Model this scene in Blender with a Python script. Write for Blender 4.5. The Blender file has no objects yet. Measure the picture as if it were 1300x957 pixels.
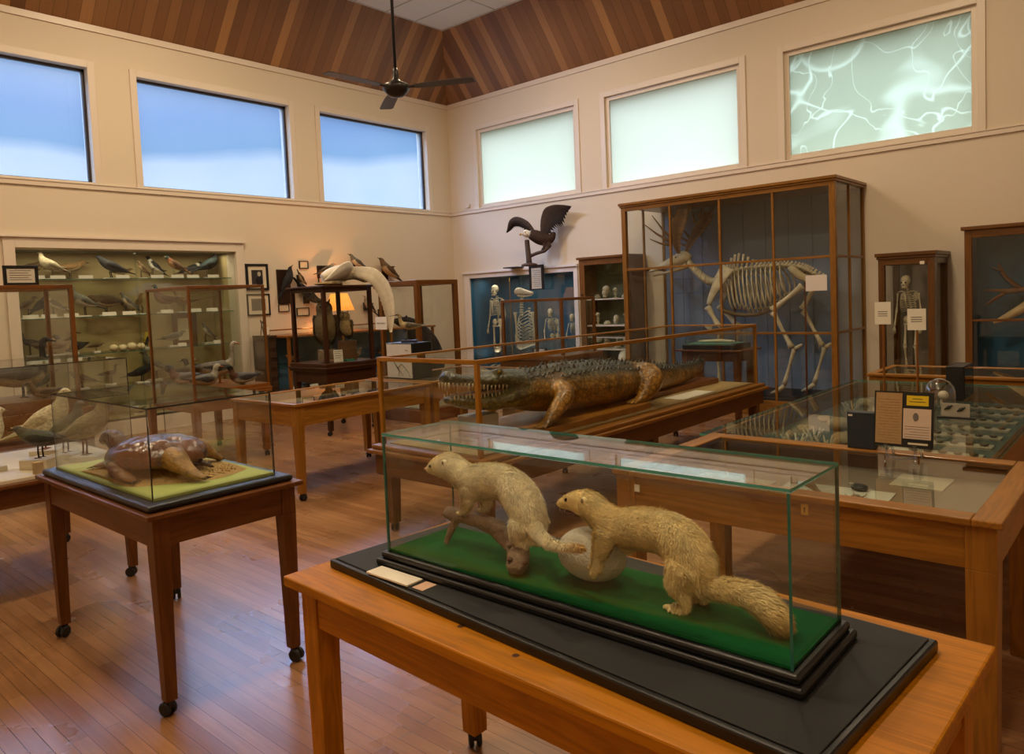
import bpy, math, random
from mathutils import Vector, Matrix, kdtree, noise
import numpy as np
PI = math.pi
rnd = random.Random(7)
S = bpy.context.scene
COL = S.collection
V = Vector

# ------------------------------------------------------------------ colours and materials
def lin(h):
    h = h.lstrip('#')
    r = []
    for i in (0, 2, 4):
        c = int(h[i:i+2], 16)/255
        r.append(c/12.92 if c <= .04045 else ((c+.055)/1.055)**2.4)
    return (r[0], r[1], r[2])

def newmat(name):
    m = bpy.data.materials.new(name); m.use_nodes = True
    nt = m.node_tree
    for n in list(nt.nodes): nt.nodes.remove(n)
    out = nt.nodes.new('ShaderNodeOutputMaterial')
    return m, nt, out

def N(nt, t, **kw):
    n = nt.nodes.new(t)
    for k, v in kw.items():
        if k.startswith('i_'): n.inputs[k[2:].replace('_', ' ')].default_value = v
        else: setattr(n, k, v)
    return n

def plain(name, col, rough=.5, metal=0, var=.12, scale=8, bump=.0, bscale=60, spec=.5, sheen=0):
    m, nt, out = newmat(name)
    b = N(nt, 'ShaderNodeBsdfPrincipled'); c = lin(col)
    tc = N(nt, 'ShaderNodeTexCoord')
    no = N(nt, 'ShaderNodeTexNoise'); no.inputs['Scale'].default_value = scale; no.inputs['Detail'].default_value = 4
    nt.links.new(tc.outputs['Object'], no.inputs['Vector'])
    mx = N(nt, 'ShaderNodeMix', data_type='RGBA')
    mx.inputs['A'].default_value = (*[x*(1-var) for x in c], 1)
    mx.inputs['B'].default_value = (*[min(1, x*(1+var)) for x in c], 1)
    nt.links.new(no.outputs['Fac'], mx.inputs['Factor'])
    nt.links.new(mx.outputs['Result'], b.inputs['Base Color'])
    b.inputs['Roughness'].default_value = rough; b.inputs['Metallic'].default_value = metal
    b.inputs['Specular IOR Level'].default_value = spec
    if sheen: b.inputs['Sheen Weight'].default_value = sheen
    if bump:
        n2 = N(nt, 'ShaderNodeTexNoise'); n2.inputs['Scale'].default_value = bscale; n2.inputs['Detail'].default_value = 5
        nt.links.new(tc.outputs['Object'], n2.inputs['Vector'])
        bp = N(nt, 'ShaderNodeBump'); bp.inputs['Strength'].default_value = bump; bp.inputs['Distance'].default_value = .01
        nt.links.new(n2.outputs['Fac'], bp.inputs['Height']); nt.links.new(bp.outputs['Normal'], b.inputs['Normal'])
    nt.links.new(b.outputs[0], out.inputs[0])
    return m

_wood = {}
def wood(col, axis='Z', rough=.32, dark=.5, scale=1.0, coat=.12):
    key = (col, axis, rough, dark, scale)
    if key in _wood: return _wood[key]
    if col == W_ORANGE: coat, rough = 0, .5
    m, nt, out = newmat('wood_grain')
    b = N(nt, 'ShaderNodeBsdfPrincipled'); c = lin(col)
    tc = N(nt, 'ShaderNodeTexCoord'); mp = N(nt, 'ShaderNodeMapping')
    s = [14*scale]*3; s['XYZ'.index(axis)] = 1.1*scale
    mp.inputs['Scale'].default_value = s
    nt.links.new(tc.outputs['Object'], mp.inputs['Vector'])
    n1 = N(nt, 'ShaderNodeTexNoise'); n1.inputs['Scale'].default_value = 1.3; n1.inputs['Detail'].default_value = 3; n1.inputs['Distortion'].default_value = .8
    nt.links.new(mp.outputs[0], n1.inputs['Vector'])
    mu = N(nt, 'ShaderNodeMath', operation='MULTIPLY'); mu.inputs[1].default_value = 9
    fr = N(nt, 'ShaderNodeMath', operation='PINGPONG'); fr.inputs[1].default_value = 1
    nt.links.new(n1.outputs['Fac'], mu.inputs[0]); nt.links.new(mu.outputs[0], fr.inputs[0])
    n2 = N(nt, 'ShaderNodeTexNoise'); n2.inputs['Scale'].default_value = 9; n2.inputs['Detail'].default_value = 3
    nt.links.new(mp.outputs[0], n2.inputs['Vector'])
    ad = N(nt, 'ShaderNodeMath', operation='MULTIPLY_ADD'); ad.inputs[1].default_value = .5
    ml = N(nt, 'ShaderNodeMath', operation='MULTIPLY'); ml.inputs[1].default_value = .5
    nt.links.new(fr.outputs[0], ad.inputs[0]); nt.links.new(n2.outputs['Fac'], ml.inputs[0]); nt.links.new(ml.outputs[0], ad.inputs[2])
    r = N(nt, 'ShaderNodeValToRGB')
    r.color_ramp.elements[0].position = .15; r.color_ramp.elements[0].color = (*[x*(dark+.22) for x in c], 1)
    r.color_ramp.elements[1].position = .7; r.color_ramp.elements[1].color = (*[min(1, x*1.12) for x in c], 1)
    nt.links.new(ad.outputs[0], r.inputs[0]); nt.links.new(r.outputs[0], b.inputs['Base Color'])
    b.inputs['Roughness'].default_value = rough; b.inputs['Specular IOR Level'].default_value = .3; b.inputs['Coat Weight'].default_value = coat; b.inputs['Coat Roughness'].default_value = .15
    nt.links.new(b.outputs[0], out.inputs[0])
    _wood[key] = m
    return m

def glass_mat(name, tint=(.97, .985, .98), refl=1.0, edge=None):
    m, nt, out = newmat(name)
    lw = N(nt, 'ShaderNodeLayerWeight'); lw.inputs['Blend'].default_value = .5
    p = N(nt, 'ShaderNodeMath', operation='POWER'); p.inputs[1].default_value = 5
    nt.links.new(lw.outputs['Facing'], p.inputs[0])
    ma = N(nt, 'ShaderNodeMath', operation='MULTIPLY_ADD'); ma.inputs[1].default_value = .93*refl; ma.inputs[2].default_value = .04*refl
    nt.links.new(p.outputs[0], ma.inputs[0])
    t = N(nt, 'ShaderNodeBsdfTransparent'); t.inputs['Color'].default_value = (*tint, 1)
    g = N(nt, 'ShaderNodeBsdfGlossy'); g.inputs['Roughness'].default_value = .0
    mx = N(nt, 'ShaderNodeMixShader')
    nt.links.new(ma.outputs[0], mx.inputs[0]); nt.links.new(t.outputs[0], mx.inputs[1]); nt.links.new(g.outputs[0], mx.inputs[2])
    nt.links.new(mx.outputs[0], out.inputs[0])
    return m

def painted(name, rough=.7, var=.25, scale=40, stretch=(1, 1, 1), bump=.3, bscale=80, spec=.3, sub=0):
    """natural colours held per vertex (plumage, hide, bone), mottled by noise"""
    m, nt, out = newmat(name)
    b = N(nt, 'ShaderNodeBsdfPrincipled')
    at = N(nt, 'ShaderNodeAttribute', attribute_name='Col')
    tc = N(nt, 'ShaderNodeTexCoord'); mp = N(nt, 'ShaderNodeMapping'); mp.inputs['Scale'].default_value = stretch
    nt.links.new(tc.outputs['Object'], mp.inputs['Vector'])
    no = N(nt, 'ShaderNodeTexNoise'); no.inputs['Scale'].default_value = scale; no.inputs['Detail'].default_value = 5
    nt.links.new(mp.outputs[0], no.inputs['Vector'])
    mr = N(nt, 'ShaderNodeMapRange'); mr.inputs['From Min'].default_value = .3; mr.inputs['From Max'].default_value = .7
    mr.inputs['To Min'].default_value = 1-var; mr.inputs['To Max'].default_value = 1+var
    nt.links.new(no.outputs['Fac'], mr.inputs['Value'])
    vm = N(nt, 'ShaderNodeVectorMath', operation='SCALE')
    nt.links.new(at.outputs['Color'], vm.inputs[0]); nt.links.new(mr.outputs[0], vm.inputs['Scale'])
    nt.links.new(vm.outputs[0], b.inputs['Base Color'])
    b.inputs['Roughness'].default_value = rough; b.inputs['Specular IOR Level'].default_value = spec
    if bump:
        n2 = N(nt, 'ShaderNodeTexNoise'); n2.inputs['Scale'].default_value = bscale; n2.inputs['Detail'].default_value = 4
        nt.links.new(mp.outputs[0], n2.inputs['Vector'])
        bp = N(nt, 'ShaderNodeBump'); bp.inputs['Strength'].default_value = bump; bp.inputs['Distance'].default_value = .01
        nt.links.new(n2.outputs['Fac'], bp.inputs['Height']); nt.links.new(bp.outputs['Normal'], b.inputs['Normal'])
    nt.links.new(b.outputs[0], out.inputs[0])
    return m

def emit(name, col, s):
    m, nt, out = newmat(name); e = N(nt, 'ShaderNodeEmission'); e.inputs[0].default_value = (*lin(col), 1); e.inputs[1].default_value = s
    nt.links.new(e.outputs[0], out.inputs[0]); return m

# wood tones
W_TURT = '#643a18'; W_OAK = '#936222'; W_ORANGE = '#ac6c00'; W_CASE = '#84501e'; W_DARK = '#3f2210'; W_PALE = '#b07a48'
M_glass = glass_mat('clear_glass')
M_glass_top = glass_mat('table_glass', tint=(.93, .97, .95))
M_edge_teal = plain('green_glass_edge', '#2c6a60', rough=.15, var=.2, scale=30)
M_edge_bright = plain('cut_glass_edge', '#2f9a90', rough=.06, var=.25, scale=50, spec=1.0)
M_edge_black = plain('black_taped_edge', '#15171a', rough=.4)
M_black = plain('black_lacquer', '#0f0f12', rough=.35, var=.2)
M_blackmatte = plain('black_felt', '#111215', rough=.7, var=.2, bump=.1, bscale=300)
M_rubber = plain('black_caster_rubber', '#141416', rough=.5)
M_brass = plain('brass', '#b08a40', rough=.35, metal=1)
M_white = plain('white_card', '#e6dfcf', rough=.8, var=.04)
M_paper = plain('cream_paper', '#d9cbb0', rough=.85, var=.06, scale=20)
M_cream = plain('cream_paint', '#d8c9b0', rough=.5, var=.03, scale=2)
M_trim = plain('white_trim_paint', '#dccdbb', rough=.4, var=.02, scale=2)
M_green = plain('green_felt', '#0d5a2b', rough=.95, var=.25, scale=12, bump=.2, bscale=500, spec=.1)
M_lime = plain('yellow_green_board', '#a9b565', rough=.8, var=.05)
M_bluepanel = plain('blue_painted_panel', '#1d5d80', rough=.6, var=.12, scale=1.5)
M_slate = plain('slate_blue_backing', '#6f7f92', rough=.7, var=.12, scale=1.2)
M_ink = plain('dark_ink', '#2a2622', rough=.8)
M_metal = plain('dark_metal', '#3a3634', rough=.35, metal=.8)
M_plume = painted('plumage', rough=.8, var=.32, scale=45, stretch=(1, 1, 1.8), bump=.5, bscale=90)
M_down = painted('white_plumage', rough=.8, var=.08, scale=20, bump=.3, bscale=60)
M_bone = painted('bone', rough=.6, var=.14, scale=20, bump=.25, bscale=60)
M_hide = painted('scaly_hide', rough=.42, var=.45, scale=26, bump=.8, bscale=55, spec=.5)
M_hair = painted('animal_hair', rough=.8, var=.15, scale=30, bump=.2, bscale=90)
M_eye = plain('glass_eye', '#0b0908', rough=.08)
M_bark = plain('weathered_wood', '#86705a', rough=.8, var=.75, scale=34, bump=1.0, bscale=60)
M_stone = plain('pale_stone', '#c6c1b2', rough=.9, var=.18, scale=30, bump=.5, bscale=160)
M_horn = plain('antler_brown', '#6e5034', rough=.6, var=.3, scale=9, bump=.3, bscale=40)

# ------------------------------------------------------------------ mesh builder
class MB:
    def __init__(s): s.v = []; s.f = []; s.m = []; s.k = []; s.c = (.8, .8, .8)
    def add(s, vs, fs, m=0, cols=None):
        o = len(s.v); s.v += [tuple(p) for p in vs]
        s.k += cols if cols else [s.c]*len(vs)
        for f in fs: s.f.append(tuple(i+o for i in f)); s.m.append(m)
        return s
    def box(s, x0, y0, z0, x1, y1, z1, m=0):
        x0, x1 = sorted((x0, x1)); y0, y1 = sorted((y0, y1)); z0, z1 = sorted((z0, z1))
        return s.add([(x0, y0, z0), (x1, y0, z0), (x1, y1, z0), (x0, y1, z0), (x0, y0, z1), (x1, y0, z1), (x1, y1, z1), (x0, y1, z1)],
            [(3, 2, 1, 0), (4, 5, 6, 7), (0, 1, 5, 4), (1, 2, 6, 5), (2, 3, 7, 6), (3, 0, 4, 7)], m)
    def pane(s, x0, y0, z0, x1, y1, z1):
        """glass sheet: the two broad faces carry slot 0, the cut edges slot 1"""
        d = (abs(x1-x0), abs(y1-y0), abs(z1-z0)); t = d.index(min(d)); a = len(s.m)
        s.box(x0, y0, z0, x1, y1, z1)
        for i, ax in enumerate((2, 2, 1, 0, 1, 0)): s.m[a+i] = 0 if ax == t else 1
        return s
    def taper(s, cx, cy, z0, z1, a0, a1):
        """square leg: half-width a1 at the top, a0 at the foot"""
        return s.add([(cx-a0, cy-a0, z0), (cx+a0, cy-a0, z0), (cx+a0, cy+a0, z0), (cx-a0, cy+a0, z0), (cx-a1, cy-a1, z1), (cx+a1, cy-a1, z1), (cx+a1, cy+a1, z1), (cx-a1, cy+a1, z1)],
            [(3, 2, 1, 0), (4, 5, 6, 7), (0, 1, 5, 4), (1, 2, 6, 5), (2, 3, 7, 6), (3, 0, 4, 7)])
    def loft(s, st, n=10, up=(0, 0, 1), cols=None, sq=1.0):
        """st: (x,y,z,half width,half height); cols(i,angle)->colour"""
        P = [V(a[:3]) for a in st]; rings = []; ks = []; up = V(up)
        last = None
        for i, a in enumerate(st):
            t = (P[min(i+1, len(P)-1)]-P[max(i-1, 0)])
            if t.length < 1e-9: t = V((1, 0, 0))
            t.normalize(); sd = t.cross(up)
            if sd.length < .12 and last is not None: sd = last.copy()
            elif sd.length < 1e-4: sd = t.cross(V((0, 1, 0)))
            sd.normalize()
            if last is not None and sd.dot(last) < 0: sd = -sd
            last = sd; uu = sd.cross(t)
            w = a[3]; h = a[4] if len(a) > 4 else a[3]
            for j in range(n):
                an = 2*PI*j/n; ca, sa = math.cos(an), math.sin(an)
                rings.append(P[i]+sd*(w*math.copysign(abs(ca)**sq, ca))+uu*(h*math.copysign(abs(sa)**sq, sa)))
                ks.append(cols(i, an) if cols else s.c)
        k = len(st); rings += [P[0], P[-1]]; ks += [ks[0], ks[-1]]
        fs = [(i*n+j, i*n+(j+1) % n, (i+1)*n+(j+1) % n, (i+1)*n+j) for i in range(k-1) for j in range(n)]
        fs += [(k*n, (j+1) % n, j) for j in range(n)] + [(k*n+1, (k-1)*n+j, (k-1)*n+(j+1) % n) for j in range(n)]
        return s.add(rings, fs, 0, ks)
    def tube(s, pts, r, n=8, r1=None):
        k = len(pts)
        rr = [r if r1 is None else r+(r1-r)*i/max(1, k-1) for i in range(k)] if not isinstance(r, (list, tuple)) else r
        return s.loft([(*p, rr[i], rr[i]) for i, p in enumerate(pts)], n)
    def ell(s, c, r, n=12, m=8, col=None):
        vs = [(c[0], c[1], c[2]-r[2])]; fs = []
        for i in range(1, m):
            th = -PI/2+PI*i/m
            for j in range(n):
                a = 2*PI*j/n; vs.append((c[0]+r[0]*math.cos(th)*math.cos(a), c[1]+r[1]*math.cos(th)*math.sin(a), c[2]+r[2]*math.sin(th)))
        vs.append((c[0], c[1], c[2]+r[2])); L = len(vs)-1
        for j in range(n): fs.append((0, 1+(j+1) % n, 1+j)); fs.append((L, 1+(m-2)*n+j, 1+(m-2)*n+(j+1) % n))
        for i in range(m-2):
            for j in range(n): fs.append((1+i*n+j, 1+i*n+(j+1) % n, 1+(i+1)*n+(j+1) % n, 1+(i+1)*n+j))
        old = s.c
        if col: s.c = col
        s.add(vs, fs); s.c = old
        return s
    def lathe(s, c, prof, n=20):
        """prof: (radius, z) from bottom up, closed at both ends"""
        vs = []; fs = []; k = len(prof)
        for r, z in prof:
            for j in range(n): a = 2*PI*j/n; vs.append((c[0]+r*math.cos(a), c[1]+r*math.sin(a), c[2]+z))
        for i in range(k-1):
            for j in range(n): fs.append((i*n+j, i*n+(j+1) % n, (i+1)*n+(j+1) % n, (i+1)*n+j))
        fs.append(tuple(range(n-1, -1, -1))); fs.append(tuple((k-1)*n+j for j in range(n)))
        return s.add(vs, fs)
    def xf(s, M):
        s.v = [tuple(M @ V(p)) for p in s.v]; return s
    def place(s, loc, rz=0, ry=0, rx=0, sc=1):
        return s.xf(Matrix.Translation(V(loc)) @ Matrix.Rotation(rz, 4, 'Z') @ Matrix.Rotation(ry, 4, 'Y') @ Matrix.Rotation(rx, 4, 'X') @ Matrix.Scale(sc, 4))
    def join(s, o):
        a = len(s.v); s.v += o.v; s.k += o.k
        s.f += [tuple(i+a for i in f) for f in o.f]; s.m += o.m; return s

def smooth_st(st, k=3):
    """Catmull-Rom resample of loft stations"""
    out = []
    n = len(st); A = [np.array(a if len(a) == 5 else (*a, a[3]), float) for a in st]
    for i in range(n-1):
        p0, p1, p2, p3 = A[max(i-1, 0)], A[i], A[i+1], A[min(i+2, n-1)]
        for j in range(k):
            t = j/k
            q = .5*((2*p1)+(-p0+p2)*t+(2*p0-5*p1+4*p2-p3)*t*t+(-p0+3*p1-3*p2+p3)*t**3)
            q[3:] = np.maximum(q[3:], .0008); out.append(tuple(q))
    out.append(tuple(A[-1])); return out

def mesh_from(mb, name, colour=True):
    me = bpy.data.meshes.new(name); me.from_pydata(mb.v, [], mb.f)
    if any(mb.m): me.polygons.foreach_set('material_index', mb.m)
    if colour:
        ca = me.color_attributes.new('Col', 'FLOAT_COLOR', 'POINT')
        arr = np.ones((len(mb.v), 4), np.float32); arr[:, :3] = np.array(mb.k, np.float32).reshape(-1, 3)
        ca.data.foreach_set('color', arr.ravel())
    me.update()
    return me

def fuse(mb, vox, smooth=6, fac=.5, rec=None):
    """merge overlapping volumes into one continuous skin"""
    me = mesh_from(mb, 'tmp', False); o = bpy.data.objects.new('tmp', me); COL.objects.link(o)
    r = o.modifiers.new('r', 'REMESH'); r.mode = 'VOXEL'; r.voxel_size = vox
    sm = o.modifiers.new('s', 'SMOOTH'); sm.iterations = smooth; sm.factor = fac
    dg = bpy.context.evaluated_depsgraph_get(); dg.update()
    ev = o.evaluated_get(dg); e = ev.to_mesh()
    out = MB(); n = len(e.vertices); co = np.empty(n*3, np.float32); e.vertices.foreach_get('co', co)
    out.v = [tuple(p) for p in co.reshape(-1, 3).tolist()]
    out.f = [tuple(p.vertices) for p in e.polygons]; out.m = [0]*len(out.f)
    kd = kdtree.KDTree(len(mb.v))
    for i, p in enumerate(mb.v): kd.insert(p, i)
    kd.balance()
    out.k = []
    for p in out.v:
        near = kd.find_n(p, 3); w = [1/(d+1e-4) for _, _, d in near]; tw = sum(w)
        out.k.append(tuple(sum(mb.k[i][c]*w[q] for q, (_, i, _) in enumerate(near))/tw for c in range(3)))
    if rec: out.k = [rec(p, k) for p, k in zip(out.v, out.k)]
    ev.to_mesh_clear(); bpy.data.objects.remove(o); bpy.data.meshes.remove(me)
    return out

# ------------------------------------------------------------------ objects
ORG = {}
def tag(o, label=None, cat=None, group=None, kind=None):
    if label: o['label'] = label
    if cat: o['category'] = cat
    if group: o['group'] = group
    if kind: o['kind'] = kind
    return o
def thing(name, label, cat, loc, rz=0, group=None):
    o = bpy.data.objects.new(name, None); COL.objects.link(o)
    o.location = loc; o.rotation_euler = (0, 0, rz); o.empty_display_size = .1
    ORG[o] = V(loc); tag(o, label, cat, group); return o
def _obj(name, mb, mats, bevel, smooth):
    me = mesh_from(mb, name)
    for m in (mats if isinstance(mats, (list, tuple)) else [mats]): me.materials.append(m)
    if smooth: me.polygons.foreach_set('use_smooth', [True]*len(me.polygons))
    o = bpy.data.objects.new(name, me); COL.objects.link(o)
    if bevel:
        b = o.modifiers.new('bevel', 'BEVEL'); b.width = bevel; b.segments = 2; b.limit_method = 'ANGLE'; b.angle_limit = .6
    return o
def part(name, mb, mats, parent, bevel=0, smooth=False, label=None, kind=None):
    """mb is in unrotated world coordinates; parent gives the origin"""
    org = ORG[parent]; mb.v = [(p[0]-org.x, p[1]-org.y, p[2]-org.z) for p in mb.v]
    o = _obj(name, mb, mats, bevel, smooth); o.parent = parent; ORG[o] = org
    tag(o, label, kind=kind); return o
def solo(name, mb, mats, label, cat, loc, group=None, bevel=0, smooth=False, rz=0, kind=None):
    mb.v = [(p[0]-loc[0], p[1]-loc[1], p[2]-loc[2]) for p in mb.v]
    o = _obj(name, mb, mats, bevel, smooth); o.location = loc; o.rotation_euler = (0, 0, rz); ORG[o] = V(loc)
    return tag(o, label, cat, group, kind)
def struct(name, mb, mats, bevel=0):
    o = _obj(name, mb, mats, bevel, False); o['kind'] = 'structure'; ORG[o] = V((0, 0, 0)); return o
_kids = {}
def copy_tree(o, parent=None):
    c = o.copy(); COL.objects.link(c); c.parent = parent
    if o in ORG: ORG[c] = ORG[o]
    for ch in [x for x in COL.objects if x.parent == o]: copy_tree(ch, c)
    return c
ORDN = ['first', 'second', 'third', 'fourth', 'fifth', 'sixth', 'seventh', 'eighth', 'ninth', 'tenth', 'eleventh', 'twelfth', 'thirteenth', 'fourteenth']
# ------------------------------------------------------------------ the room
LX, WY, CZ = 9.873, 10.1, 5.17
BX, BY = -2.6, -2.6            # walls behind the camera
# camera
f_px = 947.02; yaw, pit, roll = [math.radians(a) for a in (41.478, 3.294, -2.455)]
Fv = V((math.cos(yaw)*math.cos(pit), math.sin(yaw)*math.cos(pit), -math.sin(pit)))
Rv = Fv.cross(V((0, 0, 1))).normalized(); Uv = Rv.cross(Fv)
R2 = Rv*math.cos(roll)+Uv*math.sin(roll); U2 = -Rv*math.sin(roll)+Uv*math.cos(roll)
cam = bpy.data.cameras.new('camera'); co = bpy.data.objects.new('camera', cam); COL.objects.link(co)
co.matrix_world = Matrix(((R2.x, U2.x, -Fv.x, 0), (R2.y, U2.y, -Fv.y, 0), (R2.z, U2.z, -Fv.z, 1.55), (0, 0, 0, 1)))
cam.sensor_width = 36; cam.lens = f_px/1300*36; cam.shift_y = -45/1300; cam.clip_start = .05
S.camera = co
# wall with openings, built as a grid of boxes around the holes
def wall_holes(u0, u1, z0, z1, holes, boxf):
    us = sorted({u0, u1, *[h[0] for h in holes], *[h[1] for h in holes]}); zs = sorted({z0, z1, *[h[2] for h in holes], *[h[3] for h in holes]})
    mb = MB()
    for i in range(len(us)-1):
        run = None
        for j in range(len(zs)-1):
            cu, cz = (us[i]+us[i+1])/2, (zs[j]+zs[j+1])/2
            inside = any(h[0] < cu < h[1] and h[2] < cz < h[3] for h in holes)
            if not inside: run = (run[0], zs[j+1]) if run else (zs[j], zs[j+1])
            if (inside or j == len(zs)-2) and run: boxf(mb, us[i], us[i+1], run[0], run[1]); run = None
    return mb
def wallmat(name, col):
    m = plain(name, col, rough=.75, var=.035, scale=.8)
    nt = m.node_tree; b = [n for n in nt.nodes if n.type == 'BSDF_PRINCIPLED'][0]
    tc = N(nt, 'ShaderNodeTexCoord'); sp = N(nt, 'ShaderNodeSeparateXYZ'); nt.links.new(tc.outputs['Object'], sp.inputs[0])
    ad = N(nt, 'ShaderNodeMath', operation='ADD'); nt.links.new(sp.outputs[0], ad.inputs[0]); nt.links.new(sp.outputs[1], ad.inputs[1])
    md = N(nt, 'ShaderNodeMath', operation='PINGPONG'); md.inputs[1].default_value = .61; nt.links.new(ad.outputs[0], md.inputs[0])
    lt = N(nt, 'ShaderNodeMath', operation='GREATER_THAN'); lt.inputs[1].default_value = .004; nt.links.new(md.outputs[0], lt.inputs[0])
    bp = N(nt, 'ShaderNodeBump'); bp.inputs['Strength'].default_value = .25; bp.inputs['Distance'].default_value = .004
    nt.links.new(lt.outputs[0], bp.inputs['Height']); nt.links.new(bp.outputs[0], b.inputs['Normal'])
    return m
M_wall = wallmat('cream_wall_panelling', '#d9cab4')
LW = [(1.44, 3.68), (4.27, 6.51), (7.06, 9.31)]; LZ = (3.22, 4.63)
RW = [(7.18, 9.37), (4.40, 6.60), (1.63, 3.80)]; RZ = (3.21, 4.60)
mb = wall_holes(BX, LX+.3, 0, CZ, [(a, b, *LZ) for a, b in LW]+[(2.75, 5.49, .2, 2.39)], lambda m, a, b, c, d: m.box(a, WY, c, b, WY+.25, d))
struct('wall_left', mb, M_wall)
mb = wall_holes(BY, WY, 0, CZ, [(a, b, *RZ) for a, b in RW]+[(7.307, 9.69, .3, 1.95)], lambda m, a, b, c, d: m.box(LX, a, c, LX+.25, b, d))
struct('wall_right', mb, M_wall)
struct('wall_back', MB().box(BX, BY-.2, 0, LX+.3, BY, CZ), M_wall)
struct('wall_near', MB().box(BX-.2, BY-.2, 0, BX, WY+.25, CZ), M_wall)
# floor: narrow oak strips running along Y
m, nt, out = newmat('oak_strip_floor'); M_floor = m
b = N(nt, 'ShaderNodeBsdfPrincipled'); tc = N(nt, 'ShaderNodeTexCoord'); mp = N(nt, 'ShaderNodeMapping'); mp.inputs['Rotation'].default_value = (0, 0, PI/2)
nt.links.new(tc.outputs['Object'], mp.inputs[0])
br = N(nt, 'ShaderNodeTexBrick'); nt.links.new(mp.outputs[0], br.inputs[0])
br.inputs['Scale'].default_value = 1; br.inputs['Brick Width'].default_value = 1.5; br.inputs['Row Height'].default_value = .058
br.inputs['Mortar Size'].default_value = .0012; br.inputs['Mortar Smooth'].default_value = .3; br.offset = .37
br.inputs['Color1'].default_value = (*lin('#a57850'), 1); br.inputs['Color2'].default_value = (*lin('#8a5f3c'), 1); br.inputs['Mortar'].default_value = (*lin('#4a2c18'), 1)
m2 = N(nt, 'ShaderNodeMapping'); m2.inputs['Scale'].default_value = (26, 1.6, 1); nt.links.new(tc.outputs['Object'], m2.inputs[0])
no = N(nt, 'ShaderNodeTexNoise'); no.inputs['Scale'].default_value = 2.2; no.inputs['Detail'].default_value = 5; nt.links.new(m2.outputs[0], no.inputs[0])
mr = N(nt, 'ShaderNodeMapRange'); mr.inputs['To Min'].default_value = .62; mr.inputs['To Max'].default_value = 1.3; nt.links.new(no.outputs['Fac'], mr.inputs['Value'])
vm = N(nt, 'ShaderNodeVectorMath', operation='SCALE'); nt.links.new(br.outputs['Color'], vm.inputs[0]); nt.links.new(mr.outputs[0], vm.inputs['Scale'])
n3 = N(nt, 'ShaderNodeTexNoise'); n3.inputs['Scale'].default_value = 1.2; n3.inputs['Detail'].default_value = 6; nt.links.new(tc.outputs['Object'], n3.inputs[0])
m3 = N(nt, 'ShaderNodeMapRange'); m3.inputs['To Min'].default_value = .8; m3.inputs['To Max'].default_value = 1.15; nt.links.new(n3.outputs['Fac'], m3.inputs['Value'])
v2 = N(nt, 'ShaderNodeVectorMath', operation='SCALE'); nt.links.new(vm.outputs[0], v2.inputs[0]); nt.links.new(m3.outputs[0], v2.inputs['Scale'])
nt.links.new(v2.outputs[0], b.inputs['Base Color'])
m4 = N(nt, 'ShaderNodeMapRange'); m4.inputs['To Min'].default_value = .2; m4.inputs['To Max'].default_value = .36; nt.links.new(n3.outputs['Fac'], m4.inputs['Value'])
nt.links.new(m4.outputs[0], b.inputs['Roughness'])
bp = N(nt, 'ShaderNodeBump'); bp.inputs['Strength'].default_value = .25; bp.inputs['Distance'].default_value = .002
nt.links.new(br.outputs['Fac'], bp.inputs['Height']); bp.invert = True; nt.links.new(bp.outputs[0], b.inputs['Normal'])
nt.links.new(b.outputs[0], out.inputs[0])
struct('floor', MB().box(BX-.2, BY-.2, -.1, LX+.3, WY+.3, 0), M_floor)
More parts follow.
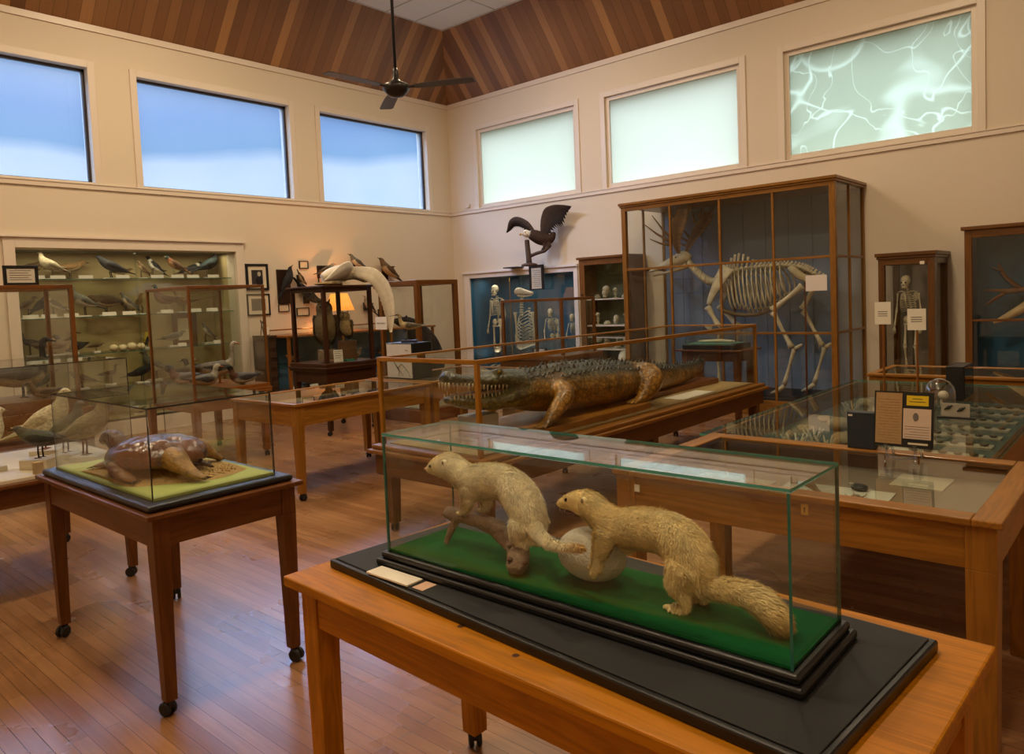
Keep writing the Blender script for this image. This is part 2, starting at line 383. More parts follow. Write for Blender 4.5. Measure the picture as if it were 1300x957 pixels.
# sloped board ceiling around a flat white one
def boards(name, axis):
    m, nt, out = newmat(name); b = N(nt, 'ShaderNodeBsdfPrincipled'); tc = N(nt, 'ShaderNodeTexCoord')
    sp = N(nt, 'ShaderNodeSeparateXYZ'); nt.links.new(tc.outputs['Object'], sp.inputs[0])
    cb = N(nt, 'ShaderNodeCombineXYZ'); nt.links.new(sp.outputs[2], cb.inputs[0]); nt.links.new(sp.outputs[axis], cb.inputs[1])
    mp = N(nt, 'ShaderNodeMapping'); mp.inputs['Location'].default_value = (50, 3.3, 0); nt.links.new(cb.outputs[0], mp.inputs[0])
    def brick(rh, off):
        br = N(nt, 'ShaderNodeTexBrick'); nt.links.new(mp.outputs[0], br.inputs[0])
        br.inputs['Scale'].default_value = 1; br.inputs['Brick Width'].default_value = 400; br.inputs['Row Height'].default_value = rh
        br.inputs['Mortar Size'].default_value = .003; br.inputs['Mortar Smooth'].default_value = .2; br.offset = 0
        return br
    wn = N(nt, 'ShaderNodeTexWhiteNoise', noise_dimensions='1D')
    dv = N(nt, 'ShaderNodeMath', operation='DIVIDE'); dv.inputs[1].default_value = .145
    fl = N(nt, 'ShaderNodeMath', operation='FLOOR'); nt.links.new(sp.outputs[axis], dv.inputs[0]); nt.links.new(dv.outputs[0], fl.inputs[0]); nt.links.new(fl.outputs[0], wn.inputs['W'])
    rp = N(nt, 'ShaderNodeValToRGB'); e = rp.color_ramp.elements
    e[0].position = 0; e[0].color = (*lin('#6b472b'), 1); e[1].position = 1; e[1].color = (*lin('#b5844f'), 1)
    for p, c in ((.3, '#90643d'), (.55, '#7d5534'), (.75, '#9c6f47')): x = e.new(p); x.color = (*lin(c), 1)
    nt.links.new(wn.outputs['Value'], rp.inputs[0])
    m2 = N(nt, 'ShaderNodeMapping'); m2.inputs['Scale'].default_value = (1, 14, 1); nt.links.new(cb.outputs[0], m2.inputs[0])
    no = N(nt, 'ShaderNodeTexNoise'); no.inputs['Scale'].default_value = 3; no.inputs['Detail'].default_value = 4; nt.links.new(m2.outputs[0], no.inputs[0])
    mr = N(nt, 'ShaderNodeMapRange'); mr.inputs['To Min'].default_value = .8; mr.inputs['To Max'].default_value = 1.2; nt.links.new(no.outputs['Fac'], mr.inputs['Value'])
    fr = N(nt, 'ShaderNodeMath', operation='FRACT'); nt.links.new(dv.outputs[0], fr.inputs[0])
    gt = N(nt, 'ShaderNodeMath', operation='GREATER_THAN'); gt.inputs[1].default_value = .035; nt.links.new(fr.outputs[0], gt.inputs[0])
    g2 = N(nt, 'ShaderNodeMapRange'); g2.inputs['To Min'].default_value = .35; nt.links.new(gt.outputs[0], g2.inputs['Value'])
    mu = N(nt, 'ShaderNodeMath', operation='MULTIPLY'); nt.links.new(mr.outputs[0], mu.inputs[0]); nt.links.new(g2.outputs[0], mu.inputs[1])
    vm = N(nt, 'ShaderNodeVectorMath', operation='SCALE'); nt.links.new(rp.outputs[0], vm.inputs[0]); nt.links.new(mu.outputs[0], vm.inputs['Scale'])
    nt.links.new(vm.outputs[0], b.inputs['Base Color']); b.inputs['Roughness'].default_value = .5
    nt.links.new(b.outputs[0], out.inputs[0]); return m
SA, SL = .8, 1.2; ZC = CZ+SA*SL; T = .08
x0, x1, y0, y1 = BX, LX, BY, WY
def slope(a, b, c, d):     # a,b at the wall, c,d at the flat ceiling
    return MB().add([a, b, c, d, *[(p[0], p[1], p[2]+T) for p in (a, b, c, d)]], [(0, 1, 2, 3), (7, 6, 5, 4), (0, 4, 5, 1), (1, 5, 6, 2), (2, 6, 7, 3), (3, 7, 4, 0)])
BXm, BYm = boards('ceiling_boards_x', 0), boards('ceiling_boards_y', 1)
struct('ceiling', slope((x0, y1, CZ), (x1, y1, CZ), (x1-SA, y1-SA, ZC), (x0+SA, y1-SA, ZC)), BXm)
struct('ceiling', slope((x1, y1, CZ), (x1, y0, CZ), (x1-SA, y0+SA, ZC), (x1-SA, y1-SA, ZC)), BYm)
struct('ceiling', slope((x1, y0, CZ), (x0, y0, CZ), (x0+SA, y0+SA, ZC), (x1-SA, y0+SA, ZC)), BXm)
struct('ceiling', slope((x0, y0, CZ), (x0, y1, CZ), (x0+SA, y1-SA, ZC), (x0+SA, y0+SA, ZC)), BYm)
M_ceil = plain('white_ceiling_tile', '#d8d6d2', rough=.8, var=.03)
struct('ceiling', MB().box(x0+SA-.1, y0+SA-.1, ZC, x1-SA+.1, y1-SA+.1, ZC+.1), M_ceil)
mb = MB()
for gx in range(20):
    x = x1-SA-.03-gx*.61*1.0
    if x > x0+SA: mb.box(x-.012, y0+SA, ZC-.006, x+.012, y1-SA, ZC+.001)
for gy in range(20):
    y = y1-SA-.03-gy*.61*2
    if y > y0+SA: mb.box(x0+SA, y-.012, ZC-.006, x1-SA, y+.012, ZC+.001)
struct('trim_8', mb, plain('ceiling_grid_strip', '#b5b2ad', rough=.6))  # plain grey strips along the ceiling tile grid
# trims: chair-rail bands under the windows and the crown strips
mb = MB().box(BX, WY-.025, 3.13, LX-.03, WY, 3.185).box(BX, WY-.035, 3.185, LX-.03, WY, 3.2)
struct('trim_1', mb, M_trim)
struct('trim_2', MB().box(LX-.025, BY, 3.13, LX, WY, 3.185).box(LX-.035, BY, 3.185, LX, WY, 3.2), M_trim)
struct('trim_3', MB().box(BX, WY-.02, CZ-.08, LX-.02, WY, CZ-.001), M_trim)
struct('trim_4', MB().box(LX-.02, BY, CZ-.08, LX, WY, CZ-.001), M_trim)
struct('baseboard_left', MB().box(BX, WY-.02, 0, 2.6, WY, .15).box(5.64, WY-.02, 0, LX-.02, WY, .15), M_trim, .004)
mb = MB()
for a_, b_ in ((BY, -.62), (1.67, 1.93), (2.51, 2.82), (5.67, 5.97), (6.9, 7.2)): mb.box(LX-.02, a_, 0, LX, b_, .15)
struct('baseboard_right', mb, M_trim, .004)
# windows.  Left: bluish film hung inside the reveal.  Right: frosted white-green sheet
def film(name, col, col2, wrinkle, clear=.0):
    m, nt, out = newmat(name); tc = N(nt, 'ShaderNodeTexCoord')
    no = N(nt, 'ShaderNodeTexNoise'); no.inputs['Scale'].default_value = .9; no.inputs['Detail'].default_value = 2; nt.links.new(tc.outputs['Object'], no.inputs[0])
    mx = N(nt, 'ShaderNodeMix', data_type='RGBA'); mx.inputs['A'].default_value = (*lin(col), 1); mx.inputs['B'].default_value = (*lin(col2), 1)
    nt.links.new(no.outputs['Fac'], mx.inputs['Factor']); c = mx.outputs['Result']
    if wrinkle:
        acc = None
        for sc_, wd, seed_ in ((.95, .020, 3.1), (1.5, .014, 9.7), (.8, .07, 21.3)):
            mp_ = N(nt, 'ShaderNodeMapping'); mp_.inputs['Location'].default_value = (seed_, seed_*2, seed_); nt.links.new(tc.outputs['Object'], mp_.inputs[0])
            nn = N(nt, 'ShaderNodeTexNoise'); nn.inputs['Scale'].default_value = sc_; nn.inputs['Detail'].default_value = 1.5; nn.inputs['Distortion'].default_value = 1.2; nt.links.new(mp_.outputs[0], nn.inputs[0])
            sb = N(nt, 'ShaderNodeMath', operation='SUBTRACT'); sb.inputs[1].default_value = .5; nt.links.new(nn.outputs['Fac'], sb.inputs[0])
            ab = N(nt, 'ShaderNodeMath', operation='ABSOLUTE'); nt.links.new(sb.outputs[0], ab.inputs[0])
            mr_ = N(nt, 'ShaderNodeMapRange', interpolation_type='SMOOTHSTEP'); mr_.inputs['From Max'].default_value = wd; mr_.inputs['To Min'].default_value = .5 if wd < .04 else .4; mr_.inputs['To Max'].default_value = 0; nt.links.new(ab.outputs[0], mr_.inputs['Value'])
            if acc is None: acc = mr_.outputs[0]
            else:
                mx_ = N(nt, 'ShaderNodeMath', operation='MAXIMUM'); nt.links.new(acc, mx_.inputs[0]); nt.links.new(mr_.outputs[0], mx_.inputs[1]); acc = mx_.outputs[0]
        m6 = N(nt, 'ShaderNodeMix', data_type='RGBA'); m6.inputs['B'].default_value = (*lin('#e2e6d4'), 1)
        nt.links.new(acc, m6.inputs['Factor']); nt.links.new(c, m6.inputs['A']); c = m6.outputs['Result']
    t = N(nt, 'ShaderNodeBsdfTranslucent'); nt.links.new(c, t.inputs[0])
    tr = N(nt, 'ShaderNodeBsdfTransparent'); nt.links.new(c, tr.inputs[0])
    ms = N(nt, 'ShaderNodeMixShader'); ms.inputs[0].default_value = clear
    nt.links.new(t.outputs[0], ms.inputs[1]); nt.links.new(tr.outputs[0], ms.inputs[2])
    g = N(nt, 'ShaderNodeBsdfGlossy'); g.inputs['Roughness'].default_value = .5
    m7 = N(nt, 'ShaderNodeMixShader'); m7.inputs[0].default_value = .04
    nt.links.new(ms.outputs[0], m7.inputs[1]); nt.links.new(g.outputs[0], m7.inputs[2]); nt.links.new(m7.outputs[0], out.inputs[0]); return m
M_film_l = film('clear_blue_film', '#eef5ff', '#e4effc', False, .95)
M_film_r = film('frosted_green_white_sheet', '#cac8b4', '#cfccba', False, .02)
M_film_w = film('wrinkled_green_sheet', '#aeb09c', '#c0c0a8', True, .02)
M_frame_d = plain('dark_window_frame', '#3a3538', rough=.4)
for i, (a, b_) in enumerate(LW):
    mb = MB(); z0_, z1_ = LZ; c = .085
    for X0, Z0, X1, Z1 in ((a-c, z0_-.02, a, z1_+c), (b_, z0_-.02, b_+c, z1_+c), (a, z1_, b_, z1_+c)): mb.box(X0, WY-.02, Z0, X1, WY, Z1)
    w = struct(f'window_{i+1}', mb, M_trim, .004)
    mb = MB()
    for X0, Z0, X1, Z1 in ((a, z0_, a+.035, z1_), (b_-.035, z0_, b_, z1_), (a, z1_-.035, b_, z1_), (a, z0_, b_, z0_+.02)): mb.box(X0, WY+.09, Z0, X1, WY+.13, Z1)
    part('window_frame', mb, M_frame_d, w)
    part('window_film', MB().box(a+.03, WY+.11, z0_+.015, b_-.03, WY+.114, z1_-.03), M_film_l, w)
    part('window_glass', MB().pane(a, WY+.19, z0_, b_, WY+.196, z1_), [M_glass, M_edge_teal], w)
for i, (a, b_) in enumerate(RW):
    mb = MB(); z0_, z1_ = RZ; c = .085
    for Y0, Z0, Y1, Z1 in ((a-c, z0_-.01, a, z1_+c), (b_, z0_-.01, b_+c, z1_+c), (a, z1_, b_, z1_+c)): mb.box(LX-.02, Y0, Z0, LX, Y1, Z1)
    w = struct(f'window_{i+4}', mb, M_trim, .004)
    mb = MB()
    for Y0, Z0, Y1, Z1 in ((a, z0_, a+.06, z1_), (b_-.06, z0_, b_, z1_), (a+.06, z1_-.06, b_-.06, z1_), (a+.06, z0_, b_-.06, z0_+.06)): mb.box(LX+.03, Y0, Z0, LX+.09, Y1, Z1)
    part('window_sash', mb, M_trim, w, .003)
    part('window_sheet', MB().box(LX+.055, a+.06, z0_+.06, LX+.059, b_-.06, z1_-.06), M_film_w if i == 2 else M_film_r, w)
# the small thermostat box by the corner
solo('wall_sensor', MB().box(LX-.04, 9.60, 3.24, LX, 9.68, 3.31), M_trim, 'small cream plastic box on the right wall beside the corner', 'wall box', (LX, 9.64, 3.27), bevel=.006)

# ------------------------------------------------------------------ furniture makers
def caster(root_leg, cx, cy, h, rz=.6):
    mb = MB()
    a = rz; r = .028
    for s_ in (-1, 1):
        w = MB()
        prof = [(0.004, -.009), (r*.8, -.009), (r, -.005), (r, .005), (r*.8, .009), (.004, .009)]
        w.lathe((0, 0, 0), prof, 16); w.place((0, s_*.014, 0), rx=PI/2)
        mb.join(w)
    mb.box(-.008, -.006, 0, .012, .006, r+.006)
    mb.place((cx+.012*math.cos(a), cy+.012*math.sin(a), r), rz=a)
    cap = MB().lathe((cx, cy, r+.004), [(.014, 0), (.016, .012), (.012, h-r-.004)], 12); mb.join(cap)
    return part('caster', mb, M_rubber, root_leg)
def wood_table(root, x0, x1, y0, y1, zt, col, top_t=.022, over=.03, apron=.12, leg=.035, foot=.024, legin=.0, cast=True, topmb=None, edge=.004):
    gx = x1-x0 >= y1-y0
    if topmb is None: part('tabletop', MB().box(x0, y0, zt-top_t, x1, y1, zt), wood(col, 'X' if gx else 'Y'), root, edge)
    a, b_, c, d = x0+over, x1-over, y0+over, y1-over; z1_ = zt-top_t; z0_ = z1_-apron; t = .022
    for X0, Y0, X1, Y1, ax in ((a+2*leg, c+.006, b_-2*leg, c+.006+t, 'X'), (a+2*leg, d-.006-t, b_-2*leg, d-.006, 'X'), (a+.006, c+2*leg, a+.006+t, d-2*leg, 'Y'), (b_-.006-t, c+2*leg, b_-.006, d-2*leg, 'Y')):
        part('apron', MB().box(X0, Y0, z0_, X1, Y1, z1_), wood(col, ax), root, .002)
    hc = .062 if cast else 0
    for i, (cx, cy) in enumerate(((a+leg, c+leg), (b_-leg, c+leg), (b_-leg, d-leg), (a+leg, d-leg))):
        mb = MB().taper(cx, cy, hc, z0_, foot, leg); mb.box(cx-leg, cy-leg, z0_, cx+leg, cy+leg, z1_)
        l = part('leg', mb, wood(col, 'Z'), root, .002)
        if cast: caster(l, cx, cy, hc, rz=rnd.uniform(0, 6.28))
def glass_box(root, x0, x1, y0, y1, z0_, z1_, t=.005, edge=M_edge_teal, top_edge=None, lift=0):
    E_ = [M_glass, edge]
    part('glass_panel', MB().pane(x0, y0, z0_, x1, y0+t, z1_), E_, root)
    part('glass_panel', MB().pane(x0, y1-t, z0_, x1, y1, z1_), E_, root)
    part('glass_panel', MB().pane(x0, y0+t, z0_, x0+t, y1-t, z1_), E_, root)
    part('glass_panel', MB().pane(x1-t, y0+t, z0_, x1, y1-t, z1_), E_, root)
    lid = MB().pane(x0, y0, z1_, x1, y1, z1_+t); lid.v = [(p[0], p[1], p[2]+lift*(x1-p[0])/(x1-x0)) for p in lid.v]   # the lid sits a hair high along its front edge
    part('glass_lid', lid, [M_glass, top_edge or edge], root)
def frame_case(root, x0, x1, y0, y1, z0_, z1_, col, w=.03, top=True, extra=(), wt=None, glass=True):
    """wood framed glass case: posts, rails and a pane in each side"""
    wt = wt or w
    for cx, cy in ((x0, y0), (x1-w, y0), (x1-w, y1-w), (x0, y1-w)):
        part('post', MB().box(cx, cy, z0_, cx+w, cy+w, z1_-wt), wood(col, 'Z'), root, .003)
    for X0, Y0, X1, Y1, ax in ((x0, y0, x1, y0+w, 'X'), (x0, y1-w, x1, y1, 'X'), (x0, y0+w, x0+w, y1-w, 'Y'), (x1-w, y0+w, x1, y1-w, 'Y')):
        part('top_rail', MB().box(X0, Y0, z1_-wt, X1, Y1, z1_), wood(col, ax), root, .003)
    g = .004; m_ = w*.5
    if glass:
        for A in ((x0+w, y0+m_, z0_, x1-w, y0+m_+g, z1_-wt), (x0+w, y1-m_-g, z0_, x1-w, y1-m_, z1_-wt), (x0+m_, y0+w, z0_, x0+m_+g, y1-w, z1_-wt), (x1-m_-g, y0+w, z0_, x1-m_, y1-w, z1_-wt)):
            part('glass_panel', MB().pane(*A), [M_glass, M_edge_teal], root)
        if top: part('glass_top', MB().pane(x0+w, y0+w, z1_-.012, x1-w, y1-w, z1_-.007), [M_glass, M_edge_teal], root)
def glass_top_table(root, x0, x1, y0, y1, zt, col, fw=.07, depth=.1, apron=.15, liner=None, **kw):
    t = .024
    for X0, Y0, X1, Y1, ax in ((x0, y0, x1, y0+fw, 'X'), (x0, y1-fw, x1, y1, 'X'), (x0, y0+fw, x0+fw, y1-fw, 'Y'), (x1-fw, y0+fw, x1, y1-fw, 'Y')):
        part('lid_frame', MB().box(X0, Y0, zt-t, X1, Y1, zt), wood(col, ax), root, .005)
    part('glass_top', MB().pane(x0+fw, y0+fw, zt-.012, x1-fw, y1-fw, zt-.006), [M_glass_top, M_edge_teal], root)
    part('tray', MB().box(x0+.05, y0+.05, zt-depth-.015, x1-.05, y1-.05, zt-depth), liner or plain('tray_liner', '#9a7a5c', rough=.8), root)
    wood_table(root, x0, x1, y0, y1, zt, col, top_t=t, apron=apron, topmb=True, over=.015, **kw)
# ------------------------------------------------------------------ birds
def bird_mb(kind, c, legs=True, n=12):
    """unit-scale bird facing +x, feet at z=0.  c: back belly wing head beak tail leg [neck]"""
    L = {k: lin(v) for k, v in c.items()}
    g = lambda k, d='back': L.get(k, L[d])
    T = {
     'perch': [(-.62, .10, .05, .012, 't'), (-.45, .22, .07, .03, 't'), (-.28, .34, .10, .08, 'b'), (-.10, .45, .15, .15, 'b'), (.06, .56, .16, .17, 'b'), (.18, .67, .13, .14, 'b'), (.25, .78, .085, .09, 'n'), (.30, .86, .078, .08, 'h'), (.36, .89, .06, .06, 'h'), (.41, .885, .022, .022, 'k'), (.47, .875, .004, .004, 'k')],
     'pigeon': [(-.72, .20, .07, .012, 't'), (-.5, .28, .09, .03, 't'), (-.3, .36, .14, .10, 'b'), (-.1, .45, .19, .18, 'b'), (.1, .54, .19, .20, 'b'), (.22, .66, .15, .16, 'n'), (.27, .79, .09, .10, 'n'), (.29, .90, .07, .075, 'h'), (.34, .955, .065, .065, 'h'), (.40, .95, .035, .035, 'h'), (.44, .94, .014, .014, 'k'), (.49, .925, .004, .004, 'k')],
     'low': [(-.75, .30, .06, .012, 't'), (-.5, .31, .08, .03, 't'), (-.28, .33, .12, .10, 'b'), (-.05, .36, .16, .15, 'b'), (.15, .40, .14, .14, 'b'), (.30, .47, .09, .10, 'n'), (.38, .53, .07, .075, 'h'), (.45, .54, .05, .05, 'h'), (.50, .53, .02, .02, 'k'), (.60, .52, .004, .004, 'k')],
     'duck': [(-.58, .30, .05, .012, 't'), (-.48, .27, .10, .05, 't'), (-.30, .22, .18, .13, 'b'), (-.05, .20, .22, .17, 'b'), (.18, .22, .19, .17, 'b'), (.32, .32, .11, .12, 'n'), (.36, .44, .075, .08, 'n'), (.40, .54, .08, .085, 'h'), (.48, .57, .07, .06, 'h'), (.54, .54, .04, .022, 'k'), (.64, .52, .035, .010, 'k'), (.67, .52, .01, .004, 'k')],
     'goose': [(-.68, .50, .04, .012, 't'), (-.55, .47, .11, .06, 't'), (-.30, .42, .19, .16, 'b'), (0, .40, .22, .20, 'b'), (.25, .44, .18, .19, 'b'), (.36, .56, .10, .11, 'n'), (.40, .72, .055, .06, 'n'), (.40, .90, .045, .05, 'n'), (.42, 1.02, .055, .06, 'h'), (.49, 1.06, .055, .05, 'h'), (.55, 1.04, .03, .022, 'k'), (.63, 1.02, .02, .01, 'k'), (.65, 1.02, .006, .004, 'k')],
     'wader': [(-.52, .42, .04, .010, 't'), (-.36, .42, .06, .04, 't'), (-.18, .42, .10, .09, 'b'), (.02, .43, .13, .12, 'b'), (.18, .48, .10, .10, 'n'), (.25, .60, .05, .055, 'n'), (.27, .74, .045, .05, 'h'), (.32, .79, .045, .045, 'h'), (.38, .78, .012, .012, 'k'), (.50, .765, .008, .008, 'k'), (.62, .75, .003, .003, 'k')],
     'pheasant': [(-1.6, .62, .012, .006, 't'), (-1.1, .54, .035, .012, 't'), (-.6, .46, .07, .03, 't'), (-.35, .42, .12, .10, 'b'), (-.1, .40, .17, .16, 'b'), (.12, .48, .15, .16, 'b'), (.22, .62, .09, .10, 'n'), (.24, .78, .055, .06, 'h'), (.28, .86, .055, .055, 'h'), (.34, .86, .025, .025, 'k'), (.40, .84, .004, .004, 'k')],
     'owl': [(-.18, .05, .06, .02, 't'), (-.14, .16, .12, .08, 't'), (-.06, .32, .21, .18, 'b'), (0, .50, .24, .21, 'b'), (.02, .68, .22, .19, 'b'), (.03, .80, .17, .15, 'n'), (.04, .90, .18, .15, 'h'), (.05, 1.0, .15, .12, 'h'), (.05, 1.06, .07, .05, 'h')],
    }[kind]
    st = smooth_st([(x, 0, z, w, h) for x, z, w, h, _ in T], 3); ks = [t[4] for t in T]
    def cf(i, a):
        k = ks[min(len(ks)-1, (i+1)//3)]
        if k == 't': return g('tail')
        if k == 'k': return g('beak')
        if k == 'h': return g('head')
        if k == 'n': return g('neck', 'head') if 'neck' in L else g('head')
        return g('back') if math.sin(a) > -.15 else g('belly')
    mb = MB(); mb.loft(st, n, cols=cf)
    if kind == 'owl':
        mb.c = g('head')
        for s_ in (-1, 1): mb.loft([(.05, s_*.09, 1.0, .035), (.04, s_*.12, 1.08, .018), (.03, s_*.13, 1.12, .004)], 7)
        mb.c = g('belly')
        for s_ in (-1, 1): mb.ell((.19, s_*.065, .93), (.02, .06, .06), 12, 8)
        mb.c = (.01, .01, .01)
        for s_ in (-1, 1): mb.ell((.205, s_*.06, .94), (.014, .024, .024), 10, 7)
        mb.c = g('beak'); mb.loft([(.19, 0, .91, .02), (.235, 0, .87, .014), (.23, 0, .83, .003)], 7)
    # folded wings
    bi = [i for i, t in enumerate(T) if t[4] == 'b']; a, b = T[bi[0]], T[bi[-1]]; mid = T[bi[len(bi)//2]]
    mb.c = g('wing')
    for s_ in (-1, 1):
        if kind == 'owl': w = [(-.20, s_*.10, .10, .02, .03), (-.10, s_*.19, .3, .03, .10), (-.02, s_*.23, .55, .035, .12), (.02, s_*.2, .75, .03, .06)]
        else: w = [(a[0]-.22, s_*a[2]*.45, a[1]+.04, .010, .012), (a[0], s_*a[2]*.9, a[1]+.03, .02, .05), (mid[0], s_*mid[2]*.93, mid[1]+.03, .025, .09), (b[0]-.02, s_*b[2]*.92, b[1]+.0, .02, .06), (b[0]+.05, s_*b[2]*.8, b[1], .008, .02)]
        mb.loft(smooth_st(w, 2), 8)
    if legs:
        mb.c = g('leg', 'beak') if 'leg' in L else g('beak')
        zb = mid[1]-mid[3]*.6
        for s_ in (-1, 1):
            y = s_*.06; x = mid[0]+.04
            mb.tube([(x, y, zb), (x+.01, y, zb*.45), (x, y, .012)], .014, 6)
            for dx, dy in ((.09, 0), (.07, .035), (.07, -.035), (-.05, 0)): mb.tube([(x, y, .014), (x+dx, y+dy, .006)], .009, 5, .004)
    return mb
PAL = dict(
 brown=dict(back='#6a5138', belly='#b39b76', wing='#54402c', head='#6d543a', beak='#2a241e', tail='#4a3828'),
 dark=dict(back='#2b2a2c', belly='#39373a', wing='#1f1f22', head='#262528', beak='#1b1a19', tail='#1d1c1f'),
 grey=dict(back='#77736a', belly='#c4bba6', wing='#5d5a53', head='#6f6b62', beak='#2c2825', tail='#4b4843'),
 tan=dict(back='#a3967c', belly='#b5a98e', wing='#8b7e64', head='#9d9076', beak='#6a5a40', tail='#8a7d62'),
 pale=dict(back='#cdbf9f', belly='#dfd3b7', wing='#b6a685', head='#cbbd9c', beak='#8a7350', tail='#bfb08d'),
 buff=dict(back='#8d7350', belly='#ae9a74', wing='#8f6c44', head='#a27c50', beak='#4a3a28', tail='#7f6040'),
 pied=dict(back='#24262a', belly='#e0d9c8', wing='#303338', head='#1d1e20', beak='#141414', tail='#222326', neck='#e2dccb'),
 teal=dict(back='#22302f', belly='#2a3030', wing='#1c2627', head='#1a2223', beak='#1b1b1b', tail='#16262b'),
 rufous=dict(back='#5a3b28', belly='#84603f', wing='#4a3222', head='#26352f', beak='#8d8260', tail='#8a6640', neck='#6b3a22'),
 drake=dict(back='#5e5a55', belly='#b9b2a2', wing='#3c3b3c', head='#1d2623', beak='#3b3a2e', tail='#2c2b2b', neck='#5a3524'),
 mottle=dict(back='#6b6254', belly='#a89a80', wing='#39342f', head='#a79b86', beak='#b0622c', tail='#4b443b', neck='#8c8270'),
 owlc=dict(back='#6b5535', belly='#b39a6a', wing='#4d3c26', head='#85704a', beak='#2b241c', tail='#4a3a26'),
 yellow=dict(back='#c0a335', belly='#dcc650', wing='#202020', head='#c9ac3a', beak='#222', tail='#222222'),
)
PAL['yellow']['beak'] = '#222222'
def bird(kind, pal, loc, sc, rz, label, group=None, name='mounted_bird', cat='bird', stand=None, eye=False, tilt=0):
    t = thing(name, label, cat, loc, rz, group)
    base = stand[0] if stand else 0
    mb = bird_mb(kind, PAL[pal] if isinstance(pal, str) else pal); mb.xf(Matrix.Scale(sc, 4))
    if tilt: mb.v = [tuple(V((0, 0, .3*sc))+Matrix.Rotation(-tilt*min(1, max(0, (p[2]/sc-.08)/.12)), 3, 'Y') @ (V(p)-V((0, 0, .3*sc)))) for p in mb.v]
    mb.place((loc[0], loc[1], loc[2]+base)); part('body', mb, M_plume, t, smooth=True)
    if stand:
        h, w, d, mat = stand
        part('stand', MB().box(loc[0]-w/2, loc[1]-d/2, loc[2], loc[0]+w/2, loc[1]+d/2, loc[2]+base), mat, t, .002)
    if eye:
        hx, hz = {'pigeon': (.335, .965), 'goose': (.47, 1.07), 'perch': (.34, .9), 'duck': (.47, .59), 'wader': (.315, .80)}.get(kind, (.3, .8))
        for s_ in (-1, 1): part('eye', MB().ell((loc[0]+hx*sc, loc[1]+s_*.058*sc, loc[2]+base+hz*sc), (.011*sc,)*3, 8, 6), M_eye, t, smooth=True)
    return t
def card(name, loc, w, h, rz=0, label='', group=None, tilt=.25, lines=0, mat=None, cat='label card'):
    """a stood-up card on a small wedge"""
    mb = MB().box(-w/2, -.002, 0, w/2, .002, h); mb.place((0, 0, .002), rx=-tilt)
    t = thing(name, label, cat, loc, rz, group)
    mb.xf(Matrix.Translation(V(loc))); part('card_face', mb, mat or M_white, t)
    wd = MB().add([(-w*.3, 0, 0), (w*.3, 0, 0), (w*.3, h*.5, 0), (-w*.3, h*.5, 0), (-w*.3, .004+h*.12, h*.45), (w*.3, .004+h*.12, h*.45)], [(3, 2, 1, 0), (0, 1, 5, 4), (2, 3, 4, 5), (1, 2, 5), (3, 0, 4)])
    wd.xf(Matrix.Translation(V(loc))); part('card_foot', wd, wood(W_PALE, 'X'), t)
    if lines:
        l = MB()
        for k in range(lines):
            q = MB().box(-w*.4, -.0035, h*(.85-.7*k/max(1, lines)), w*(.4-.15*(k % 2)), -.0024, h*(.85-.7*k/max(1, lines))+h*.03); l.join(q)
        l.place((0, 0, .002), rx=-tilt); l.xf(Matrix.Translation(V(loc))); part('printed_lines', l, M_ink, t)
    return t
def text(s, size, loc, rot, mat, parent, font_align='CENTER'):
    cu = bpy.data.curves.new('lettering', 'FONT'); cu.body = s; cu.size = size; cu.align_x = font_align; cu.align_y = 'CENTER'; cu.extrude = .0004
    to = bpy.data.objects.new('t', cu); COL.objects.link(to); me = bpy.data.meshes.new_from_object(to); bpy.data.objects.remove(to); o = bpy.data.objects.new('lettering', me); COL.objects.link(o); me.materials.clear(); me.materials.append(mat)
    o.location = V(loc)-ORG[parent]; o.rotation_euler = rot; o.parent = parent; return o

# ------------------------------------------------------------------ built-in bird case, left wall
X0, X1 = 2.75, 5.49; D = .5; YB = WY+.25+D
t = thing('built_in_display_case', 'long white-framed display case of mounted birds set into the left wall', 'display case', (4.1, WY, 0))
M_in = plain('case_interior_cream', '#bda878', rough=.7, var=.05, scale=2)
M_soffit = plain('case_soffit_grey_green', '#6d7060', rough=.7)
mb = MB()
c = .12
for A in ((X0-c, 0, X0, 2.39+c), (X1, 0, X1+c, 2.39+c), (X0, 2.39, X1, 2.39+c)): mb.box(A[0], WY-.03, A[1], A[2], WY, A[3])
mb.box(X0, WY-.03, 0, X1, WY, .2); mb.box(X0-c-.03, WY-.06, 2.39+c, X1+c+.03, WY, 2.39+c+.03)
part('case_frame', mb, M_trim, t, .004)
mb = MB().box(X0, YB, .17, X1, YB+.02, 2.42); part('back_panel', mb, M_in, t)
part('case_floor', MB().box(X0, WY, .17, X1, YB, .2), M_in, t); part('case_soffit', MB().box(X0, WY+.25, 2.39, X1, YB, 2.41), M_soffit, t)
for xx in (X0-.02, X1): part('side_panel', MB().box(xx, WY+.25, .17, xx+.02, YB, 2.41), M_in, t)
SH = [2.03, 1.55, 1.08, .62]
for z in SH: part('glass_shelf', MB().pane(X0, WY+.14, z-.008, X1, YB, z), [glass_mat('shelf_glass', (.86, .9, .84)), M_edge_teal], t)
for a, b_ in ((X0, 4.13), (4.11, X1)): part('sliding_glass', MB().pane(a, WY+.04+(.012 if a < 3 else 0), .2, b_, WY+.045+(.012 if a < 3 else 0), 2.39), [M_glass, M_edge_teal], t)
YR = WY+.42
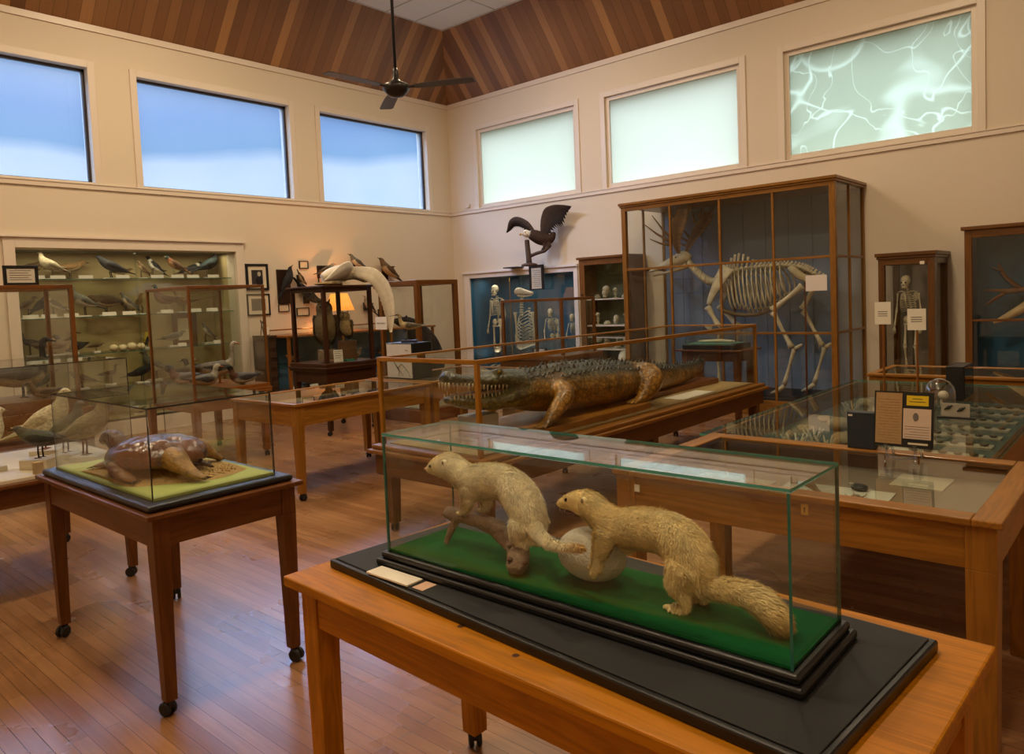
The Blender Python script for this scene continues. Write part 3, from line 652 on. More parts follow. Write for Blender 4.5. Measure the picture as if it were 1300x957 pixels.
row1 = [(3.02, 'low', 'brown', .30, 0, 'brown mottled bird lying low'), (3.33, 'perch', 'pale', .34, PI, 'pale cream bird leaning upward with raised tail'), (3.72, 'low', 'buff', .32, 0, 'long buff brown bird'), (4.08, 'low', 'dark', .33, PI, 'blackish bird with a long tail'),
        (4.37, 'low', 'brown', .22, 0, 'small brown bird crouching'), (4.62, 'perch', 'grey', .22, 0, 'small grey bird beside a card'), (4.92, 'perch', 'pied', .27, PI, 'black and white bird perched upright'), (5.06, 'perch', 'brown', .30, PI, 'brown crested bird on a stump'), (5.3, 'low', 'pied', .27, 0, 'black and white bird with spread pose')]
xs1 = [3.0, 3.22, 3.45, 3.83, 4.1, 4.27, 4.55, 4.75, 5.05]
row1p = list(zip(xs1, row1))
YR1 = WY+.5
def rowset(row, z, where, cards=True):
    for i, (x, kind, pal, sc, rz, desc) in enumerate(row):
        bird(kind, pal, (x, WY+(.42 if i % 2 else .60), z), sc*1.12, rz, f'{desc}, {ORDN[i]} from left on {where} of the wall case', 'mounted birds in the white wall case', stand=(.02, sc*.5, .08, M_white), tilt=rnd.uniform(-.1, .45) if kind in ('low', 'perch') else 0)
row_top = [(3.08, 'low', 'brown', .34, 0, 'mottled brown bird'), (3.24, 'pigeon', 'tan', .30, PI, 'cream bird with raised tail'), (3.52, 'low', 'buff', .36, 0, 'buff brown bird'), (3.95, 'low', 'dark', .38, PI, 'blackish long-tailed bird'),
   (4.17, 'low', 'brown', .22, 0, 'small brown bird'), (4.36, 'perch', 'brown', .20, PI, 'tiny brown bird'), (4.60, 'perch', 'pied', .28, PI, 'pied upright bird'), (4.82, 'perch', 'rufous', .30, PI, 'rufous crested bird'), (5.13, 'low', 'pied', .32, 0, 'black and white bird'), (5.30, 'pigeon', 'teal', .34, 0, 'dark teal crow-like bird')]
rowset(row_top, SH[0], 'top shelf')
row2 = [(2.98, 'perch', 'brown', .26, 0, 'small brown upright bird'), (3.10, 'perch', 'dark', .26, 0, 'dark upright bird'), (3.32, 'perch', 'pied', .26, PI, 'small pied bird'), (3.58, 'pigeon', 'grey', .34, PI, 'grey bird facing left'), (3.92, 'low', 'brown', .40, PI, 'long curved brown bird'), (4.14, 'perch', 'grey', .26, PI, 'grey bird on a branch'), (4.36, 'perch', 'buff', .24, 0, 'buff bird facing right'), (4.62, 'pheasant', 'rufous', .38, PI, 'pheasant with green head'), (4.95, 'pheasant', 'buff', .30, PI, 'buff long-tailed pheasant')]
rowset(row2, SH[1], 'second shelf')
row3 = [(3.02, 'wader', 'dark', .32, PI, 'dark long-billed bird'), (3.22, 'duck', 'brown', .42, 0, 'plump brown game bird'), (3.46, 'duck', 'dark', .34, PI, 'plump dark bird'), (3.70, 'low', 'brown', .16, 0, 'tiny brown bird'), (4.42, 'owl', 'yellow', .17, 0, 'small yellow and black bird'), (4.72, 'low', 'grey', .30, 0, 'slim grey bird'), (5.30, 'perch', 'grey', .26, PI, 'little grey bird on a card')]
rowset(row3, SH[2], 'third shelf')
mb = MB().loft(smooth_st([(3.62, WY+.71, SH[1]+.19, .012), (3.75, WY+.71, SH[1]+.25, .022, .02), (3.95, WY+.71, SH[1]+.27, .028, .025), (4.12, WY+.71, SH[1]+.22, .03, .03), (4.24, WY+.71, SH[1]+.10, .03), (4.29, WY+.71, SH[1]+.03, .04), (4.30, WY+.71, SH[1], .04)], 3), 10); solo('arching_branch', mb, M_bark, 'arching driftwood branch behind the birds on the second shelf of the wall case', 'branch', (4.29, WY+.71, SH[1]), smooth=True)
row4 = [(3.15, 'low', 'grey', .30, 0, 'grey bird'), (3.5, 'low', 'brown', .30, PI, 'brown bird'), (3.9, 'wader', 'brown', .28, 0, 'brown wading bird'), (4.25, 'low', 'dark', .34, 0, 'dark flat bird'), (4.5, 'pigeon', 'grey', .36, PI, 'grey and white bird'), (4.8, 'duck', 'mottle', .36, 0, 'mottled duck'), (5.1, 'duck', 'dark', .36, PI, 'dark duck')]
rowset(row4, SH[3], 'fourth shelf')
row5 = [(3.0, 'duck', 'brown', .34, 0, 'brown duck'), (3.35, 'low', 'dark', .32, PI, 'dark bird'), (3.75, 'duck', 'grey', .4, 0, 'grey duck'), (4.2, 'duck', 'pied', .4, PI, 'black and white duck'), (4.65, 'duck', 'brown', .42, 0, 'large brown duck'), (5.1, 'low', 'buff', .34, PI, 'buff bird')]
rowset(row5, .2, 'floor')
k = 0
for zi, xs in ((0, (3.05, 3.28, 3.6, 4.05, 4.5, 4.78, 5.0, 5.3)), (1, (2.95, 3.15, 3.4, 3.85, 4.1, 4.6, 5.0, 5.25)), (2, (4.78, 5.3))):
    for i, x in enumerate(xs):
        card('label_card', (x, WY+.3, SH[zi]), .17 if zi < 2 else .12, .05, label=f'white label card, {ORDN[i]} from the left along the {["top", "second", "third"][zi]} shelf of the wall case', group='label cards on the wall case shelves')
for i, (x, s_) in enumerate(((3.90, .9), (4.01, .82), (4.13, 1.0), (4.25, .86), (4.07, .8))):
    z = SH[2]; yy = WY+.38+(.12 if i == 4 else 0)
    solo('egg', MB().ell((x, yy, z+.05*s_), (.062*s_, .05*s_, .05*s_), 14, 10), plain('cream_eggshell', '#dccba0', rough=.5), f'large cream egg, {ORDN[i]} in the row of eggs on the third shelf' if i < 4 else 'smaller cream egg lying just behind the row of four on the third shelf', 'egg', (x, yy, z), 'eggs on the third shelf of the wall case', smooth=True)
# dark framed picture leaning inside the case
t = thing('framed_certificate', 'brown wood frame around a blank pale sheet standing inside the wall case', 'picture', (5.05, YB-.03, SH[2]))
fx0, fx1, fz0, fz1 = 4.85, 5.2, SH[2], SH[2]+.46
mb = MB()
for A in ((fx0, fz0, fx0+.07, fz1), (fx1-.07, fz0, fx1, fz1), (fx0+.07, fz0, fx1-.07, fz0+.07), (fx0+.07, fz1-.07, fx1-.07, fz1)): mb.box(A[0], YB-.04, A[1], A[2], YB-.015, A[3])
part('frame', mb, wood('#6b4a30', 'Z'), t, .003); part('sheet', MB().box(fx0+.07, YB-.03, fz0+.07, fx1-.07, YB-.02, fz1-.07), M_paper, t)

# ------------------------------------------------------------------ skeleton builders
BONE = lin('#cfc4a4'); BONE2 = lin('#b8a883')
def limb(mb, pts, r, knob=1.7):
    for i in range(len(pts)-1):
        a, b = V(pts[i]), V(pts[i+1]); d = b-a
        mb.loft([(*a, r*knob, r*knob), (*(a+d*.12), r*1.1, r*1.1), (*(a+d*.5), r*.8, r*.8), (*(a+d*.88), r*1.1, r*1.1), (*b, r*knob, r*knob)], 7)
def skull_mb(s=1.0):
    mb = MB(); mb.c = BONE
    mb.ell((-.01, 0, .05), (.095, .075, .085)); mb.ell((.055, 0, -.01), (.045, .055, .055)); mb.ell((.05, 0, -.075), (.045, .045, .022)); mb.ell((.0, 0, -.045), (.03, .05, .03))
    return mb.xf(Matrix.Scale(s, 4))
def primate(loc, rz, sc, label, hunch=0., arms='down', name='mounted_skeleton', group=None):
    """upright skeleton 1.7 units tall facing +x: skull, spine, rib cage, pelvis, arms, legs"""
    t = thing(name, label, 'skeleton', loc, rz, group)
    def P(nm, mb, mat=M_bone): mb.xf(Matrix.Scale(sc, 4)).xf(Matrix.Translation(V(loc))); return part(nm, mb, mat, t, smooth=True)
    lean = lambda z: hunch*max(0, z-.9)**1.4
    sk = skull_mb(); sk.xf(Matrix.Translation((lean(1.55)+.03, 0, 1.57))); P('skull', sk)
    e = MB()
    for s_ in (-1, 1): e.ell((lean(1.55)+.115, s_*.03, 1.575), (.018, .016, .015))
    e.ell((lean(1.55)+.13, 0, 1.535), (.01, .01, .014)); P('eye_sockets', e, M_ink)
    sp = MB(); sp.c = BONE
    for i in range(24):
        z = .92+i*.024; sp.ell((lean(z)-.03-.02*math.sin(i*.25), 0, z), (.022, .022, .010), 7, 5); sp.ell((lean(z)-.065, 0, z), (.02, .006, .006), 5, 4)
    P('spine', sp)
    rc = MB(); rc.c = BONE
    for i in range(10):
        z = 1.40-i*.034; w = [.07, .095, .11, .12, .128, .132, .134, .13, .122, .11][i]; x0 = lean(z)-.04
        for s_ in (-1, 1):
            pts = [(x0+(.15*(1-math.cos(a))/2)*1.15, s_*w*math.sin(a), z-.05*(a/PI)) for a in [PI*q/8 for q in range(0, 8 if i < 7 else 6)]]
            rc.tube(pts, .007, 5)
    rc.tube([(lean(1.4)+.13, 0, 1.38), (lean(1.25)+.14, 0, 1.22), (lean(1.15)+.13, 0, 1.12)], .012, 6); P('rib_cage', rc)
    pv = MB(); pv.c = BONE
    for s_ in (-1, 1):
        pv.ell((-.02, s_*.075, .93), (.035, .06, .07)); pv.tube([(-.03, s_*.05, .88), (.05, s_*.06, .84), (.055, 0, .84)], .016, 6)
    P('pelvis', pv)
    for s_ in (-1, 1):
        sb = MB(); sb.c = BONE; sb.ell((lean(1.35)-.07, s_*.10, 1.33), (.012, .05, .075)); sb.tube([(lean(1.42)+.08, 0, 1.41), (lean(1.42)+.03, s_*.09, 1.43), (lean(1.42)-.02, s_*.165, 1.41)], .009, 6); P('shoulder_blade', sb)
        a = MB(); a.c = BONE; sx = lean(1.4)-.02
        if arms == 'down': pts = [(sx, s_*.17, 1.39), (sx-.01, s_*.2, 1.08), (sx+.06, s_*.21, .83)]
        else: pts = [(sx, s_*.17, 1.39), (sx+.12, s_*.2, 1.10), (sx+.28, s_*.16, .88)]
        limb(a, pts, .014); e_ = V(pts[-1])
        for q in range(5): a.tube([e_, e_+V((.01+.004*q, (q-2)*.012, -.07)), e_+V((.015, (q-2)*.014, -.15+abs(q-2)*.012))], .006, 5)
        P('arm', a)
        l = MB(); l.c = BONE
        kn = .06 if hunch else .01
        limb(l, [(0, s_*.09, .86), (kn, s_*.085, .47), (-.01, s_*.08, .07)], .02)
        for q in range(4): l.tube([(-.03, s_*.08, .03), (.06, s_*.08+(q-1.5)*.014, .03), (.15, s_*.08+(q-1.5)*.018, .012)], .009, 5)
        P('leg', l)
    st = MB().tube([(-.09, 0, 0), (-.09, 0, 1.2), (-.05, 0, 1.25)], .006, 6).lathe((-.05, 0, 0), [(.14, 0), (.14, .02)], 16); P('stand', st, M_metal)
    return t

# ------------------------------------------------------------------ built-in blue case, right wall
Y0, Y1 = 7.307, 9.69; D = .55; XB = LX+.25+D
t = thing('built_in_display_case', 'white-framed blue display case with skeletons set into the right wall', 'display case', (LX, 8.5, 0))
mb = MB()
for A in ((Y0-.08, .0, Y0, 2.03), (Y1, .0, Y1+.14, 2.03), (Y0, 1.95, Y1, 2.03), (Y0, .0, Y1, .3)): mb.box(LX-.03, A[0], A[1], LX, A[2], A[3])
mb.box(LX-.07, Y0-.1, 2.03, LX, Y1+.16, 2.07); part('case_frame', mb, plain('white_case_paint', '#e2d9d2', rough=.4, var=.02), t, .004)
part('back_panel', MB().box(XB, Y0, .27, XB+.02, Y1, 1.97), M_bluepanel, t); part('case_floor', MB().box(LX, Y0, .27, XB, Y1, .3), M_bluepanel, t)
part('case_soffit', MB().box(LX+.25, Y0, 1.95, XB, Y1, 1.97), M_bluepanel, t)
for yy in (Y0-.02, Y1): part('side_panel', MB().box(LX+.25, yy, .27, XB, yy+.02, 1.97), M_bluepanel, t)
for yy in (Y0, Y1-.004): part('reveal_lining', MB().box(LX+.002, yy, .3, LX+.25, yy+.004, 1.95), M_bluepanel, t)
part('reveal_lining', MB().box(LX+.002, Y0+.004, 1.946, LX+.25, Y1-.004, 1.95), M_bluepanel, t)
for a, b_, o_ in ((Y0, 8.52, 0), (8.48, Y1, .012)): part('sliding_glass', MB().pane(LX+.03+o_, a, .3, LX+.035+o_, b_, 1.95), [M_glass, M_edge_teal], t)
part('hanging_rod', MB().tube([(LX+.4, 9.08, .3), (LX+.4, 9.08, 1.95)], .008, 6), M_brass, t)
primate((10.26, 9.42, .3), PI*1.02, .89, 'human skeleton standing upright at the corner end of the blue wall case')
primate((10.2, 8.02, .3), PI*1.15, .62, 'stooping monkey skeleton right of the large rib cage in the blue wall case', hunch=.9, arms='fwd')
primate((10.2, 7.55, .3), PI*1.1, .56, 'small monkey skeleton beside the right frame of the blue wall case', hunch=.6, arms='fwd')
# large hoofed animal seen from the front: skull turned right, neck column, deep rib cage
t = thing('mounted_skeleton', 'hoofed animal skeleton with long skull held high behind the white notice', 'skeleton', (10.25, 8.8, .3))
mb = MB(); mb.c = BONE
for i in range(9): mb.ell((10.15, 8.72-.004*i, 1.25+i*.045), (.035, .04, .02), 8, 6)
part('neck_bones', mb, M_bone, t, smooth=True)
mb = MB(); mb.c = lin('#e0cfa8'); mb.loft(smooth_st([(10.12, 8.80, 1.66, .04, .05), (10.1, 8.72, 1.68, .055, .065), (10.1, 8.60, 1.66, .045, .05), (10.1, 8.48, 1.64, .03, .035), (10.1, 8.40, 1.63, .02, .025)], 2), 10)
mb.loft([(10.12, 8.76, 1.60, .02, .02), (10.1, 8.6, 1.58, .02, .015), (10.1, 8.42, 1.59, .012, .01)], 8); part('skull', mb, M_bone, t, smooth=True)
for s_ in (-1, 1):
    for i in range(11):
        z = 1.32-i*.06; w = .15+.02*min(i, 5)
        pts = [(10.24-.025*q, 8.64+s_*w*math.sin(PI*q/7), z-.035*q) for q in range(8)]
        m_ = MB(); m_.c = BONE; m_.tube(pts, .009, 5); part('rib', m_, M_bone, t, smooth=True)
    l = MB(); l.c = BONE; limb(l, [(10.12, 8.64+s_*.2, 1.3), (10.15, 8.64+s_*.2, .8), (10.1, 8.64+s_*.16, .345)], .022); part('leg', l, M_bone, t, smooth=True)
sp = MB(); sp.c = BONE
for i in range(16): sp.ell((10.28, 8.64, 1.36-i*.045), (.03, .025, .016), 7, 5)
part('spine', sp, M_bone, t, smooth=True)
# black framed notice on a bracket under the eagle
t = thing('framed_notice', 'black-framed white notice fixed on top of the blue case frame below the eagle', 'sign', (9.78, 8.0, 1.94))
mb = MB()
a, b_, z0_, z1_ = 7.87, 8.18, 1.68, 2.10
for A in ((a, z0_, a+.045, z1_), (b_-.045, z0_, b_, z1_), (a+.045, z1_-.05, b_-.045, z1_), (a+.045, z0_, b_-.045, z0_+.02)): mb.box(9.76, A[0], A[1], 9.79, A[2], A[3])
part('frame', mb, M_black, t, .003); part('sheet', MB().box(9.77, a+.045, z0_+.02, 9.78, b_-.045, z1_-.05), M_paper, t)
mb = MB()
for q in range(9): mb.box(9.767, a+.07, z1_-.1-q*.033, 9.77, b_-.07-(.03 if q % 3 else 0), z1_-.095-q*.033)
part('printed_lines', mb, M_ink, t)
solo('dark_bracket', MB().box(9.6, 8.35, 2.071, 9.84, 8.62, 2.09), M_blackmatte, 'small flat black object lying on top of the blue case frame', 'bracket', (9.7, 8.5, 2.071))

# ------------------------------------------------------------------ spread wings
def wing_mb(st, cols, jag=.10, alt=.86, camber=.10):
    """st: (leading edge xyz, trailing edge xyz, thickness); feather tips along the trailing edge"""
    A = [np.array((*a, *b, c), float) for a, b, c in st]; R = []
    for i in range(len(A)-1):
        p0, p1, p2, p3 = A[max(i-1, 0)], A[i], A[i+1], A[min(i+2, len(A)-1)]
        for j in range(6):
            u = j/6; R.append(.5*((2*p1)+(-p0+p2)*u+(2*p0-5*p1+4*p2-p3)*u*u+(-p0+3*p1-3*p2+p3)*u**3))
    R.append(A[-1]); mb = MB(); vs = []; ks = []; fs = []
    ch = [0, .08, .2, .4, .6, .8, 1.0]
    nrm_prev = None
    for i, r in enumerate(R):
        le, te, th = V(r[:3]), V(r[3:6]), max(r[6], .001)
        if i % 2: te = te+(le-te)*jag
        nx = V(R[min(i+1, len(R)-1)][:3])-V(R[max(i-1, 0)][:3]); nr = nx.cross(te-le); nr.normalize()
        for sgn in (1, -1):
            for u in ch:
                h = th*(math.sqrt(u+.02)*(1-u)*1.6+.06)*sgn+camber*(te-le).length*math.sin(u*PI)
                vs.append(le+(te-le)*u+nr*h)
                ks.append(lin(cols[min(len(cols)-1, int(u*len(cols)*.999))]) if i % 2 else tuple(x*alt for x in lin(cols[min(len(cols)-1, int(u*len(cols)*.999))])))
    m = len(ch); W = 2*m
    for i in range(len(R)-1):
        o, q = i*W, (i+1)*W
        for j in range(m-1): fs.append((o+j, o+j+1, q+j+1, q+j)); fs.append((o+m+j+1, o+m+j, q+m+j, q+m+j+1))
        fs.append((o, q, q+m, o+m)); fs.append((o+m-1, o+W-1, q+W-1, q+m-1))
    fs.append(tuple(range(m))+tuple(range(W-1, m-1, -1))); o = (len(R)-1)*W; fs.append(tuple(o+i for i in range(m-1, -1, -1))+tuple(o+i for i in range(m, W)))
    return mb.add(vs, fs, 0, ks)
# bald eagle on a stump standing on the blue case frame
t = thing('mounted_eagle', 'bald eagle with raised wings perched on a stump above the blue skeleton case', 'eagle', (9.62, 7.95, 2.071))
ex = 9.55
BR = lin('#3b2a20')
mb = MB(); mb.c = BR
mb.loft(smooth_st([(ex+.15, 7.55, 2.60, .05, .03), (ex+.1, 7.60, 2.50, .09, .08), (ex+.02, 7.70, 2.50, .11, .11), (ex-.06, 7.80, 2.56, .10, .10), (ex-.12, 7.86, 2.59, .07, .07)], 3), 12)
mb.c = lin('#e6e0cf'); mb.ell((ex-.16, 7.89, 2.60), (.065, .062, .062), 12, 8); mb.c = lin('#b78a34'); mb.loft([(ex-.20, 7.92, 2.60, .022, .026), (ex-.25, 7.95, 2.585, .016, .02), (ex-.265, 7.96, 2.56, .004, .006)], 8)
mb.c = BR; mb.tube([(ex, 7.66, 2.45), (ex-.02, 7.62, 2.36), (ex-.03, 7.68, 2.31)], .045, 8, .025); mb.tube([(ex+.06, 7.62, 2.47), (ex+.02, 7.56, 2.37), (ex-.01, 7.62, 2.31)], .045, 8, .025)
b1 = fuse(mb, .012, 3); part('body', b1, M_plume, t, smooth=True)
part('eye', MB().ell((ex-.215, 7.865, 2.615), (.01,)*3, 8, 6), M_eye, t)
dk = ['#46352a', '#33261d', '#211812']
part('wing', wing_mb([((ex-.02, 7.80, 2.60), (ex+.02, 7.76, 2.50), .03), ((ex-.06, 7.93, 2.80), (ex+.0, 8.00, 2.64), .03), ((ex-.08, 8.15, 2.90), (ex+.02, 8.15, 2.72), .025), ((ex-.06, 8.33, 2.86), (ex+.02, 8.27, 2.74), .02), ((ex-.03, 8.42, 2.72), (ex+.02, 8.37, 2.70), .012), ((ex-.02, 8.45, 2.67), (ex, 8.44, 2.665), .004)], dk, jag=.2), M_plume, t, smooth=True)
part('wing', wing_mb([((ex+.0, 7.72, 2.56), (ex+.05, 7.60, 2.50), .03), ((ex+.02, 7.72, 2.80), (ex+.08, 7.50, 2.62), .03), ((ex+.05, 7.66, 2.98), (ex+.12, 7.42, 2.66), .03), ((ex+.06, 7.50, 3.03), (ex+.15, 7.36, 2.68), .025), ((ex+.06, 7.30, 3.01), (ex+.14, 7.28, 2.84), .015), ((ex+.06, 7.12, 2.97), (ex+.08, 7.14, 2.955), .005)], dk, jag=.22), M_plume, t, smooth=True)
mb = MB(); mb.tube([(ex-.1, 7.90, 2.071), (ex-.1, 7.91, 2.20), (ex-.1, 7.93, 2.44), (ex-.1, 7.93, 2.50)], [.055, .045, .042, .04], 10).lathe((ex-.1, 7.9, 2.071), [(.14, 0), (.13, .03), (.07, .05)], 16); mb.tube([(ex-.1, 7.93, 2.22), (ex-.05, 7.78, 2.27), (ex-.03, 7.62, 2.30), (ex-.02, 7.56, 2.36)], .028, 8)
part('stump', mb, plain('dark_stump', '#4c3a30', rough=.8, bump=.6, bscale=50), t, smooth=True)
# ------------------------------------------------------------------ fur
def fur_mb(skin, n, length, flow, colf, width=.0009, seed=3, lift=.35, skip=None):
    """short hair: thin tapering blades rooted on the skin; flow(p)->direction the coat lies in"""
    r = np.random.default_rng(seed); v = np.array(skin.v); tri = []
    for f in skin.f:
        for i in range(1, len(f)-1): tri.append((f[0], f[i], f[i+1]))
    tri = np.array(tri); a, b, c = v[tri[:, 0]], v[tri[:, 1]], v[tri[:, 2]]
    nr = np.cross(b-a, c-a); ar = np.linalg.norm(nr, axis=1); nr /= ar[:, None]+1e-12
    idx = r.choice(len(tri), n, p=ar/ar.sum()); u, w = r.random(n), r.random(n); fl = u+w > 1; u[fl], w[fl] = 1-u[fl], 1-w[fl]
    P = a[idx]+(b[idx]-a[idx])*u[:, None]+(c[idx]-a[idx])*w[:, None]; Nn = nr[idx]
    mb = MB(); vs = []; fs = []; ks = []
    for i in range(n):
        p, nn = P[i], Nn[i]; L = length(p)*(.7+.6*r.random())
        if L <= 0: continue
        d = np.array(flow(p)); d = d-nn*d.dot(nn); d = d/(np.linalg.norm(d)+1e-9); d = d+nn*lift+r.normal(0, .18, 3); d /= np.linalg.norm(d)
        s = np.cross(d, nn); s /= np.linalg.norm(s)+1e-9; k = colf(p, r.random()); o = len(vs); m = p+d*L*.5+nn*L*.06
        vs += [p-s*width-nn*.001, p+s*width-nn*.001, m+s*width*.7, m-s*width*.7, p+d*L-nn*L*.05]; ks += [tuple(x*.85 for x in k)]*2+[k]*3
        fs += [(o, o+1, o+2, o+3), (o+3, o+2, o+4)]
    mb.add([tuple(map(float, q)) for q in vs], fs, 0, ks); return mb

# ------------------------------------------------------------------ foreground: weasel case on its table
TX, TY = 1.46, 1.08
t = thing('display_table', 'orange-brown wooden table carrying the weasel case in the foreground', 'table', (TX, TY, 0), math.radians(-2))
wood_table(t, 1.084, 1.80, .276, 1.88, .79, W_ORANGE, top_t=.03, over=.035, apron=.11, leg=.036, foot=.03, edge=.005)
for kx, ky in ((1.174, 1.231), (1.150, 1.032)): part('knot', MB().lathe((kx, ky, .7899), [(.009, 0), (.008, .0003)], 14), plain('dark_wood_knot', '#4a2a0c', rough=.4, var=.5, scale=200), t)
t = thing('black_board', 'large flat black board lying on the orange-brown table under the weasel case', 'board', (1.47, 1.09, .79), math.radians(-4.5))
mb = MB().box(1.172, .37, .79, 1.735, 1.812, .815); part('board', mb, M_black, t, .005)
mb = MB().box(1.186, .384, .815, 1.721, 1.798, .8185); part('felt_top', mb, M_blackmatte, t, .002)
CXa, CXb, CYa, CYb = 1.30, 1.56, .505, 1.65
t = thing('glass_display_case', 'long glass case with teal edges holding two pale weasels on green felt', 'display case', (1.43, 1.08, .8186))
part('plinth', MB().box(CXa-.025, CYa-.025, .8186, CXb+.025, CYb+.025, .838).box(CXa-.014, CYa-.014, .838, CXb+.014, CYb+.014, .856), M_black, t, .006)
part('felt_floor', MB().box(CXa+.004, CYa+.004, .856, CXb-.004, CYb-.004, .862), M_green, t)
glass_box(t, CXa, CXb, CYa, CYb, .856, 1.182, t=.006, edge=M_edge_teal, top_edge=M_edge_bright, lift=.0024)
FZ = .862
# felt paper tags on the board
solo('label_card', MB().box(1.216, 1.472, .8186, 1.270, 1.642, .824), M_white, 'blank white card lying on the black board by the left corner of the weasel case', 'card', (1.243, 1.56, .8186), bevel=.001)
solo('paper_tag', MB().box(1.222, 1.42, .8186, 1.272, 1.46, .8195), plain('pinkish_paper', '#d9b59a', rough=.9), 'small pinkish paper tag beside the white card on the black board', 'card', (1.247, 1.44, .8186))

def weasel(label, cols, st, front, hind, ears, eyes, nose, tail, flow, seed, mouth=None, loc=None, headend=1.5):
    t = thing('mounted_weasel', label, 'weasel', loc)
    mb = MB(); mb.c = cols[0]
    mb.loft(smooth_st(st, 3), 16)
    mb.loft(smooth_st(tail, 3), 12)
    for leg in front+hind: mb.loft(smooth_st(leg, 3), 10)
    skin = fuse(mb, .0042, 5, .5)
    def kc(p, r=.5):
        y, z = p[1], p[2]; n_ = .5+.5*noise.noise(V((p[0]*14, y*14, z*14))); a = cols[0]; b = cols[1]
        f = min(1, max(0, n_*1.0))
        k = [a[i]*(1-f)+b[i]*f for i in range(3)]
        # yellower towards the tail tip
        tl = tail[-1]; d = math.dist(p, tl[:3])
        if d < .07: g = 1-d/.07; k = [k[i]*(1-g)+cols[2][i]*g for i in range(3)]
        m = .8+.4*r
        return tuple(x*m for x in k)
    skin.k = [kc(p) for p in skin.v]
    part('body', skin, M_hair, t, smooth=True)
    skw = MB(); skw.v = [(p[0]+loc[0], p[1]+loc[1], p[2]+loc[2]) for p in skin.v] ; skw.f = skin.f   # part() moved it to local space
    hy = nose
    def ln(p):
        d = math.dist(p, nose)
        if d < .03: return .0025
        tt = min(math.dist(p, q[:3]) for q in tail[1:])
        feet = min(math.dist(p, q[-1][:3]) for q in front+hind)
        if feet < .02: return .003
        if tt < .03: return .019 if loc[1] < 1.2 else .011
        return .005 if d < .09 else .0125
    fb = fur_mb(skw, 52000, ln, flow, kc, seed=seed)
    part('fur', fb, M_hair, t, kind='stuff')
    for e in ears:
        m_ = MB(); m_.c = cols[1]; m_.ell(e, (.005, .009, .0095), 10, 7); m_.c = (.30, .21, .12); m_.ell((e[0]-.003, e[1]+.003, e[2]), (.004, .005, .006), 8, 6); part('ear', m_, M_hair, t, smooth=True)
    for e in eyes: part('eye', MB().ell(e, (.0045, .0045, .0045), 10, 8), M_eye, t, smooth=True)
    nm = MB(); nm.ell(nose, (.006, .005, .0045), 10, 7); part('nose', nm, plain('pink_brown_nose', mouth[0] if mouth else '#b98a70', rough=.5), t, smooth=True)
    if mouth:
        m_ = MB(); m_.loft(mouth[1], 8); part('mouth', m_, plain('open_mouth', '#4a1f18', rough=.5), t, smooth=True)
        m_ = MB()
        for q in mouth[2]: m_.tube([q, (q[0], q[1], q[2]-.005)], .0012, 5, .0003)
        part('teeth', m_, M_white, t)
    return t
C1 = (lin('#f6e2b6'), lin('#fdf6d8'), lin('#d6a85c')); C2 = (lin('#ecd08c'), lin('#f8e8b4'), lin('#d9b468'))
X = 1.43
st1 = [(X, 1.615, 1.066, .005), (X, 1.603, 1.068, .013), (X, 1.580, 1.076, .021, .023), (X, 1.552, 1.083, .030, .033), (X, 1.522, 1.086, .035, .037), (X, 1.490, 1.077, .034, .036), (X, 1.460, 1.064, .035, .038), (X, 1.425, 1.055, .040, .046), (X, 1.38, 1.062, .040, .047), (X, 1.33, 1.068, .040, .045), (X, 1.285, 1.057, .042, .047), (X, 1.250, 1.028, .044, .050), (X, 1.232, .99, .043, .047), (X, 1.226, .955, .038, .040), (X, 1.225, .93, .025, .028)]
weasel('pale ermine weasel standing on the branch with its head raised', C1, st1,
    [[(X-.022, 1.43, 1.04, .022, .026), (X-.026, 1.425, 1.01, .017), (X-.026, 1.437, .985, .011), (X-.026, 1.452, .972, .011, .008), (X-.026, 1.47, .966, .008, .006)], [(X+.022, 1.42, 1.04, .022, .026), (X+.026, 1.41, 1.01, .017), (X+.026, 1.41, .985, .011), (X+.026, 1.42, .972, .011, .008), (X+.026, 1.44, .966, .008, .006)]],
    [[(X-.03, 1.232, .98, .03, .034), (X-.034, 1.24, .945, .022), (X-.03, 1.225, .925, .012), (X-.03, 1.25, .912, .011, .008), (X-.03, 1.272, .908, .008, .006)], [(X+.03, 1.232, .98, .03, .034), (X+.03, 1.24, .945, .022), (X+.03, 1.22, .925, .012), (X+.03, 1.245, .915, .011, .008), (X+.03, 1.262, .91, .008, .006)]],
    [(X-.029, 1.507, 1.103), (X+.029, 1.507, 1.103)], [(X-.0245, 1.573, 1.085), (X+.0245, 1.573, 1.085)], (X, 1.619, 1.067),
    [(X-.005, 1.225, .985, .024), (X-.03, 1.18, .966, .016), (X-.055, 1.13, .957, .013), (X-.073, 1.085, .962, .010), (X-.085, 1.045, .970, .008), (X-.093, 1.01, .978, .008), (X-.097, .985, .982, .004)],
    lambda p: (0, -1, -.15) if p[1] > 1.30 else (0, -.35, -1), 5, loc=(X, 1.35, .91))
st2 = [(X, 1.137, 1.036, .005), (X, 1.124, 1.04, .013), (X, 1.100, 1.048, .019, .020), (X, 1.07, 1.052, .027, .029), (X, 1.04, 1.048, .031, .033), (X, 1.005, 1.028, .032, .035), (X, .97, 1.013, .036, .040), (X, .93, 1.012, .040, .045), (X, .885, 1.018, .041, .047), (X, .835, 1.017, .042, .048), (X, .795, 1.0, .044, .052), (X, .768, .968, .044, .050), (X, .762, .935, .040, .042), (X, .765, .91, .028, .03)]
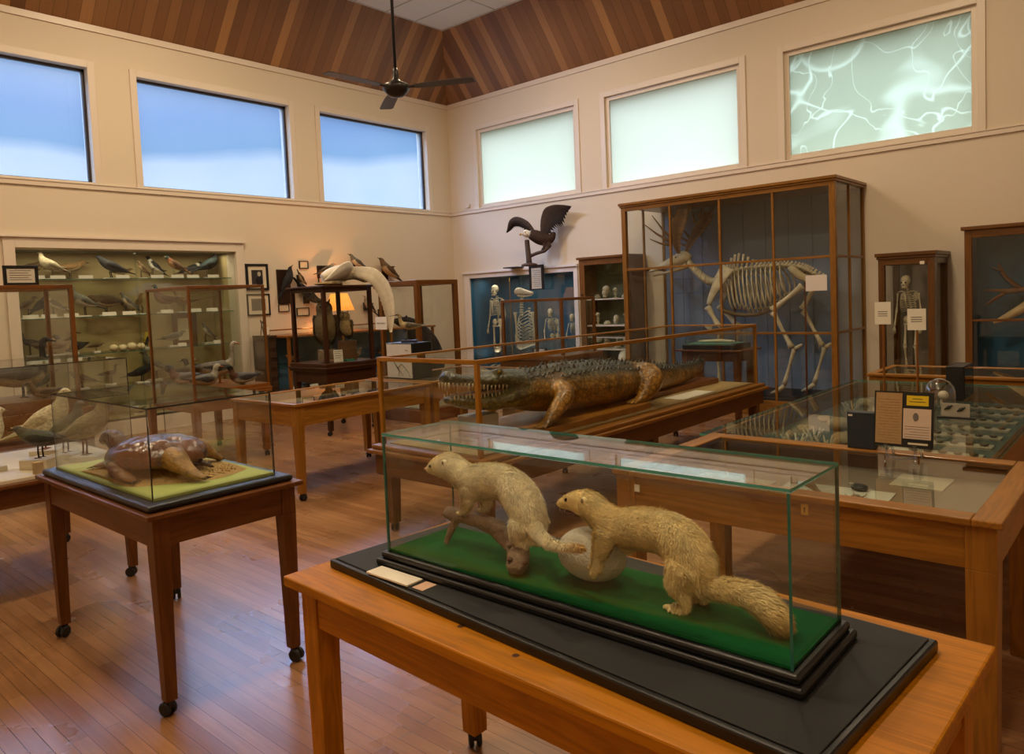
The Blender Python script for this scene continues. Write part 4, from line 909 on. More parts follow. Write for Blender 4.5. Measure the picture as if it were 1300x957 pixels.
weasel('yellowish weasel with open mouth leaning its forepaws on the pale stone', C2, st2,
    [[(X-.025, .975, 1.0, .024, .03), (X-.034, .985, .965, .020), (X-.042, .992, .935, .013), (X-.05, .995, .912, .010, .012), (X-.056, 1.003, .897, .008)], [(X+.022, .95, .99, .022, .028), (X+.024, .945, .965, .018), (X+.02, .965, .952, .012), (X+.015, .975, .955, .009, .008)]],
    [[(X-.03, .775, .965, .032, .038), (X-.036, .79, .925, .026), (X-.034, .775, .895, .014), (X-.034, .775, .874, .010), (X-.036, .80, .869, .011, .007), (X-.036, .825, .867, .008, .005)], [(X+.03, .775, .965, .032, .038), (X+.034, .78, .925, .026), (X+.034, .765, .895, .014), (X+.034, .765, .874, .010), (X+.036, .79, .869, .011, .007), (X+.036, .815, .867, .008, .005)]],
    [(X-.026, 1.035, 1.066), (X+.026, 1.035, 1.066)], [(X-.019, 1.095, 1.058), (X+.019, 1.095, 1.058)], (X, 1.14, 1.037),
    [(X, .765, .925, .03), (X-.004, .73, .922, .024), (X-.008, .69, .925, .022), (X-.012, .65, .928, .024), (X-.016, .615, .921, .027), (X-.02, .587, .905, .026), (X-.022, .57, .886, .020), (X-.022, .562, .874, .008)],
    lambda p: (0, -1, -.1) if p[1] > .83 else ((0, -.3, -1) if p[1] > .74 else (0, -1, -.2)), 9,
    mouth=('#3a2420', [(X-.0, 1.128, 1.022, .004, .003), (X, 1.11, 1.020, .010, .006), (X, 1.09, 1.022, .013, .006), (X, 1.078, 1.026, .006, .003)], [(X-.008, 1.124, 1.029), (X+.008, 1.124, 1.029), (X-.009, 1.108, 1.028)]), loc=(X, .95, .866))
# branch
t = thing('driftwood_branch', 'weathered forked branch under the first weasel on the green felt', 'branch', (X, 1.4, FZ))
mb = MB()
mb.loft(smooth_st([(X+.01, 1.555, .945, .006), (X+.01, 1.543, .948, .020, .018), (X, 1.505, .952, .024, .018), (X, 1.45, .948, .022, .017), (X, 1.40, .948, .024, .02), (X-.0, 1.35, .935, .022, .021), (X-.005, 1.30, .915, .026, .024), (X-.015, 1.262, .905, .030, .028), (X-.045, 1.235, .893, .030, .028), (X-.075, 1.215, .884, .026, .022), (X-.092, 1.203, .880, .012, .012)], 3), 12)
mb.loft(smooth_st([(X-.005, 1.49, .95, .014), (X-.01, 1.505, .92, .012), (X-.015, 1.52, .895, .011), (X-.02, 1.527, .868, .010)], 2), 8)
mb.loft(smooth_st([(X+.01, 1.38, .95, .016), (X+.03, 1.34, .925, .014), (X+.04, 1.31, .89, .012), (X+.045, 1.30, .866, .010)], 2), 8)
skin = fuse(mb, .005, 2, .4)
skin.v = [tuple(V(p)+V((noise.noise(V(p)*60), noise.noise(V(p)*60+V((9, 0, 0))), noise.noise(V(p)*60+V((0, 9, 0)))))*.003) for p in skin.v]
part('branch', skin, M_bark, t, smooth=True)
mb = MB()
for c_, r_ in (((X-.088, 1.225, .905), .008), ((X-.07, 1.19, .898), .007), ((X-.05, 1.26, .92), .006)): mb.ell(c_, (r_, r_, r_*.7), 10, 6)
part('knot', mb, plain('dark_knot', '#5a3d2a', rough=.8), t, smooth=True)
# stone
s_ = MB().ell((X+.01, 1.045, .926), (.068, .090, .063), 36, 22)
s_.v = [tuple(V(p)+(V(p)-V((X+.01, 1.045, .926)))*.06*noise.noise(V(p)*9)) for p in s_.v]
solo('round_stone', s_, M_stone, 'round pale grey stone between the two weasels', 'stone', (X+.01, 1.045, FZ), smooth=True)

# ------------------------------------------------------------------ turtle case
t = thing('display_table', 'dark reddish wooden table on casters carrying the turtle case', 'table', (1.42, 3.45, 0))
wood_table(t, 1.125, 1.79, 2.83, 4.10, .80, W_TURT, top_t=.02, over=.028, apron=.115, leg=.032, foot=.022)
t = thing('glass_display_case', 'glass case with black edges and yellow-green floor holding the turtle', 'display case', (1.45, 3.45, .80))
GX0, GX1, GY0, GY1 = 1.19, 1.715, 2.93, 4.0
part('plinth', MB().box(1.145, 2.865, .80, 1.765, 4.065, .828), M_black, t, .012)
part('floor_board', MB().box(GX0+.004, GY0+.004, .828, GX1-.004, GY1-.004, .838), M_lime, t)
glass_box(t, GX0, GX1, GY0, GY1, .828, 1.185, t=.006, edge=M_edge_black)
TC = (1.41, 3.39); hd = math.atan2(.8, -.6)
mb = MB(); M_sand = plain('coarse_sand', '#b3935c', rough=.95, var=.55, scale=110, bump=1.0, bscale=150)
vs = [(TC[0], TC[1], .848)]; n = 40
for ring, (rr, zz) in enumerate(((.1, .852), (.19, .85), (.25, .845), (.28, .8385))):
    for j in range(n):
        a = 2*PI*j/n; w = rr*(1+.10*noise.noise(V((math.cos(a)*1.5, math.sin(a)*1.5, 3))))
        x = w*math.cos(a)*1.5; y = w*math.sin(a)*.98; q = V((x*math.cos(hd)-y*math.sin(hd), x*math.sin(hd)+y*math.cos(hd)))
        vs.append((min(max(TC[0]+q.x, GX0+.03), GX1-.03), min(max(TC[1]+.03+q.y, GY0+.05), GY1-.05), zz+.003*noise.noise(V((q.x*40, q.y*40, 0)))))
fs = [(0, 1+j, 1+(j+1) % n) for j in range(n)]
for r_ in range(3): fs += [(1+r_*n+j, 1+(r_+1)*n+j, 1+(r_+1)*n+(j+1) % n, 1+r_*n+(j+1) % n) for j in range(n)]
fs.append(tuple(1+3*n+j for j in range(n-1, -1, -1)))
mb.add(vs, fs)
rs = random.Random(8)
for q in range(2600):
    a = rs.uniform(0, 6.28); u = math.sqrt(rs.random())*.9; p0 = vs[0]; e_ = vs[1+3*n+int(a/6.2832*n) % n]; px_, py_ = p0[0]+(e_[0]-p0[0])*u, p0[1]+(e_[1]-p0[1])*u; r0 = rs.uniform(.002, .0045)
    zb_ = .852-.011*u; mb.add([(px_-r0, py_, zb_), (px_+r0*.6, py_-r0, zb_), (px_+r0*.4, py_+r0*1.1, zb_), (px_+rs.uniform(-r0, r0), py_, zb_+r0*rs.uniform(1.8, 3.2))], [(2, 1, 0), (0, 1, 3), (1, 2, 3), (2, 0, 3)])
solo('sand_bed', mb, M_sand, 'patch of coarse brown sand spread under the turtle', 'sand', (TC[0], TC[1], .838), kind='stuff')
t = thing('mounted_turtle', 'brown mounted turtle with domed shell and raised head on the sand', 'turtle', (TC[0], TC[1], .85), hd)
def W(x, y, z): return (TC[0]+x, TC[1]+y, .85+z)
mb = MB(); mb.c = lin('#7d5a2c')
TAN = lin('#74502a'); DRK = lin('#3a2415')
mb.ell(W(0, 0, .055), (.185, .145, .045), 24, 10)
mb.c = lin('#462a1a'); mb.loft(smooth_st([(*W(.12, 0, .07), .06, .05), (*W(.165, -.01, .10), .05, .046), (*W(.198, -.025, .13), .044, .040), (*W(.228, -.04, .148), .046, .038), (*W(.258, -.055, .145), .040, .032), (*W(.285, -.062, .132), .026, .022), (*W(.298, -.066, .12), .008)], 3), 14)
mb.c = TAN
mb.loft(smooth_st([(*W(.10, -.07, .065), .05, .038), (*W(.19, -.11, .05), .042, .030), (*W(.27, -.11, .032), .038, .020), (*W(.33, -.10, .014), .036, .012), (*W(.365, -.095, .007), .02, .006)], 3), 12)
mb.loft(smooth_st([(*W(.10, .09, .065), .052, .04), (*W(.10, .14, .05), .042, .032), (*W(.06, .182, .032), .034, .022), (*W(.01, .204, .016), .030, .013), (*W(-.03, .222, .007), .018, .006)], 3), 12)
mb.c = lin('#8f6b2e')
for s1, q_ in ((1, 1), (-1, .5)): mb.loft(smooth_st([(*W(-.10, s1*.07, .075), .06, .055), (*W(-.10-.06*q_, s1*.13, .07), .055, .048), (*W(-.10-.12*q_, s1*.165, .042), .040, .028), (*W(-.10-.18*q_, s1*.185, .016), .028, .014), (*W(-.10-.22*q_, s1*.19, .007), .014, .007)], 3), 12)
mb.c = DRK; mb.loft([(*W(-.15, 0, .05), .03, .03), (*W(-.21, .01, .035), .015, .015), (*W(-.27, .02, .015), .006, .006)], 8)
part('body', fuse(mb, .0065, 4), M_hide, t, smooth=True)
# shell with scutes
mb = MB(); n, m_ = 40, 16; vs = []; ks = []
seeds = [(x, 0) for x in (.17, .09, 0, -.09, -.17)]+[(x, s1*.095) for x in (.11, .03, -.06, -.14) for s1 in (1, -1)]+[(.215*math.cos(a), .178*math.sin(a)) for a in [2*PI*(q+.5)/22 for q in range(22)]]
for i in range(m_+1):
    th = PI/2*(1-i/m_)
    for j in range(n*2):
        a = 2*PI*j/(n*2); cr = math.cos(th)**.85
        x = .22*cr*math.cos(a); y = .182*cr*math.sin(a); z = .052+.105*math.sin(th)**.8
        ds = sorted((math.hypot(x-p, y-q) for p, q in seeds)); e = min(1, (ds[1]-ds[0])/.016)
        z -= .008*(1-e); z += .006*max(0, 1-ds[0]/.05)
        vs.append(W(x, y, z)); f = .5+.5*e; k0 = lin('#6a4128') if noise.noise(V((x*9, y*9, 0))) > -.1 else lin('#4a382c'); ks.append(tuple(c_*f for c_ in k0))
fs = [(i*n*2+j, i*n*2+(j+1) % (n*2), (i+1)*n*2+(j+1) % (n*2), (i+1)*n*2+j) for i in range(m_) for j in range(n*2)]
o = len(vs)
for j in range(n*2): a = 2*PI*j/(n*2); vs.append(W(.205*math.cos(a), .168*math.sin(a), .045)); ks.append(lin('#8a6a3c'))
fs += [(o+j, o+(j+1) % (n*2), (j+1) % (n*2), j) for j in range(n*2)]; fs.append(tuple(o+j for j in range(n*2-1, -1, -1)))
mb.add(vs, [tuple(reversed(f)) for f in fs], 0, ks)
part('shell', mb, painted('polished_shell', rough=.22, var=.3, scale=30, bump=.35, bscale=50, spec=.7), t, smooth=True)
for s1 in (-1, 1): part('eye', MB().ell(W(.255, -.053+s1*.036, .158), (.007,)*3, 8, 6), M_eye, t, smooth=True)
mb = MB()
for bx, by in ((-.025, .222), (.37, -.095), (-.32, .19), (-.20, -.185)):
    for q in range(4): mb.tube([W(bx+(-.01 if bx > 0 else .01), by+(q-1.5)*.012, .008), W(bx+(.015 if bx > 0 else -.015), by+(q-1.5)*.016, .003)], .004, 5, .001)
part('claws', mb, M_ink, t)

# ------------------------------------------------------------------ pigeon case, left edge
t = thing('display_table', 'dark reddish wooden table on casters under the pigeon case at the left edge', 'table', (1.42, 5.2, 0))
wood_table(t, .70, 1.80, 4.56, 5.80, .685, W_TURT, top_t=.02, over=.03, apron=.11, leg=.032, foot=.022)
t = thing('glass_display_case', 'glass case of pale pigeons at the left edge of the room', 'display case', (1.4, 5.1, .685))
part('floor_board', MB().box(.72, 4.60, .685, 1.79, 5.6, .705), M_cream, t, .002)
glass_box(t, .73, 2.10-.32, 4.605, 5.59, .705, 1.295, t=.004, edge=M_edge_black)
PIG = [(1.36, 4.82, 'darkp', 'low', .31, math.radians(128), .055, 'small dark grey pigeon facing left on a cream block'), (1.53, 5.27, 'pale', 'pigeon', .37, math.radians(-40), .03, 'white pigeon with its head raised high'), (1.56, 5.0, 'grey', 'pigeon', .31, math.radians(-60), .03, 'buff grey pigeon between the white and the mottled ones'), (1.60, 4.79, 'mott', 'pigeon', .345, math.radians(-46), .03, 'mottled pale pigeon nearest the turtle case'), (1.12, 4.95, 'pale', 'pigeon', .32, math.radians(20), .03, 'white pigeon cut off by the left edge')]
PAL['darkp'] = dict(back='#4a453e', belly='#5d574d', wing='#3d3933', head='#4a443c', beak='#2a2520', tail='#3b362f')
PAL['mott'] = dict(back='#a59474', belly='#b8a98a', wing='#94835f', head='#9e8e70', beak='#3b3128', tail='#8a7959', leg='#7a4a38')
PAL['pale']['leg'] = '#8a4a3a'; PAL['grey']['leg'] = '#6a4438'
for x, y, pal, kd, sc, rz, sh, lab in PIG:
    bird(kd, pal, (x, y, .7055), sc, rz, lab, stand=(sh, .16, .14, M_cream), eye=True)
solo('wood_block', MB().box(1.27, 4.62, .7055, 1.315, 4.66, .77), plain('bare_wood_block', '#c4a680', rough=.8), 'small upright bare wood block by the front edge of the pigeon case', 'block', (1.29, 4.64, .7055), bevel=.002)

# ------------------------------------------------------------------ plain glass-topped table, centre left
t = thing('glass_top_table', 'oak glass-topped table on casters showing framed pictures, centre left', 'table', (3.25, 5.17, 0), math.radians(2.5))
glass_top_table(t, 3.23, 4.74, 5.16, 6.12, .79, W_OAK, fw=.045, depth=.08, apron=.16, leg=.036, foot=.026, liner=plain('cream_liner', '#cdb58e', rough=.9))
for i, (x, y, w_, h_, c_) in enumerate(((3.55, 5.6, .26, .5, '#5b4a3a'), (4.0, 5.65, .34, .6, '#2b241f'), (4.45, 5.65, .3, .6, '#3a3833'))):
    mb = MB().box(x-w_/2, y-h_/2, .7105, x+w_/2, y+h_/2, .718)
    solo('framed_plate', mb, [plain('plate_'+str(i), c_, rough=.4, var=.5, scale=9)], f'dark flat picture plate, {ORDN[i]} from the near end inside the oak glass-topped table', 'picture', (x, y, .7105), 'plates in the oak glass-topped table', rz=math.radians(2.5))
t = thing('glass_top_table', 'second oak glass-topped table carrying the stick insect box', 'table', (4.8, 5.25, 0), math.radians(2))
glass_top_table(t, 4.80, 6.2, 5.27, 6.22, .79, W_OAK, fw=.05, depth=.08, apron=.16, leg=.036, foot=.026)
# stick insect box: white sketch side, black other side
t = thing('specimen_box', 'black box with a white front and dry twigs inside on the second oak table', 'box', (4.95, 5.8, .79))
part('shell', MB().box(4.875, 5.635, .79, 5.13, 6.04, .80).box(4.875, 5.635, 1.14, 5.13, 6.04, 1.15).box(4.88, 5.635, .80, 5.13, 5.645, 1.14).box(4.88, 6.03, .80, 5.13, 6.04, 1.14).box(5.12, 5.645, .80, 5.13, 6.03, 1.14), M_black, t, .002)
part('white_front', MB().box(4.872, 5.65, .80, 4.876, 6.03, 1.14), plain('off_white_sheet', '#cfc6b4', rough=.6), t)
mb = MB()
for pts in ([(4.868, 5.95, .99), (4.868, 5.86, .90), (4.868, 5.78, .82)], [(4.868, 5.86, .90), (4.868, 5.80, .94), (4.868, 5.70, .86), (4.868, 5.68, .81)], [(4.868, 5.90, .94), (4.868, 5.84, .86), (4.868, 5.86, .81)], [(4.868, 5.93, 1.0), (4.868, 5.80, 1.0), (4.868, 5.70, .96)], [(4.868, 5.73, 1.08), (4.868, 5.69, 1.075)]): mb.tube(pts, .0035, 5, .0015)
part('twigs', mb, M_ink, t)
t = bird('wader', dict(back='#6d624c', belly='#b09a70', wing='#5a5444', head='#8a7a58', beak='#1d1a17', tail='#8f8468', leg='#5f5a50', neck='#a38f66'), (4.99, 5.80, 1.15), .33, 2.3, 'brown streaked shorebird with a thin dark bill standing on top of the black box', stand=(.025, .16, .1, plain('blue_black_base', '#2a2d46', rough=.5)), eye=True)
t = thing('sign_card', 'white sign card on a thin wooden rod left of the shorebird', 'sign', (4.86, 6.08, .79))
SX = 4.86
part('rod', MB().tube([(SX+.01, 6.08, .79), (SX+.01, 6.08, 1.31)], .006, 8), wood(W_CASE, 'Z'), t); part('card_face', MB().box(SX-.002, 5.99, 1.29, SX+.002, 6.17, 1.42), M_white, t)
text('Stick Insects', .026, (SX-.003, 6.08, 1.355), (PI/2, 0, -PI/2), M_ink, t)

# ------------------------------------------------------------------ duck case
t = thing('display_table', 'oak table on casters under the framed duck case', 'table', (3.8, 7.7, 0))
wood_table(t, 3.33, 4.20, 7.13, 8.28, .705, W_CASE, top_t=.02, over=.03, apron=.13, leg=.036, foot=.028)
t = thing('framed_glass_case', 'tall wood-framed glass case holding ducks beside the white wall case', 'display case', (3.8, 7.7, .705))
part('plinth', MB().box(3.345, 7.145, .705, 4.215, 8.15, .735).box(3.36, 7.16, .735, 4.2, 8.135, .775), wood(W_CASE, 'X'), t, .004)
frame_case(t, 3.375, 4.20, 7.165, 8.12, .775, 1.81, '#74471a', w=.026)
DUCKS = [(3.66, 7.95, 'duck', 'drake', .36, PI*.95, 'dark-headed duck at the back corner of the framed duck case, facing left'), (3.64, 7.47, 'duck', 'mottle', .36, PI*.05, 'speckled duck sitting low at the front left of the framed duck case'), (3.96, 7.285, 'duck', 'drake', .34, PI, 'dark-headed duck at the front right of the framed duck case')]
for x, y, k_, p_, sc, rz, lab in DUCKS: bird(k_, p_, (x, y, .775), sc, rz, lab, name='mounted_duck', cat='duck', eye=True)
bird('goose', 'mottle', (3.90, 7.70, .775), .40, -.25, 'long-necked speckled duck with an orange-brown bill in the framed duck case', name='mounted_duck', cat='duck', eye=True)

# ------------------------------------------------------------------ goose case at far left
t = thing('display_table', 'reddish wooden table under the framed goose case at far left', 'table', (1.7, 7.3, 0))
wood_table(t, .9, 2.42, 6.95, 7.72, .60, '#74471a', top_t=.02, over=.03, apron=.10, leg=.036, foot=.028)
t = thing('framed_glass_case', 'wood-framed glass case holding a goose at far left', 'display case', (1.7, 7.3, .60))
part('plinth', MB().box(.95, 6.97, .60, 2.40, 7.70, .78).box(.97, 6.99, .78, 2.36, 7.68, .88), wood('#74471a', 'X'), t, .005)
frame_case(t, 1.0, 2.315, 7.0, 7.65, .88, 1.83, '#74471a', w=.035)
bird('goose', dict(back='#3e3830', belly='#b3a387', wing='#4a443c', head='#16171a', neck='#17181b', beak='#111113', tail='#1b1b1d', leg='#17171a'), (1.97, 7.38, .88), .46, -.1, 'goose with a black neck and pale breast in the framed case at far left', name='mounted_goose', cat='goose', eye=True)
bird('duck', 'brown', (2.08, 7.14, .88), .24, PI, 'small brown duck behind the goose', name='mounted_duck', cat='duck')
t = thing('framed_notice', 'small black-framed white notice standing on top of the goose case', 'sign', (1.98, 7.3, 1.83))
mb = MB()
for A in ((1.82, 1.83, 1.845, 1.99), (2.045, 1.83, 2.07, 1.99), (1.845, 1.965, 2.045, 1.99), (1.845, 1.83, 2.045, 1.85)): mb.box(A[0], 7.02, A[1], A[2], 7.04, A[3])
part('frame', mb, M_black, t, .002); part('sheet', MB().box(1.845, 7.028, 1.85, 2.045, 7.034, 1.965), M_white, t)
mb = MB()
for q in range(5): mb.box(1.865, 7.0265, 1.945-q*.018, 2.02-(.02 if q % 2 else 0), 7.028, 1.949-q*.018)
part('printed_lines', mb, M_ink, t)
# ------------------------------------------------------------------ crocodile case
t = thing('display_table', 'long dark wooden table under the crocodile case', 'table', (5.1, 3.5, 0))
ZT = .575; CY0, CY1, CX0, CX1 = 3.06, 4.02, 3.14, 7.15
WC = '#80541c'
part('tabletop', MB().box(CX0-.06, CY0-.08, ZT-.03, CX1+.06, CY1+.06, ZT), wood(WC, 'X'), t, .008)
part('moulding', MB().box(CX0-.035, CY0-.05, ZT, CX1+.035, CY1+.035, ZT+.03), wood(WC, 'X'), t, .008)
for A, ax in (((CX0-.02, CY0-.03, CX1+.02, CY0-.005), 'X'), ((CX0-.02, CY1-.005, CX1+.02, CY1+.02), 'X'), ((CX0-.03, CY0-.005, CX0-.005, CY1-.005), 'Y'), ((CX1+.005, CY0-.005, CX1+.03, CY1-.005), 'Y')):
    part('apron', MB().box(A[0], A[1], ZT-.17, A[2], A[3], ZT-.03), wood('#64401a', ax), t, .003)
for x in (3.2, 5.12, 7.08):
    for y in (3.09, 3.97):
        l = part('leg', MB().taper(x, y, .06, ZT-.03, .032, .045), wood('#64401a', 'Z'), t, .003); caster(l, x, y, .06)
t = thing('framed_glass_case', 'long low wood-framed glass case holding the crocodile', 'display case', (5.1, 3.5, ZT+.03))
frame_case(t, CX0+.01, CX1-.01, CY0+.01, CY1-.01, ZT+.03, 1.195, '#96651c', w=.028)
part('case_floor', MB().box(CX0+.05, CY0+.05, ZT+.0301, CX1-.05, CY1-.05, ZT+.037), plain('sandy_paper_mat', '#a58c5e', rough=.95, var=.3, scale=60), t)
ZF = ZT+.0372
solo('display_plank', MB().box(3.78, 3.16, ZF, 5.24, 3.78, ZF+.05), wood('#a06a24', 'X'), 'thick orange-brown plank under the front half of the crocodile', 'plank', (4.5, 3.45, ZF), bevel=.006)
solo('display_plank', MB().box(5.25, 3.42, ZF, 7.0, 3.72, ZF+.05), wood('#7a4a26', 'X'), 'long dark plank under the tail of the crocodile', 'plank', (6.1, 3.55, ZF), bevel=.006)
solo('label_card', MB().box(5.75, 3.14, ZF, 6.35, 3.34, ZF+.006), M_white, 'white label sheet lying on the sandy mat by the crocodile tail', 'card', (6.05, 3.24, ZF), bevel=.001)
solo('head_rest', MB().box(3.50, 3.44, ZF, 3.72, 3.62, ZF+.165).box(3.47, 3.41, ZF, 3.75, 3.65, ZF+.02), plain('plaster_block', '#a49c92', rough=.8), 'grey plaster block propping up the crocodile jaw', 'block', (3.6, 3.52, ZF), bevel=.006)
t = thing('mounted_crocodile', 'large mounted crocodile with gaping toothed jaws in the long case', 'crocodile', (4.8, 3.47, ZF+.05))
OL = lin('#5c552e'); GR = lin('#4a4a38'); YB_ = lin('#a8782a'); BRN = lin('#6e4a24'); DKO = lin('#3d3a26')
yc = 3.50
mb = MB()
def cc(i, a): return tuple(YB_[q]*.75+OL[q]*.25 for q in range(3)) if math.sin(a) < .35 else DKO
mb.loft(smooth_st([(3.86, yc, .925, .13, .12), (4.02, yc, .90, .165, .15), (4.22, yc, .875, .20, .165), (4.45, yc, .865, .245, .185), (4.75, yc, .85, .265, .19), (5.05, yc, .835, .26, .18), (5.35, yc, .82, .225, .165), (5.60, yc, .81, .17, .145), (5.9, yc, .785, .12, .125), (6.3, yc+.02, .765, .085, .10), (6.7, yc+.05, .765, .05, .085), (6.95, yc+.08, .80, .025, .06), (7.04, yc+.09, .83, .008, .02)], 3), 20, cols=cc)
mb.c = OL
mb.loft(smooth_st([(3.285, yc, 1.045, .055, .025), (3.32, yc, 1.05, .080, .040), (3.41, yc, 1.032, .080, .036), (3.52, yc, 1.016, .088, .036), (3.62, yc, 1.004, .105, .044), (3.72, yc, 1.006, .135, .056), (3.82, yc, .99, .16, .075), (3.95, yc, .95, .165, .11)], 3), 14, cols=lambda i, a: GR if math.sin(a) > 0 else OL)
for s1 in (-1, 1): mb.ell((3.715, yc+s1*.075, 1.055), (.055, .032, .028), 10, 7)
mb.ell((3.325, yc, 1.085), (.035, .05, .018), 10, 6)
mb.c = OL
mb.loft(smooth_st([(3.30, yc, .915, .045, .020), (3.35, yc, .903, .068, .034), (3.46, yc, .880, .078, .046), (3.60, yc, .862, .098, .055), (3.72, yc, .858, .135, .068), (3.84, yc, .872, .17, .092), (3.98, yc, .89, .175, .13)], 3), 14, cols=lambda i, a: OL if math.sin(a) > -.2 else lin('#8f8448'))
mb.c = YB_
for s1 in (-1, 1):
    mb.loft(smooth_st([(4.26, yc+s1*.13, .86, .10), (4.22, yc+s1*.23, .865, .085), (4.17, yc+s1*.285, .835, .070), (4.06, yc+s1*.30, .77, .056), (3.97, yc+s1*.30, .70, .044), (3.92, yc+s1*.30, .685, .045, .018), (3.86, yc+s1*.30, .672, .03, .010)], 3), 12)
    for q in range(5): mb.loft([(3.92, yc+s1*(.30)+(q-2)*.012, .683, .014, .012), (3.86, yc+s1*.30+(q-2)*.028, .676, .011, .010), (3.80+.012*abs(q-2), yc+s1*.30+(q-2)*.04, .670, .005, .005)], 7)
    mb.loft(smooth_st([(5.45, yc+s1*.10, .83, .13), (5.42, yc+s1*.20, .84, .135, .13), (5.36, yc+s1*.26, .80, .11, .11), (5.28, yc+s1*.27, .73, .068), (5.22, yc+s1*.26, .69, .045), (5.16, yc+s1*.25, .677, .05, .018), (5.10, yc+s1*.25, .672, .03, .010)], 3), 12)
    for q in range(4): mb.loft([(5.16, yc+s1*.25+(q-1.5)*.018, .682, .016, .013), (5.08, yc+s1*.25+(q-1.5)*.034, .674, .012, .010), (5.02+.01*abs(q-1.5), yc+s1*.25+(q-1.5)*.045, .668, .005, .005)], 7)
skin = fuse(mb, .012, 3, .5)
def rk(p, k):
    n_ = noise.noise(V(p)*9)+.7*noise.noise(V(p)*22); m_ = .8+.55*n_
    return tuple(c_*m_ for c_ in k)
skin.k = [rk(p, k) for p, k in zip(skin.v, skin.k)]
def hide_tiles(name):
    m = painted(name, rough=.36, var=.25, scale=12, bump=0, spec=.6); nt = m.node_tree; b = [n for n in nt.nodes if n.type == 'BSDF_PRINCIPLED'][0]
    tc = N(nt, 'ShaderNodeTexCoord'); vo = N(nt, 'ShaderNodeTexVoronoi', feature='DISTANCE_TO_EDGE'); vo.inputs['Scale'].default_value = 24; nt.links.new(tc.outputs['Object'], vo.inputs['Vector'])
    bp = N(nt, 'ShaderNodeBump'); bp.inputs['Strength'].default_value = .9; bp.inputs['Distance'].default_value = .01; nt.links.new(vo.outputs['Distance'], bp.inputs['Height']); nt.links.new(bp.outputs[0], b.inputs['Normal'])
    b.inputs['Coat Weight'].default_value = .2; b.inputs['Coat Roughness'].default_value = .25
    src = b.inputs['Base Color'].links[0].from_socket; mr = N(nt, 'ShaderNodeMapRange'); mr.inputs['From Max'].default_value = .012 if False else .12; mr.inputs['To Min'].default_value = .35; mr.inputs['To Max'].default_value = 1.15
    nt.links.new(vo.outputs['Distance'], mr.inputs['Value']); vm = N(nt, 'ShaderNodeVectorMath', operation='SCALE'); nt.links.new(src, vm.inputs[0]); nt.links.new(mr.outputs[0], vm.inputs['Scale']); nt.links.new(vm.outputs[0], b.inputs['Base Color'])
    return m
M_croc = hide_tiles('crocodile_hide')
part('body', skin, M_croc, t, smooth=True)
mb = MB(); mb.c = lin('#2f2d22')
for i in range(50):
    x = 4.02+i*.058
    if x < 5.6: wd, zt = (.20, .048) if x > 4.2 else (.13, .04); 
    else: wd, zt = max(.02, .13-(x-5.6)*.09), .05
    zc = np.interp(x, [4.02, 4.22, 4.45, 4.75, 5.05, 5.35, 5.6, 5.9, 6.3, 6.7, 6.95], [1.04, 1.035, 1.045, 1.035, 1.01, .98, .95, .905, .86, .845, .855]); yy = yc+np.interp(x, [6, 6.3, 6.7, 7], [0, .02, .05, .08])
    rows = 7 if x < 5.6 else (3 if x < 6.2 else 1)
    for r_ in range(rows):
        u = (r_-(rows-1)/2)/max(1, (rows-1)/2); y = yy+u*wd+rnd.uniform(-.006, .006); z = zc-.055*u*u*(wd/.2)-.008; h = zt*(.45+.75*rnd.random())*(1.3 if abs(u) < .7 else .9)*(.8 if x < 5.6 else 1.0)
        mb.add([(x-.016, y-.009, z), (x+.018, y-.012, z), (x+.018, y+.012, z), (x-.016, y+.009, z), (x+.014, y, z+h*.75), (x+.004, y, z+h*.55)], [(3, 2, 1, 0), (0, 1, 4, 5), (1, 2, 4), (2, 3, 5, 4), (3, 0, 5)])
part('back_scutes', mb, M_croc, t)
mb = MB(); mb.c = (.8, .74, .55)
for s1 in (-1, 1):
    for i in range(15):
        x = 3.31+i*.032; w_ = np.interp(x, [3.3, 3.4, 3.6, 3.8], [.052, .066, .085, .12]); big = .75+.25*rnd.random()+.8*(i in (1, 4, 9, 13))
        zu = float(np.interp(x, [3.3, 3.42, 3.52, 3.62, 3.78], [1.018, 1.0, .984, .966, .955])); zl = float(np.interp(x, [3.3, 3.36, 3.46, 3.6, 3.78], [.928, .93, .920, .908, .915]))
        mb.loft([(x, yc+s1*w_, zu+.012, .0075, .0075), (x, yc+s1*w_, zu-.008, .005, .005), (x-.002, yc+s1*w_, zu-.026*big, .001, .001)], 6)
        mb.loft([(x+.014, yc+s1*w_*.88, zl-.014, .007, .007), (x+.014, yc+s1*w_*.88, zl+.006, .0045, .0045), (x+.014, yc+s1*w_*.88, zl+.024*big*.9, .001, .001)], 6)
for q in range(4): mb.loft([(3.282, yc+(q-1.5)*.03, 1.03, .007, .007), (3.28, yc+(q-1.5)*.03, .985, .001, .001)], 6)
part('teeth', mb, plain('old_ivory', '#c9b48a', rough=.4), t, smooth=True)
part('tongue', MB().loft(smooth_st([(3.36, yc, .938, .03, .008), (3.5, yc, .928, .05, .012), (3.7, yc, .925, .08, .02), (3.82, yc, .93, .08, .02)], 2), 10), plain('painted_tongue', '#a7785f', rough=.4), t, smooth=True)
for s1 in (-1, 1): part('eye', MB().ell((3.70, yc+s1*.103, 1.058), (.014, .009, .012), 10, 7), plain('amber_eye', '#8a6a1c', rough=.1), t, smooth=True)

